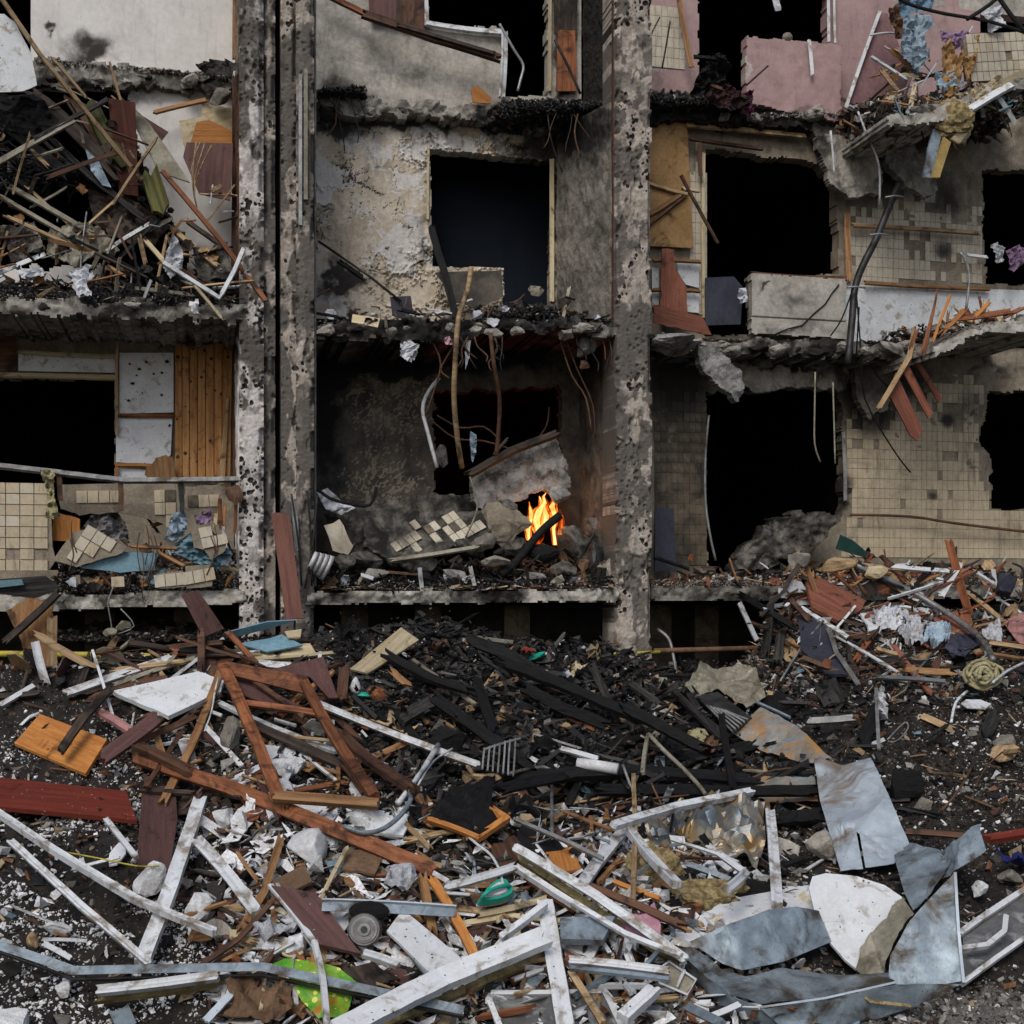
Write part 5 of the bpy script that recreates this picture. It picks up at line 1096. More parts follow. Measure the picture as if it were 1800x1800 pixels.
for i, (pg, lb, ar) in enumerate([
    ([(92, 985), (128, 935), (165, 928), (222, 962), (216, 972), (170, 985), (135, 996)], 'tiled chunk hanging across the gap of the lower left balcony', [(130, 940), (165, 935), (210, 962), (160, 980), (105, 985)]),
    ([(335, 925), (362, 922), (366, 955), (398, 945), (396, 968), (372, 985), (358, 966), (340, 962)], 'stepped tiled fragment hanging on wires near the column', [(338, 928), (360, 926), (364, 950), (395, 948), (394, 965), (362, 962)]),
    ([(275, 1008), (322, 1003), (324, 1032), (280, 1034)], 'tiled fragment resting on the ledge of the lower left balcony', [(278, 1010), (320, 1006), (322, 1030), (282, 1031)]),
    ([(326, 995), (370, 992), (374, 1030), (328, 1034)], 'square tiled fragment right of the tiled one on the ledge', [(329, 998), (368, 996), (371, 1028), (331, 1030)]),
    ([(200, 1015), (213, 1012), (214, 1032), (202, 1032)], 'single beige tile dangling over the lower left ledge', [(201, 1016), (212, 1014), (213, 1030), (203, 1030)])]):
    o = board('tiled_fragment', M['tilewall'], K(-.08, *pg), .05, edge=.01); S('fragment', lb, o); lay_tiles(o, [ar], .106, .128, M['tilepale'], .05, .1*(i % 2), 14, M['tile'])
S('board', 'light blue broken board lying across the lower left balcony', board('blue_board', M['blue'], K(-.02, (140, 998), (175, 985), (218, 970), (272, 972), (272, 1002), (210, 1006)), .02, edge=.01))
S('bag', 'pale blue crumpled pillow standing in the lower left balcony', sheet('blue_pillow', M['bluishcloth'], K(.1, (290, 948), (302, 905), (322, 895), (330, 912), (328, 935), (312, 952)), .07, 8))
S('board', 'torn blue board pieces beside the blue pillow', sheet('blue_scrap', M['blue'], K(.0, (302, 970), (335, 940), (348, 962), (372, 972), (400, 962), (410, 975), (385, 1000), (345, 990)), .07, 9, noisy=.02))
S('board', 'orange chair back sticking out behind the tiled parapet', board('orange_board', M['orangeb'], K(.1, (92, 908), (104, 902), (140, 912), (142, 940), (118, 952), (94, 950)), .03, edge=.01))
S('plank', 'orange stick across the lower left balcony above the blue board', bar('orange_stick', M['pine'], K(.0, (230, 960), (312, 964)), 6, .02, jag=.8))
S('plank', 'short pine stick slanting to the tiled fragment', bar('pine_stick', M['pine'], K(-.02, (278, 970), (325, 995)), 6, .02, jag=.8))
S('cloth', 'yellow and white rag hanging from the bent handrail', sheet('hanging_rag', M['yelcloth'], K(-.1, (72, 826), (98, 828), (94, 858), (104, 905), (95, 912), (82, 910), (84, 870)), .09, 11, noisy=.02))
S('cloth', 'purple patterned rag in the lower left balcony', sheet('purple_rag', M['lilac'], K(.2, (340, 905), (370, 895), (376, 915), (360, 925), (345, 920)), .06, 12, noisy=.02))
S('bag', 'heap of crumpled dark printed rags in the lower left balcony', sheet('rag_heap', M['greyplastic'], K(.35, (142, 935), (165, 900), (200, 892), (222, 920), (228, 948), (180, 950)), .14, 9, noisy=.02))
S('rag', 'burnt brown rag wrapped on the railing end at the column', chunk('burnt_rag', M['rust'], (412, 870, -.05), 30, 40, .5, .4))
for i, (x0, y0, x1, y1, w, mm) in enumerate([(386, 880, 390, 930, 8, 'orange'), (396, 885, 394, 925, 6, 'pine'), (415, 880, 412, 940, 6, 'orange'), (392, 925, 400, 985, 5, 'white'), (380, 900, 378, 925, 6, 'cream')]):
    S('stick', 'short upright sticks packed beside the column in the lower left balcony', bar('upright_stick', M[mm], K(.1, (x0, y0), (x1, y1)), w, .02, jag=.8), 'upright sticks by the column')
S('plank', 'torn chipboard scrap on the white panel below the planks', board('chipboard_scrap', M['pine'], K(1.05, (255, 826), (275, 805), (305, 800), (308, 850), (262, 852)), .012, edge=.04))
S('bulb', 'white torn plastic pot dangling on a wire under the lower left ledge', chunk('dangling_pot', M['beigemetal'], (218, 1098, -.1), 26, 20, .8))
S('bulb', 'second plastic scrap dangling on a wire near the yellow pipe', chunk('dangling_scrap', M['beigemetal'], (198, 1112, -.1), 26, 15, .8))
for P_ in ([(200, 1030, -.1), (190, 1060, -.1), (196, 1100, -.1), (198, 1160, -.1)], [(212, 1070, -.1), (236, 1100, -.1), (205, 1115, -.1)]):
    S('wire', 'thin hanging wire under the lower left ledge', tube('thin_wire', M['greymetal'], P_, 2.5), 'hanging wires under the ledge')
# torn reinforcement wires on the parapets
for i in range(9):
    x = random.choice([250, 262, 272, 300, 345, 372, 392, 60, 120]) + random.randint(-6, 6); y = 930+random.randint(-30, 40)
    S('wire', 'thin reinforcement wire sticking out of the broken lower left parapet', tube('reinforcement_wire', M['rust'], K(-.1, (x, y), (x+random.randint(-8, 8), y+30), (x+random.randint(-10, 10), y+random.randint(50, 90))), 2.0), 'reinforcement wires')
S('pipe', 'yellow gas pipe running along the basement wall at the left', tube('gas_pipe', M['yellow'], [(-80, 1148, -.15), (150, 1151, -.15), (330, 1155, -.15), (480, 1156, -.15)], 11, 1, 12))
S('pipe', 'yellow painted pipe end showing at the foot of the pocked column', tube('gas_pipe', M['yellow'], [(1030, 1152, -.3), (1160, 1146, -.3)], 6, 1, 10))
S('pipe', 'rusty grey pipe running right of the pocked column', tube('rusty_pipe', M['rust'], [(1150, 1144, -.2), (1300, 1140, -.2), (1420, 1136, -.2)], 9, 1, 10))
S('pipe', 'bent grey cable pipe rising behind the rusty pipe', tube('bent_pipe', M['greymetal'], [(1156, 1106, .3), (1175, 1122, .2), (1183, 1150, .1), (1192, 1200, .0)], 6))
S('wire', 'rusty curled wire loop hanging under the far right slab', tube('wire_loop', M['greymetal'], [(1775+16*math.cos(a), 1070+16*math.sin(a), -.1) for a in np.linspace(0, 6.2, 12)], 2.5))
# upper twisted wires from ledges
wr = random.Random(5)
for (x, y, k, n, dn, lb) in ((600, 150, 1.0, 6, 120, 'rusty wires hanging from the left end of the smoked ledge'), (990, 200, .6, 5, 120, 'dark wires hanging near the burnt ceiling corner'), (840, 592, -.02, 9, 90, 'thin wires hanging from the burnt middle balcony edge'),
                         (1050, 590, .1, 5, 80, 'short wires hanging beside the dangling concrete lump'), (1640, 150, .0, 7, 120, 'thin wires tangled at the upper right balcony'), (1600, 200, .2, 5, 90, 'bent wires below the upper right ledge')):
    for i in range(n):
        x0 = x+wr.uniform(-45, 45); L_ = wr.uniform(.4, 1)*dn; s = wr.uniform(-30, 30)
        S('wire', lb, tube('hanging_wire', M['rust' if wr.random() < .6 else 'darkmetal'], K(k, (x0, y), (x0+s*.3+wr.uniform(-8, 8), y+L_*.4), (x0+s*.7+wr.uniform(-8, 8), y+L_*.75), (x0+s, y+L_)), wr.uniform(1.8, 3.2), 2, 4), lb)

# ---- flame
fl = bpy.data.materials.new('flame'); fl.use_nodes = True
N = fl.node_tree.nodes; Lk = fl.node_tree.links; N.clear()
out = N.new('ShaderNodeOutputMaterial'); em = N.new('ShaderNodeEmission'); tr = N.new('ShaderNodeBsdfTransparent'); mx = N.new('ShaderNodeMixShader')
at = N.new('ShaderNodeAttribute'); at.attribute_name = 'a'; tc = N.new('ShaderNodeTexCoord'); nz = N.new('ShaderNodeTexNoise')
mp = N.new('ShaderNodeMapping'); mp.inputs['Scale'].default_value = (1, 1, .45); Lk.new(tc.outputs['Object'], mp.inputs[0]); Lk.new(mp.outputs[0], nz.inputs['Vector'])
nz.inputs['Scale'].default_value = 14; nz.inputs['Detail'].default_value = 4; nz.inputs['Distortion'].default_value = 1.2
ad = N.new('ShaderNodeMath'); ad.operation = 'MULTIPLY_ADD'; Lk.new(nz.outputs[0], ad.inputs[0]); ad.inputs[1].default_value = 1.62; Lk.new(at.outputs['Fac'], ad.inputs[2])
cr = N.new('ShaderNodeValToRGB'); E = cr.color_ramp.elements
E[0].position = .45; E[0].color = (.25, .01, 0, 1); E[1].position = 1.0; E[1].color = (1, .80, .30, 1)
e = E.new(.62); e.color = (.9, .10, .005, 1); e = E.new(.76); e.color = (1, .36, .03, 1)
hv = N.new('ShaderNodeMath'); hv.operation = 'MULTIPLY'; Lk.new(ad.outputs[0], hv.inputs[0]); hv.inputs[1].default_value = .6
Lk.new(hv.outputs[0], cr.inputs[0]); Lk.new(cr.outputs[0], em.inputs[0]); em.inputs[1].default_value = 2.0
al = N.new('ShaderNodeMapRange'); al.inputs[1].default_value = .42; al.inputs[2].default_value = 1.25; Lk.new(hv.outputs[0], al.inputs[0])
Lk.new(al.outputs[0], mx.inputs[0]); Lk.new(tr.outputs[0], mx.inputs[1]); Lk.new(em.outputs[0], mx.inputs[2]); Lk.new(mx.outputs[0], out.inputs[0])
def tongue(pts, k, seed, core=0.0):
    """flame tongue: flattened tapering body; pts = (px, py, half width px)"""
    V = []; F = []; A_ = []; ns = 20; P = []
    for i in range(len(pts)-1):
        for s in range(6):
            t = s/6; P.append([pts[i][j]*(1-t)+pts[i+1][j]*t for j in range(3)])
    P.append(list(pts[-1])); n = len(P)
    for i, (x, y, w) in enumerate(P):
        c = fac(x, y, k); r = max(w*(.42 if core else .85), .3)*c.y/FPX
        for j in range(ns):
            a_ = 2*math.pi*j/ns; rr = r*(1+.28*(float(fbm(j*.5+seed*3, i*.35, 3, seed))-.5))
            V.append(c+Vector((math.cos(a_)*rr, math.sin(a_)*max(rr*.5, .01), 0))); A_.append(core+.28*(1-(i/n))+.10*min(1, w/12)+.12*math.sin(j*1.3+i*.4))
    for i in range(n-1):
        for j in range(ns): F.append((i*ns+j, i*ns+(j+1) % ns, (i+1)*ns+(j+1) % ns, (i+1)*ns+j))
    F.append(tuple(range(ns-1, -1, -1))); F.append(tuple((n-1)*ns+j for j in range(ns)))
    return obj_world('flame_tongue', V, F, fl, {'a': A_}, True)
TG = [([(948, 940, 10), (942, 915, 15), (948, 897, 14), (958, 884, 8), (955, 873, 4), (960, 866, 1)], .62, 1), ([(976, 958, 6), (973, 930, 7), (975, 905, 9), (970, 890, 11), (978, 876, 6), (972, 864, 1)], .66, 2),
    ([(930, 950, 5), (928, 930, 9), (934, 905, 8), (930, 882, 1)], .58, 3), ([(934, 970, 3), (944, 958, 6), (952, 946, 5), (958, 932, 1)], .5, 4), ([(956, 925, 12), (960, 907, 12), (953, 886, 8), (948, 872, 1)], .72, 5), ([(985, 940, 5), (988, 915, 6), (984, 895, 1)], .6, 6)]
combine('fire', 'fire', 'bright orange fire burning under the tilted grey slab', [tongue(a, b, c) for a, b, c in TG]+[tongue(a, b-.01, c+20, .45) for a, b, c in TG[:3]+TG[4:5]])
fp = bpy.data.lights.new('fire_light', 'POINT'); fp.energy = 12; fp.color = (1, .33, .07); fp.shadow_soft_size = .08
fpo = bpy.data.objects.new('fire_light', fp); COL.objects.link(fpo); fpo.location = fac(955, 915, .7)
em2 = bpy.data.materials.new('unseen embers'); em2.use_nodes = True; b_ = em2.node_tree.nodes['Principled BSDF']  # emitter added out of view to give the room its red glow
b_.inputs['Base Color'].default_value = (.03, .006, .003, 1); b_.inputs['Emission Color'].default_value = (1, .06, .01, 1); b_.inputs['Emission Strength'].default_value = 1.5
ev = np.array([list(B(U(780)+.1+random.random()*1.6, 2.6+random.random()*1.6, L1+.02+random.random()*.05)) for _ in range(160)])
scatter('unseen_embers', em2, ev, rng.uniform(.04, .14, (160, 3)), 'glowing embers added to redden the burning room')
S('lump', 'black clod in front of the foot of the flame', chunk('ash_clod', M['char'], (955, 968, .3), 60, 30, .7, .3, 3))
MODE = 'g'
# ================================================================= THINGS ON THE HEAP
MODE = 'g'
def Lf(l, *pts): return [(x, y, l) for x, y in pts]
def PB(cat, label, name, m, pts, w, t=.03, group=None, **k): return S(cat, label, bar(name, M[m], pts, w, t, **k), group)
def BB(cat, label, name, m, pts, t=.015, group=None, **k): return S(cat, label, board(name, M[m], pts, t, **k), group)
# --- left, against the basement
BB('board', 'broken red brown plank board leaning at the left basement opening', 'leaning_board', 'brown' if 0 else 'brick', K(.0, (12, 1075), (50, 1050), (90, 1058), (96, 1100), (84, 1205), (52, 1202), (38, 1130)), .03, edge=.02, n_over=(0, -1, .25)) if False else None
MODE = 'f'
BB('board', 'broken red brown plank board leaning at the left basement opening', 'leaning_board', 'pine', K(-.9, (12, 1075), (50, 1050), (90, 1058), (96, 1100), (84, 1205), (52, 1202), (38, 1130)), .03, edge=.02)
PB('plank', 'pale split plank standing against the broken red brown board', 'split_plank', 'pale', K(-.95, (92, 1085), (94, 1198)), 17, .03, jag=.4)
PB('plank', 'diagonal stick across the broken red brown board', 'diagonal_stick', 'darkwood', K(-1.0, (10, 1128), (105, 1040)), 12, .04)
PB('plank', 'short yellow stick propped left of the broken red brown board', 'propped_stick', 'pale', K(-1.0, (8, 1212), (46, 1170)), 9)
BB('board', 'blackish board curling under the ledge at the left edge', 'dark_board', 'chargrey', K(-.3, (-30, 1020), (80, 1012), (110, 1035), (60, 1052), (-30, 1040)), .02)
BB('board', 'small blue board piece at the left edge below the parapet', 'blue_board', 'blue', K(-.35, (-30, 1022), (38, 1018), (42, 1028), (-30, 1036)), .02)
BB('board', 'plum brown board leaning under the left slab edge', 'leaning_board', 'mauve', K(-.35, (318, 1045), (348, 1037), (394, 1105), (357, 1120)), .03)
MODE = 'g'
for (x0, y0, x1, y1, w, mm, lb) in [
    (115, 1220, 300, 1158, 15, 'white', 'long white window profile sloping below the yellow pipe'),
    (200, 1205, 350, 1155, 8, 'beigemetal', 'thin grey strip above the long white window profile'),
    (0, 1240, 60, 1205, 9, 'white', 'white slat at the left edge below the yellow pipe'), (-10, 1225, 70, 1218, 10, 'darkwood', 'dark lath at the left edge under the broken board'),
    (303, 1146, 362, 1150, 11, 'orange', 'short reddish block left of the blue boards'), (400, 1112, 452, 1168, 9, 'orange', 'orange stick slanting over the blue boards'),
    (290, 1140, 390, 1130, 10, 'brown', 'brown lath lying behind the reddish block'), (225, 1130, 300, 1142, 10, 'darkwood', 'dark lath lying along the yellow pipe'),
    (330, 1155, 440, 1150, 8, 'darkwood', 'dark flat lath under the cream board'), (440, 1160, 585, 1148, 6, 'cream', 'cream lath under the blue boards')]:
    PB('plank', lb, 'wood_lath' if mm != 'white' else 'window_profile', mm, Lf(.10, (x0, y0), (x1, y1)), w)
S('board', 'big white foam panel lying below the yellow pipe', board('foam_board', M['whiteboard'], Lf(.16, (196, 1214), (350, 1180), (392, 1196), (388, 1214), (296, 1258), (246, 1236)), .04, edge=.02))
BB('board', 'black flat tray board beside the reddish block', 'black_board', 'char', Lf(.14, (312, 1145), (330, 1126), (400, 1138), (405, 1150)), .02)
BB('board', 'upper thin light blue board on the heap by the column pair', 'blue_board', 'blue', Lf(.2, (395, 1112), (470, 1093), (522, 1090), (470, 1106), (420, 1118)), .012)
BB('board', 'lower light blue board on the heap above the orange frame', 'blue_board', 'blue', Lf(.16, (418, 1132), (475, 1122), (495, 1115), (532, 1134), (470, 1146)), .015)
BB('board', 'cream board under the lower light blue board', 'cream_board', 'cream', Lf(.10, (412, 1136), (545, 1130), (556, 1148), (440, 1160)), .02)
BB('board', 'yellow scrap of board beside the lower light blue board', 'yellow_scrap', 'cream', Lf(.2, (500, 1110), (530, 1106), (528, 1120), (506, 1121)), .012)
BB('board', 'cream board standing out of the black ash heap', 'cream_board', 'cream', [(615, 1176, .12), (705, 1103, .22), (736, 1125, .22), (646, 1184, .12)], .02)
# orange frame (drawer or bed frame)
S('frame', 'large orange wooden frame lying on the left of the heap', combine('timber_box', 'frame', 'x', [
    board('rail', M['orange'], [(396, 1162, .42), (540, 1188, .42), (532, 1218, .34), (400, 1184, .34)], .025),
    bar('rail', M['orange'], [(392, 1170, .36), (440, 1290, .34), (488, 1398, .28)], 20, .05, jag=.15),
    bar('rail', M['pine'], [(484, 1400, .28), (665, 1414, .28)], 18, .05, jag=.15),
    bar('rail', M['orange'], [(534, 1200, .38), (572, 1270, .36), (605, 1325, .32), (658, 1400, .3)], 18, .05, jag=.15),
    bar('rail', M['orange'], [(428, 1236, .34), (568, 1256, .34)], 11, .03, jag=.3)]))
BB('board', 'mauve board lying inside the large orange frame', 'mauve_board', 'mauve', Lf(.24, (408, 1188), (440, 1194), (528, 1242), (522, 1247), (478, 1240), (424, 1220)), .015)
BB('board', 'large mauve board right of the orange frame top', 'mauve_board', 'mauve', Lf(.22, (470, 1178), (568, 1153), (594, 1226), (578, 1226), (545, 1190)), .015)
PB('plank', 'brown thin lath slanting inside the orange frame', 'brown_lath', 'brown', Lf(.3, (450, 1200), (535, 1262)), 9)
PB('plank', 'dark upright board stub right of the large mauve board', 'upright_stub', 'brown', Lf(.2, (605, 1175), (600, 1230)), 18)
big = [  # (points), width, thickness, material, label, name
    ([(378, 1232), (470, 1272), (592, 1322)], 10, 'white', 'white lath passing under the orange frame', 'white_lath'),
    ([(432, 1268), (520, 1305), (612, 1350)], 17, 'darkwood', 'grey brown timber below the white lath in the frame', 'grey_timber'),
    ([(556, 1236), (700, 1292), (842, 1346)], 12, 'white', 'long white lath from the orange frame into the charred wood', 'white_lath'),
    ([(600, 1290), (650, 1330), (722, 1385)], 20, 'brown', 'weathered mauve plank right of the orange frame', 'weathered_plank'),
    ([(575, 1250), (640, 1310)], 11, 'brown', 'short brown lath against the right rail of the frame', 'brown_lath'),
    ([(240, 1332), (420, 1392), (600, 1465), (765, 1532)], 25, 'orange', 'very long orange timber sloping down across the heap', 'long_timber'),
    ([(172, 1250), (228, 1284)], 15, 'pinkw', 'pink painted lath above the orange square board', 'pink_lath'),
    ([(180, 1332), (276, 1262)], 26, 'mauve', 'brown mauve plank rising right of the orange square board', 'mauve_plank'),
    ([(186, 1330), (300, 1280), (385, 1238)], 11, 'brown', 'long brown lath across the brown mauve plank', 'brown_lath'),
    ([(288, 1408), (340, 1300), (388, 1180)], 14, 'pine', 'tall narrow timber standing between the white panel and the frame', 'narrow_timber'),
    ([(256, 1384), (318, 1288)], 8, 'brown', 'thin brown lath left of the tall narrow timber', 'thin_lath'),
    ([(240, 1310), (330, 1355)], 20, 'brown', 'brown plank under the tall narrow timber', 'brown_plank'),
    ([(250, 1694), (300, 1560), (352, 1408)], 25, 'white', 'wide white window profile standing steeply at the lower left', 'window_profile'),
    ([(20, 1480), (140, 1590), (264, 1695)], 13, 'white', 'white profile running from the left edge to the steel rail', 'window_profile'),
    ([(-10, 1425), (90, 1490), (240, 1580), (378, 1640)], 13, 'white', 'long white profile with yellow flecks at the lower left', 'window_profile'),
    ([(186, 1440), (240, 1508)], 9, 'white', 'short white slat under the red board', 'white_lath'),
    ([(348, 1478), (400, 1540), (452, 1606)], 21, 'white', 'white slat leaning right of the steep window profile', 'white_lath'),
    ([(495, 1470), (462, 1570), (420, 1640)], 14, 'pine', 'splintered orange wood strip at the lower left middle', 'splintered_strip'),
    ([(352, 1698), (420, 1650), (482, 1580)], 9, 'brown', 'thin split lath crossing to the steel rail', 'split_lath'),
    ([(418, 1500), (455, 1550)], 7, 'pine', 'small orange splinter beside the splintered strip', 'small_splinter'),
    ([(475, 1556), (556, 1662)], 9, 'white', 'white edge strip along the brown cabinet board', 'edge_strip'),
    ([(170, 1742), (280, 1728), (386, 1716)], 17, 'white', 'white beam with mossy underside below the steel rail', 'white_beam'),
    ([(552, 1655), (566, 1720), (575, 1805)], 10, 'white', 'thin white slat standing across the steel rail', 'white_lath'),
    ([(598, 1812), (780, 1725), (955, 1650)], 40, 'whiteboard', 'widest white beam rising to the right at the bottom', 'wide_beam'),
    ([(960, 1588), (975, 1690), (996, 1812)], 29, 'whiteboard', 'wide white slat standing nearly upright at the bottom middle', 'white_lath'),
    ([(742, 1540), (760, 1640)], 15, 'pine', 'shorter orange stake left of the pair of stakes', 'orange_stake'),
    ([(758, 1545), (836, 1684)], 16, 'orangeb', 'longer orange stake right of the pair of stakes', 'orange_stake'),
    ([(782, 1560), (905, 1524)], 14, 'white', 'white profile rising left of the teal iron', 'window_profile'),
    ([(905, 1524), (1022, 1600)], 12, 'white', 'white profile falling right of the teal iron', 'window_profile'),
    ([(925, 1545), (1012, 1602)], 9, 'orange', 'orange edged strip under the falling white profile', 'orange_strip'),
    ([(906, 1490), (1050, 1580), (1206, 1688)], 16, 'white', 'long white profile with yellow foam at the bottom middle', 'window_profile'),
    ([(1008, 1586), (1100, 1640), (1198, 1680)], 9, 'white', 'thin white profile below the foamed one', 'window_profile'),
    ([(1016, 1566), (1105, 1454)], 20, 'white', 'white broken profile leaning left of the vertical rod', 'broken_profile'),
    ([(1108, 1462), (1190, 1556)], 17, 'white', 'white broken profile leaning right of the vertical rod', 'broken_profile'),
    ([(1078, 1452), (1190, 1420), (1322, 1392)], 15, 'white', 'splintered white board resting on the two leaning profiles', 'splintered_board'),
    ([(1114, 1362), (1118, 1470), (1113, 1586)], 8, 'pale', 'thin vertical wooden rod at the middle', 'wooden_rod'),
    ([(1345, 1342), (1350, 1430)], 8, 'pale', 'thin wooden rod standing above the white post', 'wooden_rod'),
    ([(1354, 1428), (1366, 1592)], 18, 'white', 'upright white post left of the pale steel sheet', 'white_post'),
    ([(1246, 1488), (1312, 1536)], 11, 'white', 'white window frame bar at the right of the foil', 'window_bar'),
    ([(1312, 1534), (1278, 1566)], 14, 'white', 'short white frame corner under the frame bar', 'window_corner'),
    ([(1210, 1520), (1285, 1548)], 10, 'galv', 'grey frame bar above the black grate', 'window_bar'),
    ([(1200, 1430), (1250, 1490)], 12, 'char', 'black charred stick over the foil', 'charred_stick'),
    ([(1180, 1476), (1298, 1516)], 5, 'white', 'thin white strip across the foil', 'thin_strip'),
    ([(1032, 1556), (1200, 1628)], 13, 'brown', 'dark red brown lath over the pink cloth', 'brown_lath'),
    ([(1052, 1552), (1092, 1508)], 9, 'pine', 'short pine stick left of the mineral wool', 'pine_stick'),
    ([(1080, 1550), (1160, 1580)], 8, 'orangeb', 'orange stick in front of the mineral wool', 'orange_stick'),
    ([(1000, 1688), (1175, 1708)], 14, 'white', 'white profile ending at the small plastic tray', 'window_profile'),
    ([(1000, 1702), (1176, 1722)], 8, 'galv', 'grey lower profile ending at the small plastic tray', 'window_profile'),
    ([(810, 1625), (900, 1612), (1000, 1622)], 10, 'cream', 'cream lath behind the wide white slat', 'cream_lath'),
    ([(840, 1608), (960, 1580)], 11, 'cream', 'cream board strip under the teal iron', 'cream_strip'),
    ([(880, 1650), (960, 1590)], 13, 'white', 'short white lath left of the wide white slat', 'white_lath'),
    ([(1002, 1706), (1060, 1800)], 12, 'pale', 'split pale stick over the framed pane', 'split_stick'),
    ([(1225, 1795), (1300, 1765)], 10, 'white', 'white strip at the bottom under the steel trough', 'white_strip'),
    ([(1095, 1790), (1150, 1740)], 24, 'whiteboard', 'white rounded board piece right of the framed pane', 'board_piece'),
    ([(700, 1698), (640, 1678)], 12, 'white', 'white perforated strip behind the steel rail', 'perforated_strip'),
    ([(1270, 1800), (1210, 1770)], 16, 'galv', 'grey steel scrap at the bottom edge', 'steel_scrap'),
    ([(700, 1650), (760, 1725)], 8, 'galv', 'grey thin profile under the white square board', 'thin_profile'),
    # charred wood
    ([(825, 1124), (900, 1158), (965, 1196)], 20, 'char', 'uppermost long charred beam on the black heap', 'charred_beam'),
    ([(870, 1160), (1000, 1212), (1112, 1258)], 22, 'char', 'second long charred beam on the black heap', 'charred_beam'),
    ([(1090, 1240), (1160, 1275), (1240, 1318)], 20, 'char', 'third long charred beam ending by the bent sheet', 'charred_beam'),
    ([(915, 1205), (985, 1245), (1060, 1272)], 20, 'char', 'fourth charred beam below the long ones', 'charred_beam'),
    ([(890, 1368), (1100, 1362), (1330, 1372)], 24, 'char', 'broad horizontal charred beam under the white cylinder', 'charred_beam'),
    ([(1060, 1388), (1300, 1396), (1440, 1390)], 20, 'char', 'lower horizontal charred beam by the pale sheet', 'charred_beam'),
    ([(880, 1388), (990, 1366)], 18, 'char', 'short charred board end left of the grey pipe', 'charred_board'),
    ([(1370, 1440), (1450, 1432)], 26, 'char', 'charred board below the rusty orange sheet', 'charred_board'),
    ([(700, 1255), (760, 1330)], 14, 'char', 'short charred lath crossing the white lath', 'charred_lath'),
    ([(1180, 1210), (1270, 1300)], 12, 'chargrey', 'grey dusty lath running into the bent sheets', 'dusty_lath'),
    ([(1268, 1255), (1290, 1390)], 12, 'char', 'upright charred post beside the rusty orange sheet', 'charred_post'),
    ([(1120, 1240), (1155, 1300)], 9, 'chargrey', 'ashy stick among the charred beams', 'ashy_stick'),
    ([(725, 1160), (780, 1200), (835, 1238)], 7, 'beigemetal', 'thin pale slat on the black ash heap', 'pale_lath'),
    ([(710, 1262), (765, 1232)], 24, 'chargrey', 'dusty square timber stub in the ash', 'timber_stub'),
    ([(690, 1180), (718, 1205)], 12, 'pine', 'small burnt orange stub in the ash', 'burnt_stub'),
    ([(930, 1270), (920, 1340)], 18, 'chargrey', 'upright ash grey board among the charred beams', 'ash_board'),
    ([(1000, 1262), (1045, 1282)], 10, 'orange', 'orange split strip under the charred beams', 'split_strip'),
    ([(1140, 1290), (1130, 1360)], 7, 'beigemetal', 'thin upright slat right of the white cylinder', 'upright_lath'),
    ([(905, 1440), (1000, 1480), (1060, 1510)], 7, 'greymetal', 'thin metal bar running toward the white profiles', 'metal_bar'),
    ([(900, 1130), (825, 1120)], 9, 'beigemetal', 'pale board end at the top of the charred beams', 'board_end'),
    ([(1105, 1200), (1160, 1240)], 14, 'chargrey', 'ash covered profile on the grey rubble', 'ash_profile'),
    ([(640, 1395), (600, 1340)], 10, 'brown', 'brown lath stub at the right rail foot', 'lath_stub'),
    ([(760, 1225), (860, 1300), (930, 1345)], 20, 'char', 'charred beam running to the wire rack', 'charred_beam'),
    ([(1000, 1330), (1150, 1290), (1250, 1270)], 16, 'char', 'charred lath crossing the long charred beams', 'charred_lath'),
    ([(840, 1200), (870, 1290)], 18, 'char', 'upright charred board at the middle of the ash heap', 'charred_board'),
    ([(1040, 1170), (1080, 1260)], 14, 'chargrey', 'ashy board standing above the long charred beams', 'ash_board'),
    ([(680, 1150), (760, 1190), (830, 1215)], 16, 'char', 'charred beam under the thin pale slat', 'charred_beam'),
    ([(1200, 1330), (1330, 1310)], 20, 'char', 'charred plank under the rusty orange sheet', 'charred_plank'),
    # right heap
    ([(1336, 1082), (1375, 1035), (1424, 962)], 9, 'darkwood', 'dark batten rising to the window of the right heap', 'dark_batten'),
    ([(1340, 1070), (1395, 1060), (1490, 1120)], 8, 'white', 'white bent profile crossing the right heap', 'bent_profile'),
    ([(1300, 1045), (1350, 1075), (1400, 1105)], 12, 'char', 'charred slat sticking out left of the right heap', 'charred_lath'),
    ([(1345, 1150), (1352, 1065)], 16, 'chargrey', 'grey board hanging down at the left of the right heap', 'grey_board'),
    ([(1366, 1165), (1372, 1100)], 16, 'chargrey', 'second grey board beside the hanging grey one', 'grey_board'),
    ([(1456, 1105), (1470, 1150), (1510, 1205)], 8, 'greymetal', 'metal frame leg hanging under the dark plum panel', 'metal_prop'),
    ([(1340, 1110), (1385, 1068)], 9, 'pale', 'pale stick stub at the left of the right heap', 'stick_stub'),
    ([(1300, 1060), (1330, 1125)], 8, 'white', 'thin white stick behind the hanging grey boards', 'white_stick'),
    ([(1668, 950), (1690, 1030), (1706, 1085)], 14, 'orange', 'orange stake standing on the right heap', 'orange_stake'),
    ([(1540, 1190), (1660, 1198)], 8, 'greymetal', 'thin rail at the foot of the right heap', 'thin_rail'),
    ([(1420, 1268), (1500, 1262)], 12, 'greymetal', 'flat grey steel strip below the right heap', 'steel_strip'),
    ([(1490, 1160), (1640, 1168)], 12, 'char', 'charred rail along the foot of the right heap', 'charred_rail'),
    ([(1540, 1140), (1575, 1150)], 8, 'pale', 'small pale stub near the charred rail', 'pale_stub'),
    ([(1740, 1130), (1810, 1140)], 8, 'pale', 'pale lath at the right edge', 'pale_lath'),
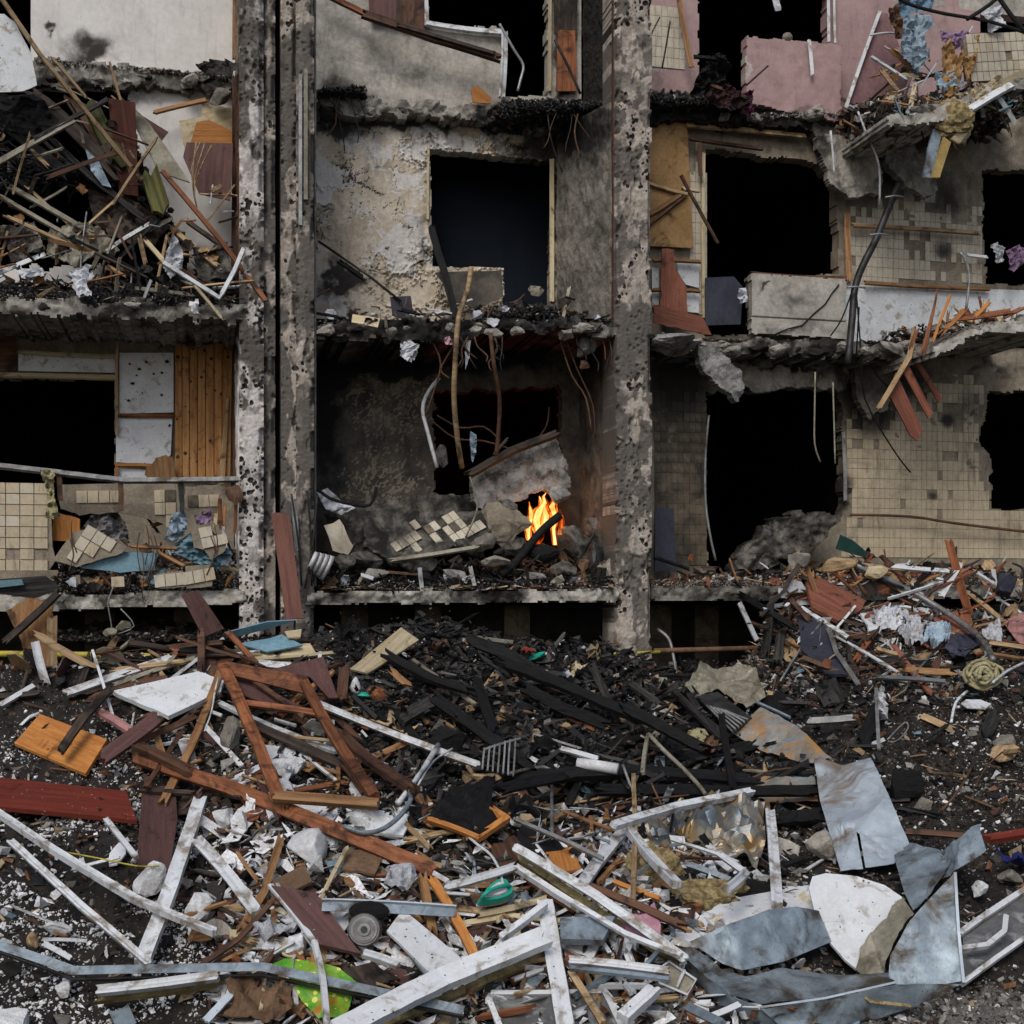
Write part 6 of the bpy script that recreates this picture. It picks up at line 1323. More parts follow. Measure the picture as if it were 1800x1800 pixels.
    ([(1745, 1150), (1810, 1160)], 7, 'pine', 'pine lath at the right edge under the pale lath', 'pine_lath'),
    ([(1700, 1040), (1760, 1090)], 9, 'pale', 'broken pine strip right of the orange stake', 'pine_strip'),
    ([(1590, 1462), (1700, 1470)], 10, 'brown', 'brown wet lath behind the raised steel flap', 'wet_lath'),
    ([(1735, 1475), (1815, 1462)], 16, 'redb', 'red painted plank end at the right edge', 'red_plank'),
    ([(1540, 1210), (1545, 1320)], 6, 'greymetal', 'thin upright steel rod in the soil', 'steel_rod'),
    ([(1515, 1310), (1550, 1230)], 22, 'char', 'charred board stuck in the soil at the right', 'charred_board'),
]
M['galvdirty'] = mat('muddy galvanised steel', (.25, .29, .32), (.14, .165, .185), scale=4, rough=.4, metal=.3, dirt=(.045, .034, .022), dirt_amt=.5, dirt_scale=2.6, bump=.15, jitter=0, dspots=((.03, .025, .02), 26, .14))
M['pinkw'] = wood('pink painted wood', (.42, .22, .21), (.33, .16, .15))
for i, (P_, w, mm, lb, nm) in enumerate(big):
    l = .10+.05*(i % 4)+(.12 if mm == 'char' and 760 < P_[0][0] < 1100 and P_[0][1] < 1260 else 0)
    if mm in ('white', 'whiteboard', 'galv') and P_[0][1] > 1380: l += .10
    S('beam' if 'beam' in nm else ('profile' if 'profile' in nm else 'plank'), lb, bar(nm, M[mm], [(x, y, l) for x, y in P_], w, min(.05, .012+w*.0016), jag=.9 if mm in ('char', 'pine', 'chargrey', 'brown') else .35, bow=.0, twist=((i*37) % 11-5)*.06))
# yellow foam undersides
PB('foam strip', 'yellow foam strip along the widest white beam', 'foam_strip', 'yfoam', Lf(.14, (640, 1815), (790, 1752), (958, 1678)), 14, .04, jag=1)
PB('foam strip', 'yellow foam strip along the long white profile at the bottom middle', 'foam_strip', 'yfoam', Lf(.17, (915, 1508), (1040, 1592), (1190, 1690)), 14, .04, jag=1)
PB('foam strip', 'mossy yellow strip under the white beam below the steel rail', 'foam_strip', 'yfoam', Lf(.12, (168, 1758), (280, 1746), (388, 1728)), 12, .04, jag=1)
# boards
BB('board', 'orange square board on the dark soil at the left', 'square_board', 'orangeb', Lf(.12, (25, 1306), (70, 1255), (188, 1299), (150, 1360)), .03, warp=.001)
PB('bar', 'dark bolted bar lying on the orange square board', 'bolted_bar', 'darkwood', Lf(.26, (105, 1322), (150, 1262), (192, 1213)), 14, .04)
BB('board', 'long red lacquered board at the left edge', 'red_board', 'redb', Lf(.14, (-40, 1362), (222, 1390), (240, 1441), (-40, 1414)), .035, warp=.001)
BB('board', 'mauve rectangular board standing below the tall timber', 'mauve_board', 'mauve', Lf(.12, (250, 1383), (308, 1381), (312, 1440), (298, 1532), (240, 1522)), .02, warp=.001)
BB('board', 'khaki board scrap above the brown cabinet board', 'khaki_board', 'cardboard', Lf(.14, (468, 1552), (535, 1518), (548, 1548), (500, 1572)), .02)
BB('board', 'brown cabinet board tilted at the lower left middle', 'cabinet_board', 'mauve', Lf(.22, (477, 1556), (556, 1570), (634, 1676), (560, 1659)), .03, warp=.001)
BB('board', 'white rectangular board between the drum and the widest beam', 'white_board', 'whiteboard', Lf(.24, (680, 1636), (708, 1598), (766, 1646), (818, 1690), (770, 1724)), .02, warp=.001)
BB('board', 'big flat white board with dark specks at the right middle', 'speckled_board', 'whiteboard', Lf(.10, (1258, 1596), (1292, 1562), (1420, 1556), (1436, 1600), (1400, 1625), (1215, 1658), (1180, 1640), (1225, 1612)), .03, edge=.02)
BB('board', 'white torn foam board under the long orange timber', 'foam_board', 'foam', Lf(.08, (490, 1410), (610, 1418), (580, 1450), (520, 1440)), .03, edge=.02)
BB('board', 'white torn foam board right of the first torn foam board', 'foam_board', 'foam', Lf(.08, (620, 1430), (676, 1425), (700, 1470), (630, 1462)), .03, edge=.03)
BB('board', 'white panel scrap seen through the orange frame', 'board_scrap', 'whiteboard', Lf(.06, (462, 1310), (520, 1318), (520, 1335), (478, 1350)), .02, edge=.02)
BB('board', 'white sloping scrap under the lower left rail of the frame', 'board_scrap', 'white', Lf(.1, (392, 1372), (470, 1335), (506, 1345), (440, 1372), (396, 1386)), .02)
BB('board', 'white scrap left of the frame over the stones', 'board_scrap', 'white', Lf(.06, (312, 1300), (335, 1290), (352, 1360), (340, 1380)), .02)
burn = sheet('burnt_seat', M['char'], Lf(.2, (752, 1440), (790, 1385), (870, 1370), (862, 1418), (892, 1440), (842, 1472)), .04, 5, .03)
S('seat', 'burnt black seat board with a scorched orange rim', combine('burnt_seat_board', 'seat', 'x', [burn, bar('scorched_rim', M['orangeb'], Lf(.2, (752, 1440), (842, 1474)), 9, .04, jag=.8), bar('scorched_rim', M['orangeb'], Lf(.2, (842, 1472), (893, 1440), (866, 1424)), 12, .04, jag=.9), chunk('scorched_patch', M['pale'], (852, 1368, .18), 50, 24, .8)]))
BB('board', 'black sheet of roofing left of the long foamed profile', 'black_sheet', 'char', Lf(.12, (915, 1452), (950, 1440), (1000, 1500), (985, 1520), (905, 1480)), .01)
BB('slab', 'brick red broken wall slab on the right heap', 'red_slab', 'brick', Lf(.18, (1418, 1022), (1444, 1016), (1522, 1056), (1514, 1072), (1472, 1092), (1428, 1066)), .04, edge=.02)
BB('panel', 'dark plum scorched panel hanging on the right heap', 'plum_board', 'navy', Lf(.16, (1402, 1082), (1440, 1078), (1466, 1130), (1490, 1186), (1450, 1184), (1408, 1140)), .03, edge=.02)
S('scrap', 'orange burnt corner at the foot of the dark plum panel', chunk('burnt_corner', M['orange'], (1452, 1170, .3), 20, 18, .5))
BB('board', 'pale pink board corner at the right edge of the heap', 'pink_board', 'pinkw', Lf(.2, (1762, 1092), (1812, 1070), (1812, 1135), (1790, 1130)), .02)
# pieces of sheet steel
def SH(cat, label, name, m, pts, **k): return S(cat, label, sheet(name, M[m], pts, **k))
SH('steel sheet', 'tall pale steel sheet standing at the right of the heap', 'steel_sheet', 'galvpale', [(1430, 1330, .25), (1480, 1340, .28), (1530, 1329, .25), (1562, 1400, .22), (1600, 1488, .14), (1572, 1520, .12), (1522, 1528, .14), (1512, 1470, .2), (1506, 1465, .2), (1518, 1530, .12), (1478, 1532, .12), (1442, 1410, .22)], crump=.035, freq=3.2, t=.003)
SH('steel sheet', 'raised steel flap pointing up to the right', 'steel_flap', 'galv', [(1655, 1502, .25), (1690, 1475, .42), (1728, 1450, .5), (1736, 1496, .42), (1690, 1530, .3), (1660, 1545, .25)], crump=.03, freq=4)
SH('steel sheet', 'grey steel piece joining the pale sheet and the raised flap', 'steel_piece', 'galv', [(1570, 1500, .12), (1602, 1488, .16), (1680, 1500, .28), (1655, 1545, .32), (1605, 1600, .3), (1590, 1570, .2)], crump=.025, freq=4)
SH('board', 'white arched panel like a round table half', 'arched_board', 'whiteboard', [(1422, 1560, .28), (1428, 1541, .3), (1452, 1535, .3), (1505, 1540, .3), (1555, 1556, .28), (1586, 1577, .26), (1560, 1622, .2), (1505, 1703, .12), (1486, 1688, .13), (1460, 1658, .15), (1436, 1620, .2)], crump=.004, freq=1, t=.02)
SH('steel sheet', 'blue grey triangular steel plate standing at the right bottom', 'triangular_plate', 'galv', [(1678, 1534, .55), (1684, 1640, .35), (1692, 1726, .15), (1640, 1732, .12), (1560, 1730, .08), (1566, 1680, .2), (1600, 1620, .35), (1640, 1575, .48)], crump=.02, freq=3)
PB('edge', 'folded rim of the triangular steel plate', 'folded_rim', 'galvpale', [(1679, 1534, .57), (1686, 1640, .37), (1694, 1728, .17)], 5, .02, jag=0)
SH('steel sheet', 'twisted dirty strip between the arched panel and the triangular plate', 'twisted_strip', 'beigemetal', [(1586, 1577, .3), (1604, 1602, .38), (1572, 1660, .3), (1556, 1715, .12), (1520, 1716, .1), (1502, 1702, .14), (1530, 1640, .26), (1565, 1600, .3)], crump=.03, freq=4)
SH('steel sheet', 'curved grey steel sheet left of the arched panel', 'curved_sheet', 'galv', [(1212, 1655, .2), (1280, 1625, .28), (1350, 1600, .32), (1400, 1594, .32), (1440, 1600, .28), (1462, 1655, .16), (1380, 1690, .12), (1304, 1706, .1), (1270, 1695, .12)], crump=.028, freq=3.2)
S('steel sheet', 'long bent steel trough along the right bottom', combine('steel_trough', 'trough', 'x', [
    sheet('trough_floor', M['galvdirty'], [(1178, 1664, .16), (1218, 1668, .16), (1272, 1700, .13), (1310, 1712, .1), (1375, 1702, .1), (1440, 1708, .12), (1560, 1714, .16), (1574, 1728, .24), (1450, 1755, .2), (1336, 1772, .18), (1290, 1752, .15), (1230, 1708, .15)], crump=.03, freq=2.5),
    sheet('trough_side', M['galv'], [(1336, 1772, .185), (1450, 1755, .205), (1574, 1728, .245), (1688, 1730, .22), (1640, 1756, .14), (1545, 1787, .04), (1450, 1812, .02), (1385, 1815, .03)], crump=.03, freq=4),
    sheet('trough_side', M['galv'], [(1178, 1664, .165), (1230, 1708, .155), (1290, 1752, .155), (1336, 1772, .185), (1385, 1815, .03), (1330, 1806, .02), (1270, 1768, .02), (1215, 1720, .03)], crump=.03, freq=4),
    bar('folded_ridge', M['galvpale'], [(1336, 1771, .19), (1450, 1754, .21), (1574, 1727, .25)], 4, .008, jag=0),
    bar('stain_strip', M['wool'], [(1500, 1738, .235), (1530, 1760, .17), (1600, 1768, .13)], 6, .004, jag=.4)]))
SH('steel sheet', 'crumpled beige sheet on the right of the charred heap', 'beige_sheet', 'beigemetal', [(1204, 1208, .2), (1232, 1168, .26), (1262, 1182, .22), (1300, 1165, .28), (1330, 1180, .25), (1346, 1226, .18), (1312, 1248, .12), (1262, 1216, .16), (1228, 1226, .16)], crump=.05, freq=5)
SH('steel sheet', 'rusty orange stained steel sheet in the charred heap', 'stained_sheet', 'galvrust', [(1286, 1288, .14), (1338, 1244, .2), (1400, 1278, .22), (1462, 1332, .14), (1426, 1344, .1), (1350, 1326, .08)], crump=.025, freq=4)
SH('steel sheet', 'lower stained steel sheet beside the pale sheet', 'stained_sheet', 'galvrust', [(1296, 1384, .12), (1344, 1368, .14), (1432, 1366, .16), (1438, 1408, .12), (1352, 1412, .1)], crump=.02, freq=4)
SH('foil', 'heat stained foil bulging under the white splintered board', 'stained_foil', 'foil', [(1180, 1430, .18), (1250, 1412, .22), (1340, 1418, .22), (1346, 1480, .14), (1330, 1525, .06), (1280, 1515, .08), (1210, 1480, .1), (1172, 1460, .1)], crump=.12, freq=5, noisy=.01)
SH('foil', 'dim foil piece left of the heat stained foil', 'stained_foil', 'foil', [(1130, 1440, .1), (1172, 1436, .14), (1200, 1500, .08), (1150, 1510, .06)], crump=.08, freq=6)
grate = [board('tray', M['darkmetal'], Lf(.2, (1224, 1224), (1262, 1216), (1322, 1262), (1290, 1286)), .02)]
for i in range(6):
    t = i/5; grate.append(bar('groove_rib', M['greymetal'], Lf(.24, (1256+t*36*.9-14, 1240-10*t+12*t*1.6), (1290+t*26-2, 1284-22*t+3)), 3.2, .02, jag=0))
S('grill', 'ribbed dark grill plate between the beige and the stained sheets', combine('grill_plate', 'grill', 'x', grate))
PB('frame', 'dark metal frame edge left of the grill plate', 'metal_edging', 'darkmetal', Lf(.16, (1204, 1205), (1240, 1265), (1284, 1298)), 12, .03)
rail = [bar('flange', M['galv'], [(-20, 1655, .3), (130, 1708, .26), (462, 1702, .26), (815, 1776, .28)], 17, .004, jag=0, seg=4), bar('lip', M['darkmetal'], [(-20, 1666, .27), (130, 1719, .23), (462, 1712, .23), (815, 1787, .25)], 4, .03, jag=0, seg=4)]
S('rail', 'long bent galvanised rail across the bottom left', combine('steel_rail', 'rail', 'x', rail))
S('channel', 'straight grey steel channel behind the drum', combine('steel_channel', 'channel', 'x', [bar('web', M['galv'], Lf(.26, (566, 1592), (802, 1603)), 20, .004, jag=0), bar('lip', M['galvpale'], Lf(.28, (566, 1582), (802, 1594)), 3, .03, jag=0)]))
S('channel', 'short grey steel channel with a cut end right of the wide white slat', board('steel_channel', M['galv'], Lf(.28, (984, 1612), (1082, 1610), (1060, 1652), (986, 1650)), .05, warp=0))
PB('gutter', 'curved white gutter end under the steel rail', 'curved_gutter', 'galvpale', Lf(.14, (362, 1795), (402, 1752), (414, 1725), (396, 1716)), 14, .02, jag=.2)
PB('gutter', 'grey flattened gutter piece at the bottom left', 'gutter_piece', 'galv', Lf(.08, (210, 1775), (225, 1810)), 34, .02)
S('box', 'torn wet brown cardboard at the bottom left', sheet('wet_cardboard', M['cardboard'], Lf(.12, (372, 1795), (402, 1735), (440, 1720), (512, 1738), (516, 1776), (470, 1800), (430, 1796)), .09, 6, noisy=.02))
S('wrapper', 'green printed packaging with yellow and red patches at the bottom', sheet('green_packaging', M['wrap'], Lf(.13, (478, 1690), (500, 1684), (598, 1704), (626, 1726), (606, 1795), (560, 1790), (530, 1760), (505, 1712)), .03, 4))
# window pane in a white frame
S('window', 'dusty glazed window sash lying at the bottom middle', combine('fallen_window', 'window', 'x', [
    board('pane', M['glass'], Lf(.10, (858, 1750), (1062, 1746), (1090, 1815), (880, 1815)), .006, warp=0),
    bar('sash_bar', M['white'], Lf(.12, (850, 1746), (1066, 1743)), 8, .03, jag=0), bar('sash_bar', M['white'], Lf(.12, (854, 1744), (884, 1818)), 10, .03, jag=0), bar('sash_bar', M['white'], Lf(.12, (1062, 1742), (1098, 1818)), 10, .03, jag=0)]))
S('window', 'white glazed window sash lying at the right bottom edge', combine('fallen_window', 'window', 'x', [
    board('pane', M['glass'], Lf(.10, (1692, 1642), (1815, 1556), (1815, 1640), (1694, 1726)), .006, warp=0),
    bar('sash_bar', M['white'], Lf(.13, (1686, 1642), (1815, 1556)), 10, .03, jag=0), bar('sash_bar', M['white'], Lf(.13, (1690, 1730), (1815, 1640)), 8, .03, jag=0),
    bar('handle', M['white'], Lf(.2, (1688, 1668), (1735, 1662), (1765, 1638), (1768, 1610)), 9, .03, jag=.1)]))
for (pg, mm, lb) in [([(640, 1420), (720, 1432), (712, 1470), (640, 1462)], 'whiteboard', 'white board piece behind the curved chair tube'), ([(455, 1395), (500, 1388), (512, 1420), (470, 1440)], 'foam', 'white foam piece at the left foot of the orange frame'),
    ([(610, 1490), (680, 1500), (660, 1540), (600, 1525)], 'cardboard', 'wet cardboard scrap right of the white canister'), ([(1000, 1620), (1060, 1640), (1040, 1690), (985, 1665)], 'foam', 'white foam piece left of the pink fabric'),
    ([(880, 1690), (945, 1670), (960, 1700), (900, 1725)], 'brown', 'brown board scrap under the widest white beam'), ([(1000, 1665), (1060, 1680), (1020, 1705), (985, 1695)], 'brick', 'brick red board scrap right of the wide white slat'),
    ([(600, 1700), (660, 1690), (700, 1720), (640, 1745)], 'darkwood', 'dark board scrap right of the green packaging'), ([(720, 1745), (790, 1730), (770, 1760), (720, 1775)], 'foam', 'white foam piece below the steel rail end'),
    ([(1180, 1560), (1240, 1550), (1260, 1580), (1200, 1600)], 'whiteboard', 'white board piece behind the olive mineral wool'), ([(860, 1490), (905, 1470), (925, 1510), (880, 1530)], 'brown', 'brown board scrap above the teal iron'),
    ([(1510, 1075), (1570, 1060), (1590, 1095), (1530, 1110)], 'whiteboard', 'white board piece right of the brick red slab'), ([(1640, 1085), (1700, 1070), (1720, 1110), (1660, 1130)], 'brick', 'brick red board scrap under the curved pipe'),
    ([(1430, 1200), (1470, 1190), (1490, 1230), (1445, 1240)], 'chargrey', 'grey burnt plate below the dark plum panel'), ([(1340, 1215), (1400, 1225), (1390, 1270), (1335, 1260)], 'char', 'black plate right of the beige sheet'),
    ([(1120, 1195), (1170, 1190), (1180, 1220), (1130, 1225)], 'beigemetal', 'beige scrap at the foot of the pocked column'), ([(960, 1500), (1010, 1490), (1020, 1530), (970, 1540)], 'orangeb', 'orange board scrap between the white profiles')]:
    BB('board', lb, 'board_scrap', mm, Lf(.12, *pg), .02, edge=.03, warp=.01)
# teal iron
def iron():
    c = hit(868, 1574, .26); s = c.y/FPX
    n = view_n(c, .55); ax = (hit(905, 1555, .26)-hit(836, 1592, .26)); Rm = frame_of(ax, n)
    def shell(name, m, sc, z0, z1, tip=1.0):
        V = []; F = []; prof = []
        for i in range(28):
            a_ = i/27*math.pi; prof.append(a_)
        ring = []
        for i in range(29):
            t = i/28; x = -36+72*t; w = 20*math.sin(min(1, t*1.25+.02)*math.pi/2)**.8 if t < .8 else 20*(1-((t-.8)/.2)**2*.35)
            ring.append((x, w))
        pts = [(x*sc, w*sc) for x, w in ring]+[(x*sc, -w*sc) for x, w in ring[::-1]]
        nP = len(pts)
        for z, k in ((z0, 1), (z1, .86)):
            for x, y in pts: V.append((x*s*k, y*s*k, z*s))
        F = [tuple(range(nP, 2*nP)), tuple(range(nP-1, -1, -1))]+[(i, (i+1) % nP, nP+(i+1) % nP, nP+i) for i in range(nP)]
        return link(name, new_mesh(V, F, name=name), tuple(c), Rm, m)
    P_ = [shell('body', M['teal'], 1, 0, 14), shell('soleplate', M['greymetal'], 1.04, -4, -.2), shell('top_panel', M['plastic'], .62, 14.2, 19)]
    P_.append(tube('handle', M['teal'], [(846, 1585, .27), (850, 1574, .36), (868, 1562, .38), (890, 1556, .36), (898, 1560, .27)], 7, 3, 8))
    return combine('flat_iron', 'iron', 'x', P_)
S('iron', 'teal and white flat iron lying on its side in the middle', iron())
S('cord', 'white cord trailing up from the teal iron', tube('iron_cord', M['plastic'], [(885, 1555, .34), (876, 1525, .3), (862, 1502, .22), (840, 1485, .2), (822, 1470, .18)], 5))
# drum motor
def drum():
    c = hit(640, 1634, .26); s = c.y/FPX; n = (Vector((0, 0, CZ))-c).normalized(); Rm = frame_of(Vector((1, 0, -.25)), n)
    def cyl(name, m, r, z0, z1, r2=None):
        V = []; F = []; k = 28
        for z, rr in ((z0, r2 or r), (z1, r)):
            for i in range(k): V.append((rr*s*math.cos(i/k*6.2832), rr*s*math.sin(i/k*6.2832), z*s))
        F = [tuple(range(k, 2*k)), tuple(range(k-1, -1, -1))]+[(i, (i+1) % k, k+(i+1) % k, k+i) for i in range(k)]
        return link(name, new_mesh(V, F, name=name), tuple(c), Rm, m)
    P_ = [cyl('drum', M['greyplastic'], 27, -30, 0, 31), cyl('ring', M['greymetal'], 23, .5, 2.5), cyl('ring', M['greyplastic'], 19, 2.7, 4), cyl('hub', M['greymetal'], 11, 4.2, 7), cyl('hub', M['darkmetal'], 6, 7.2, 8.5)]
    P_.append(chunk('cap', M['char'], (648, 1602, .26), 54, 26, .8, .1, 3, angular=False)); return combine('motor_drum', 'drum', 'x', P_)
S('drum', 'grey ringed motor drum with black cap at the bottom middle', drum())
# lumps with names
for (x, y, w, h, mm, lb, nm) in [(550, 1497, 74, 62, 'plastic', 'white plastic canister lying under the long orange timber', 'plastic_canister'), (393, 1436, 40, 44, 'foam', 'upper left white foam lump under the long orange timber', 'foam_lump'),
    (425, 1448, 30, 52, 'foam', 'narrow white foam lump right of the upper left one', 'foam_lump'), (345, 1596, 48, 44, 'foam', 'white foam lump crossing the flecked profile', 'foam_lump'), (265, 1548, 66, 54, 'foam', 'white torn foam lump left of the steep profile', 'foam_lump'),
    (405, 1305, 36, 74, 'rock', 'pale grey rock behind the left rail of the frame', 'grey_rock'), (505, 1348, 64, 40, 'foam', 'white foam slab inside the orange frame', 'foam_slab'), (555, 1280, 44, 34, 'rock', 'grey rock below the middle rail of the frame', 'grey_rock'),
    (500, 1392, 50, 40, 'foam', 'white foam lump behind the lower rail', 'foam_lump'), (652, 1440, 66, 52, 'foam', 'white rounded foam lump right of the frame foot', 'foam_lump'), (478, 1640, 72, 36, 'whitecloth', 'crumpled white bag under the brown cabinet board', 'white_bag'),
    (520, 1665, 48, 34, 'foam', 'white shell like lump under the cabinet board', 'white_lump'), (380, 1630, 46, 40, 'rock', 'pale stone on the flecked profile end', 'pale_stone'), (350, 1640, 50, 30, 'pine', 'orange wood scrap beside the pale stone', 'wood_scrap'),
    (700, 1545, 66, 56, 'whitecloth', 'crumpled grey white cloth near the orange stakes', 'crumpled_cloth'), (1140, 1530, 70, 60, 'wool', 'tan mineral wool clump behind the vertical rod', 'wool_clump'), (1238, 1572, 104, 40, 'wool', 'flat olive mineral wool piece on the speckled board', 'wool_piece'),
    (1128, 1638, 96, 60, 'pinkcloth', 'pink fabric under the long foamed profile', 'pink_fabric'), (1100, 1665, 60, 34, 'whitecloth', 'white cloth left of the pink fabric', 'white_cloth'), (1450, 1490, 56, 46, 'rock', 'pale stone left of the tall steel sheet', 'pale_stone'),
    (1625, 1412, 34, 28, 'rock', 'grey stone on the soil right of the tall steel sheet', 'grey_stone'), (1772, 1305, 44, 22, 'rock', 'flat mossy stone on the right soil', 'mossy_stone'), (1595, 1385, 80, 90, 'char', 'dark soil clod behind the tall steel sheet', 'soil_clod'),
    (1790, 1515, 60, 26, 'bluecloth', 'dark blue cloth at the right edge', 'blue_cloth'), (1775, 1540, 46, 22, 'rock', 'pale rubble piece below the dark blue cloth', 'rubble_piece'), (1722, 1560, 26, 34, 'whiteboard', 'white cup behind the raised steel flap', 'white_cup'),
    (612, 1108, 50, 34, 'char', 'black bag at the top of the ash heap', 'black_bag'), (770, 1135, 34, 20, 'rust', 'reddish burnt rag on top of the ash heap', 'burnt_rag'), (665, 1218, 34, 30, 'orange', 'orange burnt board stub in the ash', 'burnt_stub'),
    (625, 1210, 22, 34, 'plastic', 'small white pot at the ash heap edge', 'white_pot'), (640, 1222, 26, 10, 'teal', 'teal plastic scrap at the ash heap edge', 'teal_scrap'), (815, 1245, 34, 26, 'pale', 'pale burnt stub in the middle of the ash', 'pale_stub'),
    (882, 1262, 24, 36, 'pale', 'upright burnt pale stub in the ash', 'pale_stub'), (925, 1145, 30, 14, 'redb', 'red scrap on top of the heap below the fire bay', 'red_scrap'), (938, 1155, 26, 14, 'teal', 'green scrap beside the red scrap', 'green_scrap'),
    (968, 1152, 18, 14, 'plastic', 'small white ball on top of the heap', 'white_ball'), (1010, 1178, 30, 16, 'cream', 'cream rag on the heap near the pocked column', 'cream_rag'), (1040, 1150, 34, 14, 'wool', 'yellow rag at the foot of the pocked column', 'yellow_rag'),
    (1148, 1256, 20, 18, 'foam', 'small white stone among the charred beams', 'white_stone'), (1218, 1295, 40, 44, 'yelcloth', 'yellowish paper scraps by the charred beams', 'paper_scrap'), (1245, 1310, 40, 34, 'rust', 'brown rag by the charred beams', 'brown_rag'),
    (1550, 1240, 26, 46, 'whitecloth', 'white cloth tag on the right soil', 'cloth_tag'), (1600, 1110, 56, 60, 'whitecloth', 'torn white plastic in the middle of the right heap', 'torn_plastic'), (1650, 1120, 60, 44, 'bluishcloth', 'torn pale blue plastic right of the white plastic', 'torn_plastic'),
    (1560, 1090, 60, 44, 'whitecloth', 'torn white plastic left in the right heap', 'torn_plastic'), (1620, 1078, 70, 26, 'whitecloth', 'flat white plastic high on the right heap', 'flat_plastic'), (1690, 1130, 70, 46, 'navy', 'black bag on the right heap under the curved pipe', 'black_bag'),
    (1745, 1110, 50, 60, 'whitecloth', 'white strip of plastic by the curved pipe', 'plastic_strip'), (1765, 1030, 44, 56, 'navy', 'dark bin remains on the far right slab', 'bin_remains'), (1470, 990, 60, 30, 'pale', 'pale torn chipboard on the right slab', 'torn_chipboard'),
    (1410, 985, 40, 30, 'rock', 'pale rubble block on the right slab', 'rubble_block'), (1540, 1005, 50, 26, 'cream', 'cream board scrap on the right slab', 'board_scrap'), (780, 1310, 60, 70, 'char', 'black drum shaped wreck in the charred heap', 'black_wreck'),
    (960, 1310, 60, 40, 'char', 'black pot left of the white cylinder', 'black_pot'), (20, 1796, 90, 40, 'foam', 'white foam block at the bottom left corner', 'foam_block'), (100, 1630, 60, 20, 'foam', 'row of small white foam blocks at the left', 'foam_blocks'),
    (60, 1655, 20, 30, 'pale', 'pale wood scrap at the left', 'wood_scrap'), (110, 1738, 40, 30, 'foam', 'white foam block below the steel rail', 'foam_block')]:
    if mm in ('whitecloth', 'pinkcloth', 'bluecloth', 'bluishcloth', 'yelcloth') or nm in ('burnt_rag', 'red_scrap', 'green_scrap', 'cream_rag', 'yellow_rag', 'brown_rag', 'black_bag'):
        rr = random.Random(x*7+y); pl = []
        for j in range(9):
            a_ = -j/9*6.283; q = rr.uniform(.32, .56); pl.append((x+math.cos(a_)*w*q, y+math.sin(a_)*h*q, .14+rr.uniform(-.05, .07)))
        o = sheet(nm, M[mm], pl, .09, 9, .004, noisy=.015)
    else: o = chunk(nm, M[mm], (x, y, .10), w, h, .75, .55 if mm == 'wool' else (.22 if mm != 'plastic' else .06), 4 if mm == 'wool' else 3, angular=mm != 'wool', smooth=(mm == 'plastic'))
    S(nm.split('_')[-1] if nm.split('_')[-1] not in ('blocks',) else 'block', lb, o)
# white cylinder, tray, pipes
S('canister', 'white cylinder lying in the charred beams', tube('white_cylinder', M['plastic'], [(1014, 1342, .26), (1050, 1346, .26), (1086, 1352, .26)], 20, 1, 16))
PB('flap', 'white flap of sheet above the white cylinder', 'white_flap', 'white', Lf(.3, (985, 1316), (1050, 1334)), 9)
S('tray', 'small white plastic tray beside the steel trough', combine('plastic_tray', 'tray', 'x', [board('tray_floor', M['beigemetal'], Lf(.16, (1152, 1706), (1176, 1690), (1224, 1722), (1206, 1746), (1160, 1726)), .01, warp=0),
    tube('rim', M['plastic'], Lf(.19, (1152, 1708), (1176, 1690), (1224, 1722), (1208, 1748), (1160, 1728), (1152, 1708)), 5, 1, 6), bar('divider', M['plastic'], Lf(.19, (1190, 1736), (1204, 1706)), 4, .02, jag=0)]))
S('rope', 'coiled yellow rope bundle on the right heap', combine('rope_coil', 'rope', 'x', [tube('rope_strand', M['yelcloth'], [(1728+(8+5*j)*math.cos(a)*1.0+random.uniform(-3, 3), 1186+(7+4*j)*math.sin(a)*.9+random.uniform(-3, 3), .16+.02*(5-j)+random.uniform(0, .03)) for a in np.linspace(j, j+6.3, 14)], 6.5, 2, 6) for j in range(6)]))
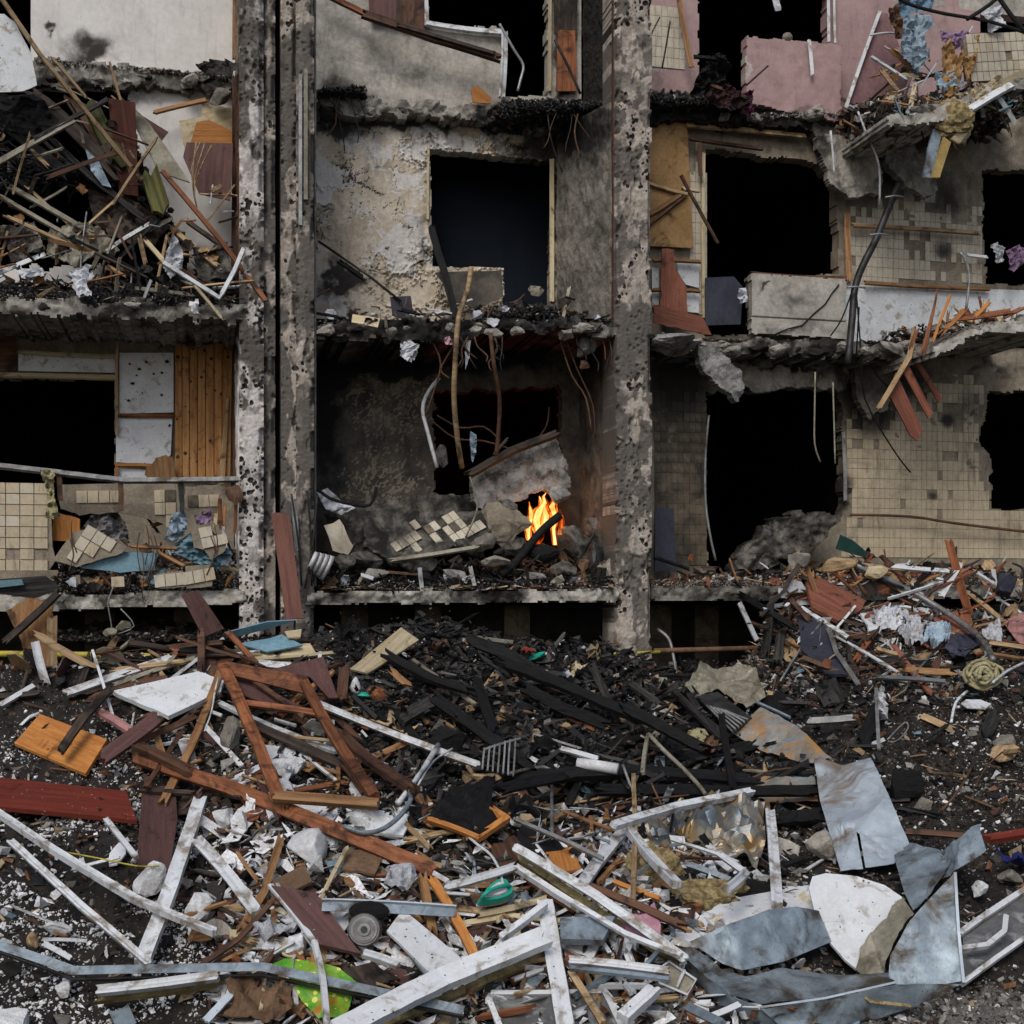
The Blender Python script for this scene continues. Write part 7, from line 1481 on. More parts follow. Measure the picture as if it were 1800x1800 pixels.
for (P_, w, mm, lb, nm) in [
    ([(1500, 992), (1560, 1018), (1620, 1050), (1690, 1095), (1730, 1130), (1746, 1160)], 11, 'greymetal', 'long curved grey pipe arching over the right heap', 'curved_pipe'),
    ([(895, 1360), (930, 1352), (966, 1352), (970, 1400), (970, 1470)], 7, 'greymetal', 'bent grey pipe shaped like a hook in the charred heap', 'hooked_pipe'),
    ([(770, 1310), (735, 1365), (700, 1412)], 10, 'white', 'straight white tube leaning below the long white lath', 'white_tube'),
    ([(795, 1316), (760, 1340), (735, 1380)], 4, 'white', 'thin white tube beside the straight white tube', 'thin_tube'),
    ([(605, 1452), (640, 1464), (675, 1456), (705, 1432), (722, 1405), (718, 1395)], 9, 'galv', 'curved grey white tube of a chair frame', 'chair_tube'),
    ([(360, 1285), (372, 1250), (378, 1215), (384, 1190)], 3, 'white', 'thin white cord left of the orange frame', 'thin_string'),
    ([(1800, 1165), (1770, 1180), (1745, 1200)], 5, 'white', 'white bent cable at the right edge', 'bent_cable'),
    ([(1700, 1215), (1680, 1235), (1672, 1270)], 5, 'white', 'white bent strip on the right soil below the rope', 'bent_strip'),
    ([(1140, 1290), (1168, 1320), (1200, 1350), (1228, 1380), (1240, 1396)], 8, 'beigemetal', 'grey bent strip running down the charred beams', 'bent_strip'),
    ([(1095, 1345), (1108, 1380), (1116, 1400)], 5, 'greymetal', 'thin grey rod right of the white cylinder', 'thin_rod'),
    ([(1560, 1300), (1590, 1270), (1596, 1280), (1580, 1300), (1565, 1305)], 3, 'greymetal', 'thin wire loop on the right soil', 'wire_loop'),
    ([(110, 1497), (170, 1508), (240, 1522), (280, 1522)], 3, 'yellow', 'thin yellow straw at the lower left', 'yellow_straw'),
    ([(1780, 990), (1800, 1005), (1790, 1060), (1740, 1010)], 4, 'darkmetal', 'bent dark rod on the far right slab', 'bent_rod'),
    ([(845, 1270), (870, 1300), (905, 1290)], 4, 'darkmetal', 'bent burnt wire in the ash', 'burnt_wire')]:
    S('tube' if 'tube' in nm else nm.split('_')[-1], lb, tube(nm, M[mm], [(x, y, .24) for x, y in P_], w))
# wire rack in the ash
S('rack', 'burnt wire rack standing in the charred heap', combine('wire_rack', 'rack', 'x', [bar('rack_wire', M['greymetal'], Lf(.3, (852+i*9, 1315-i*3), (838+i*9+10, 1352+i*2)), 3, .01, jag=0) for i in range(7)]+[bar('rack_frame', M['greymetal'], Lf(.3, (850, 1318), (915, 1298)), 4, .01, jag=0)]))
S('grate', 'black ventilation grate under the white frame corner', combine('vent_grate', 'grate', 'x', [board('grate_plate', M['char'], Lf(.12, (1200, 1525), (1300, 1540), (1380, 1560), (1300, 1575), (1210, 1550)), .02)]+[bar('slot_bar', M['beigemetal'], Lf(.16, (1212+i*13, 1536+i*2), (1216+i*13, 1552+i*2)), 2.5, .01, jag=0) for i in range(8)]))

LAND = [(868, 1575, 'the teal iron'), (640, 1634, 'the motor drum'), (560, 1620, 'the cabinet board'), (550, 1497, 'the white canister'), (740, 1660, 'the white square board'), (800, 1610, 'the orange stakes'), (972, 1700, 'the wide white slat'), (780, 1740, 'the widest white beam'),
 (1060, 1580, 'the foamed profile'), (1140, 1530, 'the mineral wool'), (1250, 1460, 'the stained foil'), (1130, 1640, 'the pink fabric'), (1190, 1715, 'the plastic tray'), (1300, 1600, 'the speckled board'), (1360, 1510, 'the white post'), (970, 1790, 'the glazed sash'),
 (560, 1740, 'the green packaging'), (440, 1760, 'the wet cardboard'), (300, 1560, 'the steep white profile'), (275, 1450, 'the mauve rectangular board'), (110, 1400, 'the red board'), (105, 1310, 'the orange square board'), (295, 1215, 'the white foam panel'), (440, 1300, 'the orange frame'),
 (520, 1460, 'the long orange timber'), (640, 1340, 'the weathered mauve plank'), (700, 1290, 'the long white lath'), (820, 1440, 'the burnt seat board'), (680, 1145, 'the cream board'), (480, 1130, 'the blue boards'), (530, 1200, 'the large mauve board'), (880, 1330, 'the wire rack'),
 (1050, 1345, 'the white cylinder'), (970, 1410, 'the hooked pipe'), (980, 1200, 'the long charred beams'), (1120, 1370, 'the broad charred beam'), (1110, 1190, 'the pocked column foot'), (1275, 1200, 'the beige sheet'), (1370, 1290, 'the rusty sheet'), (1510, 1430, 'the tall pale sheet'),
 (1445, 1130, 'the dark plum panel'), (1470, 1055, 'the brick red slab'), (1600, 1110, 'the torn white plastic'), (1725, 1186, 'the rope coil'), (1690, 1020, 'the orange upright stake'), (1620, 1060, 'the curved pipe'), (1500, 1620, 'the arched panel'), (1700, 1490, 'the raised steel flap'),
 (120, 1700, 'the left end of the steel rail'), (350, 1715, 'the mossy white beam'), (420, 1560, 'the splintered strip'), (760, 1200, 'the thin pale slat'), (1380, 1170, 'the hanging grey boards'), (1790, 1300, 'the mossy stone'), (150, 1180, 'the yellow pipe'), (370, 1400, 'the small foam lumps')]
CN = {'white': 'white', 'whiteboard': 'white', 'foam': 'white foam', 'pine': 'pine', 'orange': 'orange', 'pale': 'pale', 'brown': 'brown', 'darkwood': 'dark', 'mauve': 'mauve', 'cream': 'cream', 'char': 'charred', 'chargrey': 'ash grey', 'galv': 'grey steel', 'greymetal': 'grey metal', 'brick': 'brick red', 'beigemetal': 'beige', 'cardboard': 'cardboard brown', 'rust': 'rusty', 'blue': 'light blue', 'darkmetal': 'burnt metal'}
USED = set()
PEND = []
def keep(o, kind, lb, L_): PEND.append((L_, o, kind, lb))
def settle():
    by = {}
    for key in ('broken_lath', 'torn_scrap', 'broken_scrap'):
        it = sorted([p for p in PEND if p[1].name.split('.')[0] == key], key=lambda p: -p[0])
        lim = {'broken_lath': 270, 'torn_scrap': 150, 'broken_scrap': 200}[key]
        gd = [p for p in it if p[3] != 'x'][:lim]; rest = [p for p in it if p not in gd]
        for L_, o, kind, lb in gd: S(kind, lb, o)
        for L_, o, kind, lb in rest: by.setdefault((key, o.data.materials[0].name), []).append(o)
    for L_, o, kind, lb in PEND:
        if o.name.split('.')[0] == 'bent_rod' and lb != 'x': S(kind, lb, o)
        elif o.name.split('.')[0] == 'bent_rod': by.setdefault(('bent_rod', o.data.materials[0].name), []).append(o)
    for (key, mn), Ls in by.items():
        V = []; F = []
        for o in Ls:
            mw = Matrix.Translation(o.location) @ o.rotation_euler.to_matrix().to_4x4(); b = len(V)
            V += [mw @ v.co for v in o.data.vertices]; F += [tuple(i+b for i in p.vertices) for p in o.data.polygons]
        tag(obj_world('small_fragments', V, F, bpy.data.materials[mn]), 'small broken bits of '+mn+' scattered through the debris', kind='stuff')
        for o in Ls:
            me = o.data; del W[o]; bpy.data.objects.remove(o); bpy.data.meshes.remove(me)
def rel(x, y, L_):
    bx = min(L_, key=lambda q: (q[0]-x)**2+(q[1]-y)**2); dx, dy = x-bx[0], y-bx[1]
    if abs(dx) > 2*abs(dy): d = 'right of' if dx > 0 else 'left of'
    elif abs(dy) > 2*abs(dx): d = 'below' if dy > 0 else 'above'
    else: d = ('lower' if dy > 0 else 'upper')+(' right of' if dx > 0 else ' left of')
    return d, bx[2]
def autolabel(kind, mm, x, y, size, ang, L_):
    d, l = rel(x, y, L_); a_ = abs(math.degrees(ang)) % 180
    pose = 'lying flat' if (a_ < 25 or a_ > 155) else ('standing steeply' if 60 < a_ < 120 else ('slanting down rightward' if ang > 0 else 'slanting up rightward'))
    for lb in (f'{size} {CN[mm]} {kind} {d} {l}', f'{size} {CN[mm]} {kind} {pose} {d} {l}', f'{size} broken {CN[mm]} {kind} {pose} {d} {l}'):
        if lb not in USED: USED.add(lb); return lb
    return None
fr = random.Random(77)
ZN = [  # zone centre, radii, count, materials
 ((760, 1640), (430, 120), 210, ['white', 'white', 'whiteboard', 'pine', 'pale', 'brown', 'cream', 'galv', 'orange', 'mauve', 'cardboard', 'darkwood', 'chargrey']),
 ((1050, 1560), (240, 100), 90, ['white', 'white', 'pine', 'pale', 'brown', 'galv', 'cream', 'orange', 'char']),
 ((480, 1330), (240, 120), 110, ['white', 'brown', 'mauve', 'pine', 'darkwood', 'pale', 'orange', 'whiteboard', 'darkwood']),
 ((300, 1170), (290, 40), 60, ['white', 'brown', 'darkwood', 'mauve', 'chargrey', 'pale', 'beigemetal']),
 ((960, 1280), (330, 120), 150, ['char', 'char', 'char', 'chargrey', 'chargrey', 'darkmetal', 'char', 'pale', 'rust']),
 ((900, 1430), (240, 60), 80, ['char', 'chargrey', 'brown', 'darkwood', 'greymetal', 'pale', 'pine']),
 ((1580, 1090), (240, 95), 190, ['white', 'pine', 'darkwood', 'brown', 'orange', 'brick', 'pale', 'brown', 'chargrey', 'greymetal', 'whiteboard', 'darkwood', 'char']),
 ((1250, 1340), (170, 120), 80, ['char', 'chargrey', 'galv', 'beigemetal', 'darkmetal', 'char', 'rust']),
 ((380, 1600), (330, 140), 22, ['white', 'whiteboard', 'pine', 'brown', 'foam']),
 ((1640, 1340), (160, 120), 16, ['white', 'pale', 'rust', 'chargrey']),
 ((1100, 1760), (330, 40), 30, ['white', 'whiteboard', 'pale', 'brown', 'galv', 'orange'])]
for (cx, cy), (rx, ry), n, mats in ZN:
    for _ in range(n):
        a_ = fr.uniform(0, 6.28); q = math.sqrt(fr.random()); x = cx+rx*q*math.cos(a_); y = cy+ry*q*math.sin(a_)
        if not (-20 < x < 1815 and y < 1800): continue
        mm = fr.choice(mats); an = fr.gauss(0, .75); L_ = 22+110*fr.random()**2.2; w = 4+10*fr.random()**1.6
        kind = 'lath'
        if fr.random() < .3 and mm not in ('greymetal', 'rust', 'darkmetal'): kind = 'scrap'
        elif mm in ('greymetal', 'rust', 'darkmetal'): kind = 'rod'; w = 3+2*fr.random()
        size = 'tiny' if L_ < 34 else ('short' if L_ < 60 else ('medium' if L_ < 90 else 'long'))
        if kind == 'scrap': L_ = min(L_, 55)
        lb = autolabel(kind, mm, x, y, size, an, LAND)
        if not lb: lb = 'x'; L_ = min(L_, 30)
        dx, dy = math.cos(an)*L_/2, math.sin(an)*L_/2; l0, l1 = fr.uniform(.03, .16), fr.uniform(.03, .2)
        if kind == 'scrap':
            h_ = L_*fr.uniform(.3, .7); pl = []
            for j in range(6):
                b = -j/6*6.283+fr.uniform(-.25, .25); u_, v_ = math.cos(b)*L_*.5, math.sin(b)*h_*.5
                pl.append((x+u_*math.cos(an)-v_*math.sin(an), y+u_*math.sin(an)+v_*math.cos(an), .06+fr.uniform(0, .05)))
            o = board('broken_scrap', M[mm], pl, .012, edge=.01, cuts=1)
        elif kind == 'rod': o = tube('bent_rod', M[mm], [(x-dx, y-dy, l0), (x+fr.uniform(-8, 8), y+fr.uniform(-8, 8), .14), (x+dx, y+dy, l1)], w, 3, 5)
        else: o = bar('broken_lath', M[mm], [(x-dx, y-dy, l0), (x+dx, y+dy, l1)], w, .008+.02*fr.random(), jag=1.1, seg=3, twist=fr.uniform(-.6, .6))
        keep(o, kind, lb, L_)
# the same for the tangled facade balconies
MODE = 'f'
LF = [(70, 250, 'the weathered grey plank'), (215, 260, 'the red brown upright board'), (370, 300, 'the plum cabinet panel'), (270, 340, 'the green timber end'), (140, 500, 'the middle torn rag'), (310, 450, 'the standing white rag'), (50, 485, 'the flat white rag'), (400, 490, 'the white L profile'), (30, 400, 'the left picture edge'),
 (620, 980, 'the small tiled fragment'), (800, 950, 'the collapsed tile panel'), (950, 1000, 'the flame'), (1050, 990, 'the scorched pan'), (640, 555, 'the cream strip of board'), (830, 545, 'the scorched board'), (1000, 545, 'the middle doorway foot'),
 (230, 930, 'the printed rag heap'), (340, 960, 'the blue scraps'), (250, 990, 'the light blue long board'), (1620, 130, 'the hanging shirt'), (1700, 190, 'the torn upper balcony'), (1560, 190, 'the leaning plum pink panel'), (1780, 550, 'the far right balcony'), (1250, 990, 'the navy door panel'), (1400, 980, 'the dark collapsed slab'), (1700, 990, 'the tiled wall foot'), (1450, 1000, 'the teal panel')]
FZ = [(-10, 415, 250, 520, -.05, .9, 110, ['chargrey', 'darkwood', 'white', 'pale', 'brown', 'beigemetal', 'char', 'pine', 'greymetal'], 130, 'second'),
 (-10, 250, 150, 300, .2, 1.0, 34, ['chargrey', 'darkwood', 'char', 'brown', 'beigemetal', 'pale'], 150, ''),
 (560, 1070, 520, 566, .0, .7, 44, ['char', 'chargrey', 'white', 'darkwood', 'beigemetal', 'rust'], 50, ''),
 (560, 1070, 960, 1030, .0, .8, 90, ['char', 'char', 'chargrey', 'darkwood', 'beigemetal', 'white', 'rust', 'cardboard'], 70, ''),
 (110, 415, 900, 1030, .0, .8, 70, ['pine', 'blue', 'white', 'brown', 'darkwood', 'cream', 'orange', 'chargrey'], 50, ''),
 (1560, 1800, 60, 200, -.1, .7, 80, ['white', 'pale', 'blue', 'cream', 'chargrey', 'greymetal', 'pine', 'whiteboard'], 75, ''),
 (1660, 1800, 545, 572, -.2, .6, 26, ['pine', 'orange', 'pale', 'cream', 'brick', 'white'], 50, ''),
 (1160, 1800, 975, 1028, .0, .9, 90, ['pale', 'pine', 'white', 'chargrey', 'brick', 'orange', 'darkwood', 'char'], 50, '')]
for (x0, x1, y0, y1, k0, k1, n, mats, LM, _) in FZ:
    for _ in range(n):
        x = fr.uniform(x0, x1); y = y1-(y1-y0)*abs(fr.gauss(0, .45))
        if y < y0-10: continue
        k = k0+(k1-k0)*min(1, max(0, (y1-y)/(y1-y0)))*fr.uniform(.6, 1)+.02; mm = fr.choice(mats); an = fr.gauss(0, .9); L_ = 14+LM*fr.random()**1.8; w = 2.5+6*fr.random()**2
        kind = 'scrap' if fr.random() < .33 and mm not in ('greymetal', 'rust') else ('rod' if mm in ('greymetal', 'rust') else 'lath'); size = 'tiny' if L_ < 26 else ('short' if L_ < 48 else 'long')
        if kind == 'scrap': L_ = min(L_, 30)
        lb = autolabel(kind, mm, x, y, size, an, LF)
        if not lb: continue
        dx, dy = math.cos(an)*L_/2, math.sin(an)*L_/2
        if kind == 'scrap':
            pl = [(x+math.cos(-j/6*6.283)*L_*.5*fr.uniform(.6, 1), y+math.sin(-j/6*6.283)*L_*.4*fr.uniform(.5, 1), k+fr.uniform(-.06, .06)) for j in range(6)]
            o = sheet('torn_scrap', M['whitecloth' if mm in ('white', 'whiteboard') else mm], pl, .03, 9, .006, cuts=2, noisy=.01)
        elif kind == 'rod': o = tube('bent_rod', M[mm], [(x-dx, y-dy, k), (x+fr.uniform(-8, 8), y+fr.uniform(-8, 8), k), (x+dx, y+dy, k+.1)], 2+fr.random()*1.5, 3, 5)
        else: o = bar('broken_lath', M[mm], [(x-dx, y-dy, k+fr.uniform(-.1, .1)), (x+dx, y+dy, k+fr.uniform(-.1, .1))], w, .008+.015*fr.random(), jag=1.2, seg=3, twist=fr.uniform(-.6, .6))
        keep(o, kind, lb, L_)
MODE = 'g'
settle()
# ================================================================= UNCOUNTABLE FRAGMENTS
def heap(n, reg, lift=0.0, seed=0, clump=None):
    """random points of the heap surface; reg(px, py) gives the density seen there"""
    r_ = np.random.default_rng(seed); out_ = []; got = 0
    while got < n:
        X = r_.uniform(-5.2, 7.0, 60000); Y = r_.uniform(6.6, 14.6, 60000); Z = hfine(X, Y)
        X_, Y_ = proj(np.stack([X, Y, Z], -1)); d = reg(X_, Y_)
        if clump: d = d*sstep(clump[1]-.08, clump[1]+.08, fbm(X*clump[0], Y*clump[0], 3, seed))
        Yr, _ = ridge(X); ok = (r_.random(60000) < d) & (X_ > -60) & (X_ < 1860) & (Y_ < 1860) & (Y < D0+.24*X+.8)
        P = np.stack([X, Y, Z+lift], -1)[ok]; out_.append(P); got += len(P)
        if len(out_) > 80: break
    return np.concatenate(out_)[:n]
def G2(px, py, x, y, rx, ry): return np.exp(-((px-x)/rx)**2-((py-y)/ry)**2)
charz = lambda x, y: np.clip(G2(x, y, 1000, 1290, 330, 150)+G2(x, y, 820, 1160, 170, 70), 0, 1)
soilR = lambda x, y: G2(x, y, 1700, 1340, 170, 150)
leftlow = lambda x, y: sstep(620, 420, x)*sstep(1240, 1330, y)
def dims(n, lo, hi, a=(1, .7, .45), s=1, p=1.8):
    r_ = np.random.default_rng(s); L = lo+(hi-lo)*r_.random(n)**p
    return np.stack([L*a[0]*r_.uniform(.6, 1.4, n), L*a[1]*r_.uniform(.5, 1.3, n), L*a[2]*r_.uniform(.5, 1.4, n)], 1)
MS = {
 'black': ramp_mat('ash fragments', [((.007, .007, .008), 5), ((.016, .015, .015), 4), ((.035, .032, .03), 2), ((.09, .085, .08), .5), ((.16, .09, .045), .25), ((.35, .34, .33), .25)], .6, .6, .4),
 'soil': ramp_mat('soil crumbs', [((.016, .013, .011), 5), ((.032, .026, .021), 4), ((.06, .052, .044), 2), ((.15, .14, .125), 1), ((.32, .31, .29), .6), ((.14, .07, .035), .5)], .9, .6),
 'white': ramp_mat('white crumbs', [((.84, .85, .87), 6), ((.72, .73, .75), 3), ((.5, .48, .45), 1), ((.62, .55, .42), .5)], .85, .4),
 'wood': ramp_mat('wood splinters', [((.30, .18, .09), 2), ((.16, .085, .045), 3), ((.42, .33, .22), 2), ((.08, .05, .035), 4), ((.52, .53, .54), 2.6), ((.04, .03, .026), 4)], .8, .4),
 'mixed': ramp_mat('mixed rubble', [((.03, .027, .024), 4), ((.16, .15, .135), 2.2), ((.30, .285, .26), 1.6), ((.20, .10, .055), 1.2), ((.56, .57, .58), 2.2), ((.36, .27, .17), 1.2), ((.09, .05, .04), 2), ((.16, .26, .32), .35), ((.02, .02, .022), 3)], .85, .5),
 'grey': ramp_mat('plaster rubble', [((.14, .13, .12), 4), ((.22, .21, .19), 3), ((.33, .32, .3), 2), ((.05, .045, .04), 3), ((.5, .49, .47), .8)], .9, .6),
 'grass': ramp_mat('withered grass', [((.05, .05, .02), 3), ((.09, .075, .035), 2)], .9, .2)}
def SC(name, m, P, D, label, **k): return scatter(name, MS[m], P, D, label, **k)
P = heap(16000, lambda x, y: .15+.85*np.clip(1-.2*leftlow(x, y), 0, 1)*.5, .0, 1); SC('soil_crumbs', 'soil', P, dims(len(P), .008, .05, s=1), 'dark soil crumbs and grit over the whole heap')
P = heap(14000, charz, .01, 2); SC('ash_fragments', 'black', P, dims(len(P), .012, .09, s=2), 'black ash and charcoal fragments in the middle of the heap', flat=.8)
P = heap(2600, charz, .04, 3); SC('charred_splinters', 'black', P, dims(len(P), .06, .30, (1, .16, .09), 3), 'charred splinters over the burnt heap', flat=.35)
P = heap(15000, lambda x, y: leftlow(x, y)*(.35+.65*sstep(1420, 1520, y+.25*x))+.25*sstep(1500, 1700, y)*sstep(1300, 900, x)+.05, .006, 4, (3.4, .50)); SC('foam_crumbs', 'white', P, dims(len(P), .005, .026, (1, .8, .5), 4, 3.2), 'white foam crumbs sprinkled on the dark soil', flat=.9)
P = heap(420, lambda x, y: leftlow(x, y)+.7*sstep(1480, 1560, y)*sstep(1250, 1100, x), .015, 5, (2.2, .42)); SC('foam_pieces', 'white', P, dims(len(P), .02, .075, (1, .8, .35), 5, 2.6), 'larger white foam pieces among the crumbs', flat=.6, jit=.5)
P = heap(9500, lambda x, y: sstep(1380, 1480, y)*sstep(1500, 1200, x)*sstep(260, 480, x)+.8*G2(x, y, 500, 1330, 260, 90)+.5*G2(x, y, 330, 1180, 250, 40)+.12, .02, 6); SC('mixed_rubble', 'mixed', P, dims(len(P), .012, .085, (1, .75, .4), 6, 2), 'small mixed rubble between the boards', flat=.6, jit=.5)
P = heap(3600, lambda x, y: sstep(1400, 1500, y)*sstep(1500, 1150, x)*sstep(300, 480, x)+.9*G2(x, y, 480, 1320, 260, 110)+.5*G2(x, y, 330, 1180, 250, 40)+.06, .035, 7); SC('wood_splinters', 'wood', P, dims(len(P), .03, .26, (1, .08, .04), 7, 2.2), 'thin wood splinters lying between the boards', flat=.35)
P = heap(7000, lambda x, y: G2(x, y, 1570, 1080, 200, 90)+.35*G2(x, y, 1480, 1170, 160, 60), .03, 8); SC('balcony_rubble', 'mixed', P, dims(len(P), .012, .09, (1, .75, .4), 8, 1.9), 'mixed rubble spilling from the right balcony', flat=.7, jit=.5)
P = heap(1700, lambda x, y: G2(x, y, 1580, 1075, 190, 80)+.25*G2(x, y, 1480, 1170, 160, 60), .08, 9); SC('balcony_splinters', 'wood', P, dims(len(P), .03, .26, (1, .10, .05), 9, 2.2), 'splinters spilling from the right balcony', flat=.55)
P = heap(6000, soilR, .004, 10); SC('soil_chips', 'soil', P, dims(len(P), .006, .045, s=10, p=2.5), 'pale chips in the dark soil at the right', flat=.8)
P = heap(700, lambda x, y: soilR(x, y)+.4*charz(x, y), .01, 11); SC('pale_chips', 'white', P, dims(len(P), .008, .06, (1, .4, .3), 11, 2.5), 'thin white chips in the dark soil at the right')
P = heap(9000, lambda x, y: sstep(1690, 1770, y)*sstep(600, 860, x)+.7*G2(x, y, 1120, 1190, 130, 40), .004, 12); SC('plaster_grit', 'grey', P, dims(len(P), .008, .045, s=12, p=2.2), 'grey plaster grit at the bottom and below the pocked column', flat=.8)
P = heap(1500, lambda x, y: charz(x, y), .02, 13); SC('pale_ash_chips', 'white', P, dims(len(P), .006, .03, s=13, p=2.5), 'pale ash flakes on the burnt heap', flat=.8)
# tangles of fragments on the ledges and balconies, given in the facade frame
def ledge(name, m, n, px0, px1, py, k0, k1, hgt, lo, hi, a, label, seed, p=1.8, flat=.6, prof=None):
    r_ = np.random.default_rng(seed); k = k0+(k1-k0)*r_.random(n); px = px0+(px1-px0)*r_.random(n); C = []
    for i in range(n):
        q = fac(px[i], py if not callable(py) else py(px[i]), k0); u = q.x*CT+(q.y-D0)*ST
        zb = q.z; pf = prof(px[i]) if prof else 1
        h_ = hgt*pf*(.3+.7*float(fbm(u*2.2, k[i]*2, 2, seed)))*(.35+.65*(k[i]-k0)/(k1-k0+.01))
        C.append(B(u, k[i], zb+h_*r_.random()))
    D = dims(n, lo, hi, a, seed, p); return scatter(name, MS[m], np.array(C), D, label, flat=flat, jit=.45)
T1, T2, T3 = (1, .7, .4), (1, .12, .07), (1, .9, .12)
e2 = lambda x: 528+.022*x
ledge('balcony_rubble', 'black', 2600, -40, 425, e2, .02, 1.2, .5, .02, .12, T1, 'rubble packed on the second floor left balcony', 21)
ledge('balcony_splinters', 'black', 1100, -40, 425, e2, .0, 1.2, .85, .08, .45, T2, 'burnt splinters tangled on the second floor left balcony', 22, flat=.8)
ledge('balcony_scraps', 'mixed', 900, -40, 425, e2, .0, 1.1, .5, .015, .07, T1, 'pale scraps on the second floor left balcony', 46)
ledge('balcony_scraps', 'wood', 240, -40, 425, e2, -.02, 1.1, .75, .08, .42, T2, 'wooden splinters tangled on the second floor left balcony', 23, flat=.7)
ledge('roof_rubble', 'black', 260, -60, 250, 300, .5, 1.25, 1.0, .08, .5, (1, .10, .06), 'dark splinters of the collapsed third floor at the left', 24, flat=.9, prof=lambda x: max(0, 1-(x+60)/360))
ledge('balcony_rubble', 'black', 2400, 550, 1085, lambda x: 566, .06, 1.2, .16, .02, .12, T1, 'burnt rubble on the middle second floor balcony', 25)
ledge('balcony_scraps', 'mixed', 500, 550, 1085, lambda x: 566, .02, 1.1, .15, .02, .12, T1, 'pale scraps on the middle second floor balcony', 26)
ledge('balcony_rubble', 'black', 5200, 550, 1085, 1036, .02, 1.25, .42, .02, .13, T1, 'burnt rubble on the burning balcony', 27)
ledge('balcony_splinters', 'black', 700, 550, 1085, 1032, .0, 1.2, .38, .08, .4, T2, 'charred splinters on the burning balcony', 28, flat=.7)
ledge('balcony_scraps', 'mixed', 1300, 550, 1085, 1036, -.01, 1.0, .22, .01, .07, T1, 'pale scraps on the burning balcony', 29)
ledge('ledge_scraps', 'wood', 160, 560, 1080, 1036, -.01, .1, .05, .04, .25, (1, .15, .08), 'splinters along the front edge of the burning balcony', 30, flat=.1)
ledge('balcony_rubble', 'mixed', 4200, 90, 425, 1042, .1, 1.2, .62, .015, .10, T1, 'rubble and scraps on the first floor left balcony', 31, prof=lambda x: .9)
ledge('balcony_splinters', 'black', 500, 90, 425, 1042, .05, 1.2, .5, .06, .3, T2, 'dark splinters on the first floor left balcony', 32)
ledge('balcony_rubble', 'mixed', 6500, 1152, 1840, lambda x: 1030, .02, 1.25, .34, .012, .10, T1, 'rubble on the first floor right balcony', 33, prof=lambda x: .35+.65*min(1, max(0, (x-1250)/250)))
ledge('balcony_splinters', 'wood', 900, 1152, 1840, lambda x: 1028, .0, 1.2, .36, .05, .3, T2, 'splinters on the first floor right balcony', 34, prof=lambda x: .3+.7*min(1, max(0, (x-1250)/250)))
ledge('balcony_rubble', 'black', 2500, 1150, 1640, lambda x: 598+.012*(x-1150), .6, 1.2, .10, .02, .10, T1, 'dark rubble on the second floor right ledge', 35)
ledge('balcony_rubble', 'mixed', 900, 1650, 1840, 572, -.2, 1.2, .22, .02, .12, T1, 'rubble on the far right second floor balcony', 36)
ledge('ledge_rubble', 'grey', 420, 60, 410, lambda x: 100+.08*x, 1.08, 1.28, .05, .02, .10, T1, 'burnt crumbs on the third floor left ledge', 37)
ledge('ledge_rubble', 'black', 1700, 880, 1080, 186, .5, 1.3, .32, .03, .16, T1, 'burnt debris in the upper middle corner', 38, flat=.9)
ledge('ledge_rubble', 'black', 800, 565, 640, 160, .9, 1.3, .20, .03, .12, T1, 'burnt debris at the left end of the smoked ledge', 39, flat=.9)
ledge('ledge_rubble', 'black', 1900, 1145, 1320, 182, .85, 1.3, .34, .03, .14, T1, 'burnt debris on the ledge of the upper right doorway', 40, flat=.9)
ledge('ledge_rubble', 'grey', 450, 1300, 1560, 200, .95, 1.2, .06, .02, .10, T1, 'burnt crumbs along the ledge under the pink parapet', 41, flat=.8)
ledge('balcony_scraps', 'mixed', 1300, 1560, 1840, 185, -.05, 1.1, .6, .03, .16, T1, 'torn scraps on the upper right balcony', 42, flat=.9)
ledge('balcony_splinters', 'wood', 300, 1560, 1840, 185, -.1, 1.1, .6, .08, .4, T2, 'splinters on the upper right balcony', 43, flat=.9)
ledge('sill_rubble', 'black', 700, 860, 1085, 556, .5, 1.25, .32, .03, .14, T1, 'burnt debris at the foot of the middle doorway', 44, flat=.9)
ledge('basement_rubble', 'soil', 1500, 90, 560, 1128, -.2, 1.0, .18, .03, .14, T1, 'dark rubble in the left basement opening', 45)

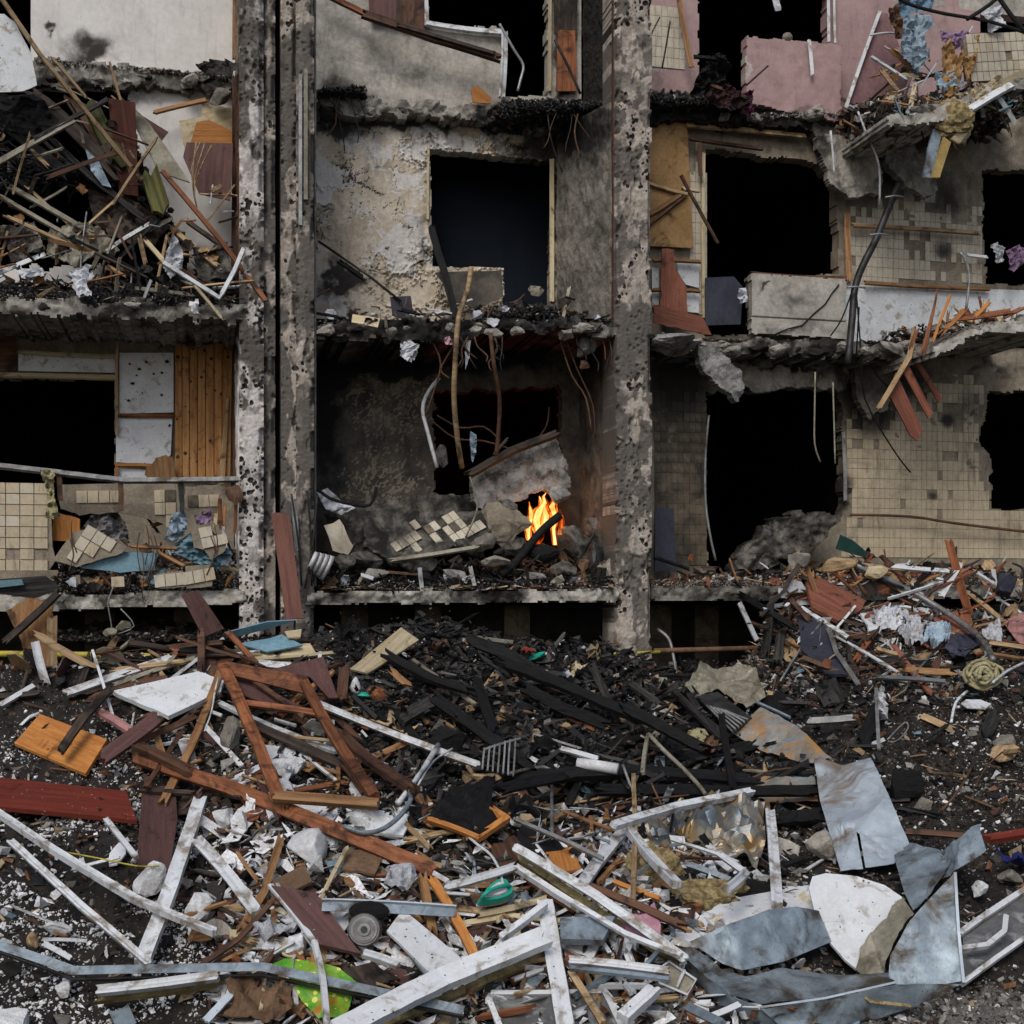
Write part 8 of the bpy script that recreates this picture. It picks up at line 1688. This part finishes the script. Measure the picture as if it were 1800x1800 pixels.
P = heap(800, lambda x, y: sstep(1380, 1480, y)*sstep(1450, 1150, x)*sstep(260, 480, x)+.6*G2(x, y, 500, 1330, 260, 90), .05, 50)
SC('plaster_lumps', 'mixed', P, dims(len(P), .03, .13, (1, .8, .45), 50, 2.4), 'pale plaster lumps wedged between the boards', flat=.6, jit=.55)
P = heap(900, lambda x, y: sstep(1400, 1500, y)*sstep(1450, 1150, x)*sstep(300, 500, x)+.4*G2(x, y, 1580, 1080, 200, 70), .07, 51)
SC('white_shards', 'white', P, dims(len(P), .05, .2, (1, .45, .05), 51, 2.2), 'thin white shards wedged between the boards', flat=.6, jit=.5)
P = heap(2600, charz, .09, 52, (2.5, .5)); SC('charcoal_lumps', 'black', P, dims(len(P), .02, .10, (1, .5, .4), 52, 2.6), 'charcoal lumps piled on the burnt heap', flat=.8, jit=.5)
ledge('balcony_masonry', 'grey', 900, -40, 425, e2, .1, 1.1, .42, .03, .16, T1, 'grey masonry rubble in the second floor left balcony', 60)
ledge('balcony_masonry', 'grey', 600, 550, 1085, 1036, .0, 1.1, .3, .02, .12, T1, 'grey masonry crumbs on the burning balcony', 61)

P = heap(2600, lambda x, y: G2(x, y, 1010, 1240, 260, 110), .16, 70); SC('ash_fragments', 'black', P, dims(len(P), .010, .06, (1, .55, .4), 70, 2.4), 'ash and charcoal lying on the burnt beams', flat=.8, jit=.5)
P = heap(500, lambda x, y: G2(x, y, 1010, 1260, 280, 120), .15, 71); SC('charred_splinters', 'black', P, dims(len(P), .08, .34, (1, .16, .1), 71, 1.6), 'charred splinters lying across the burnt beams', flat=.5)
P = heap(500, lambda x, y: G2(x, y, 1010, 1260, 300, 130), .16, 72); SC('pale_ash_chips', 'mixed', P, dims(len(P), .02, .08, s=72, p=2.4), 'pale bits on the burnt beams', flat=.8)
P = heap(5000, lambda x, y: sstep(1240, 1330, y)*.6+.4, .003, 73, (1.1, .52)); SC('dust_grit', 'grey', P, dims(len(P), .006, .03, s=73, p=2.6), 'grey brown grit drifts on the dark soil', flat=.9)
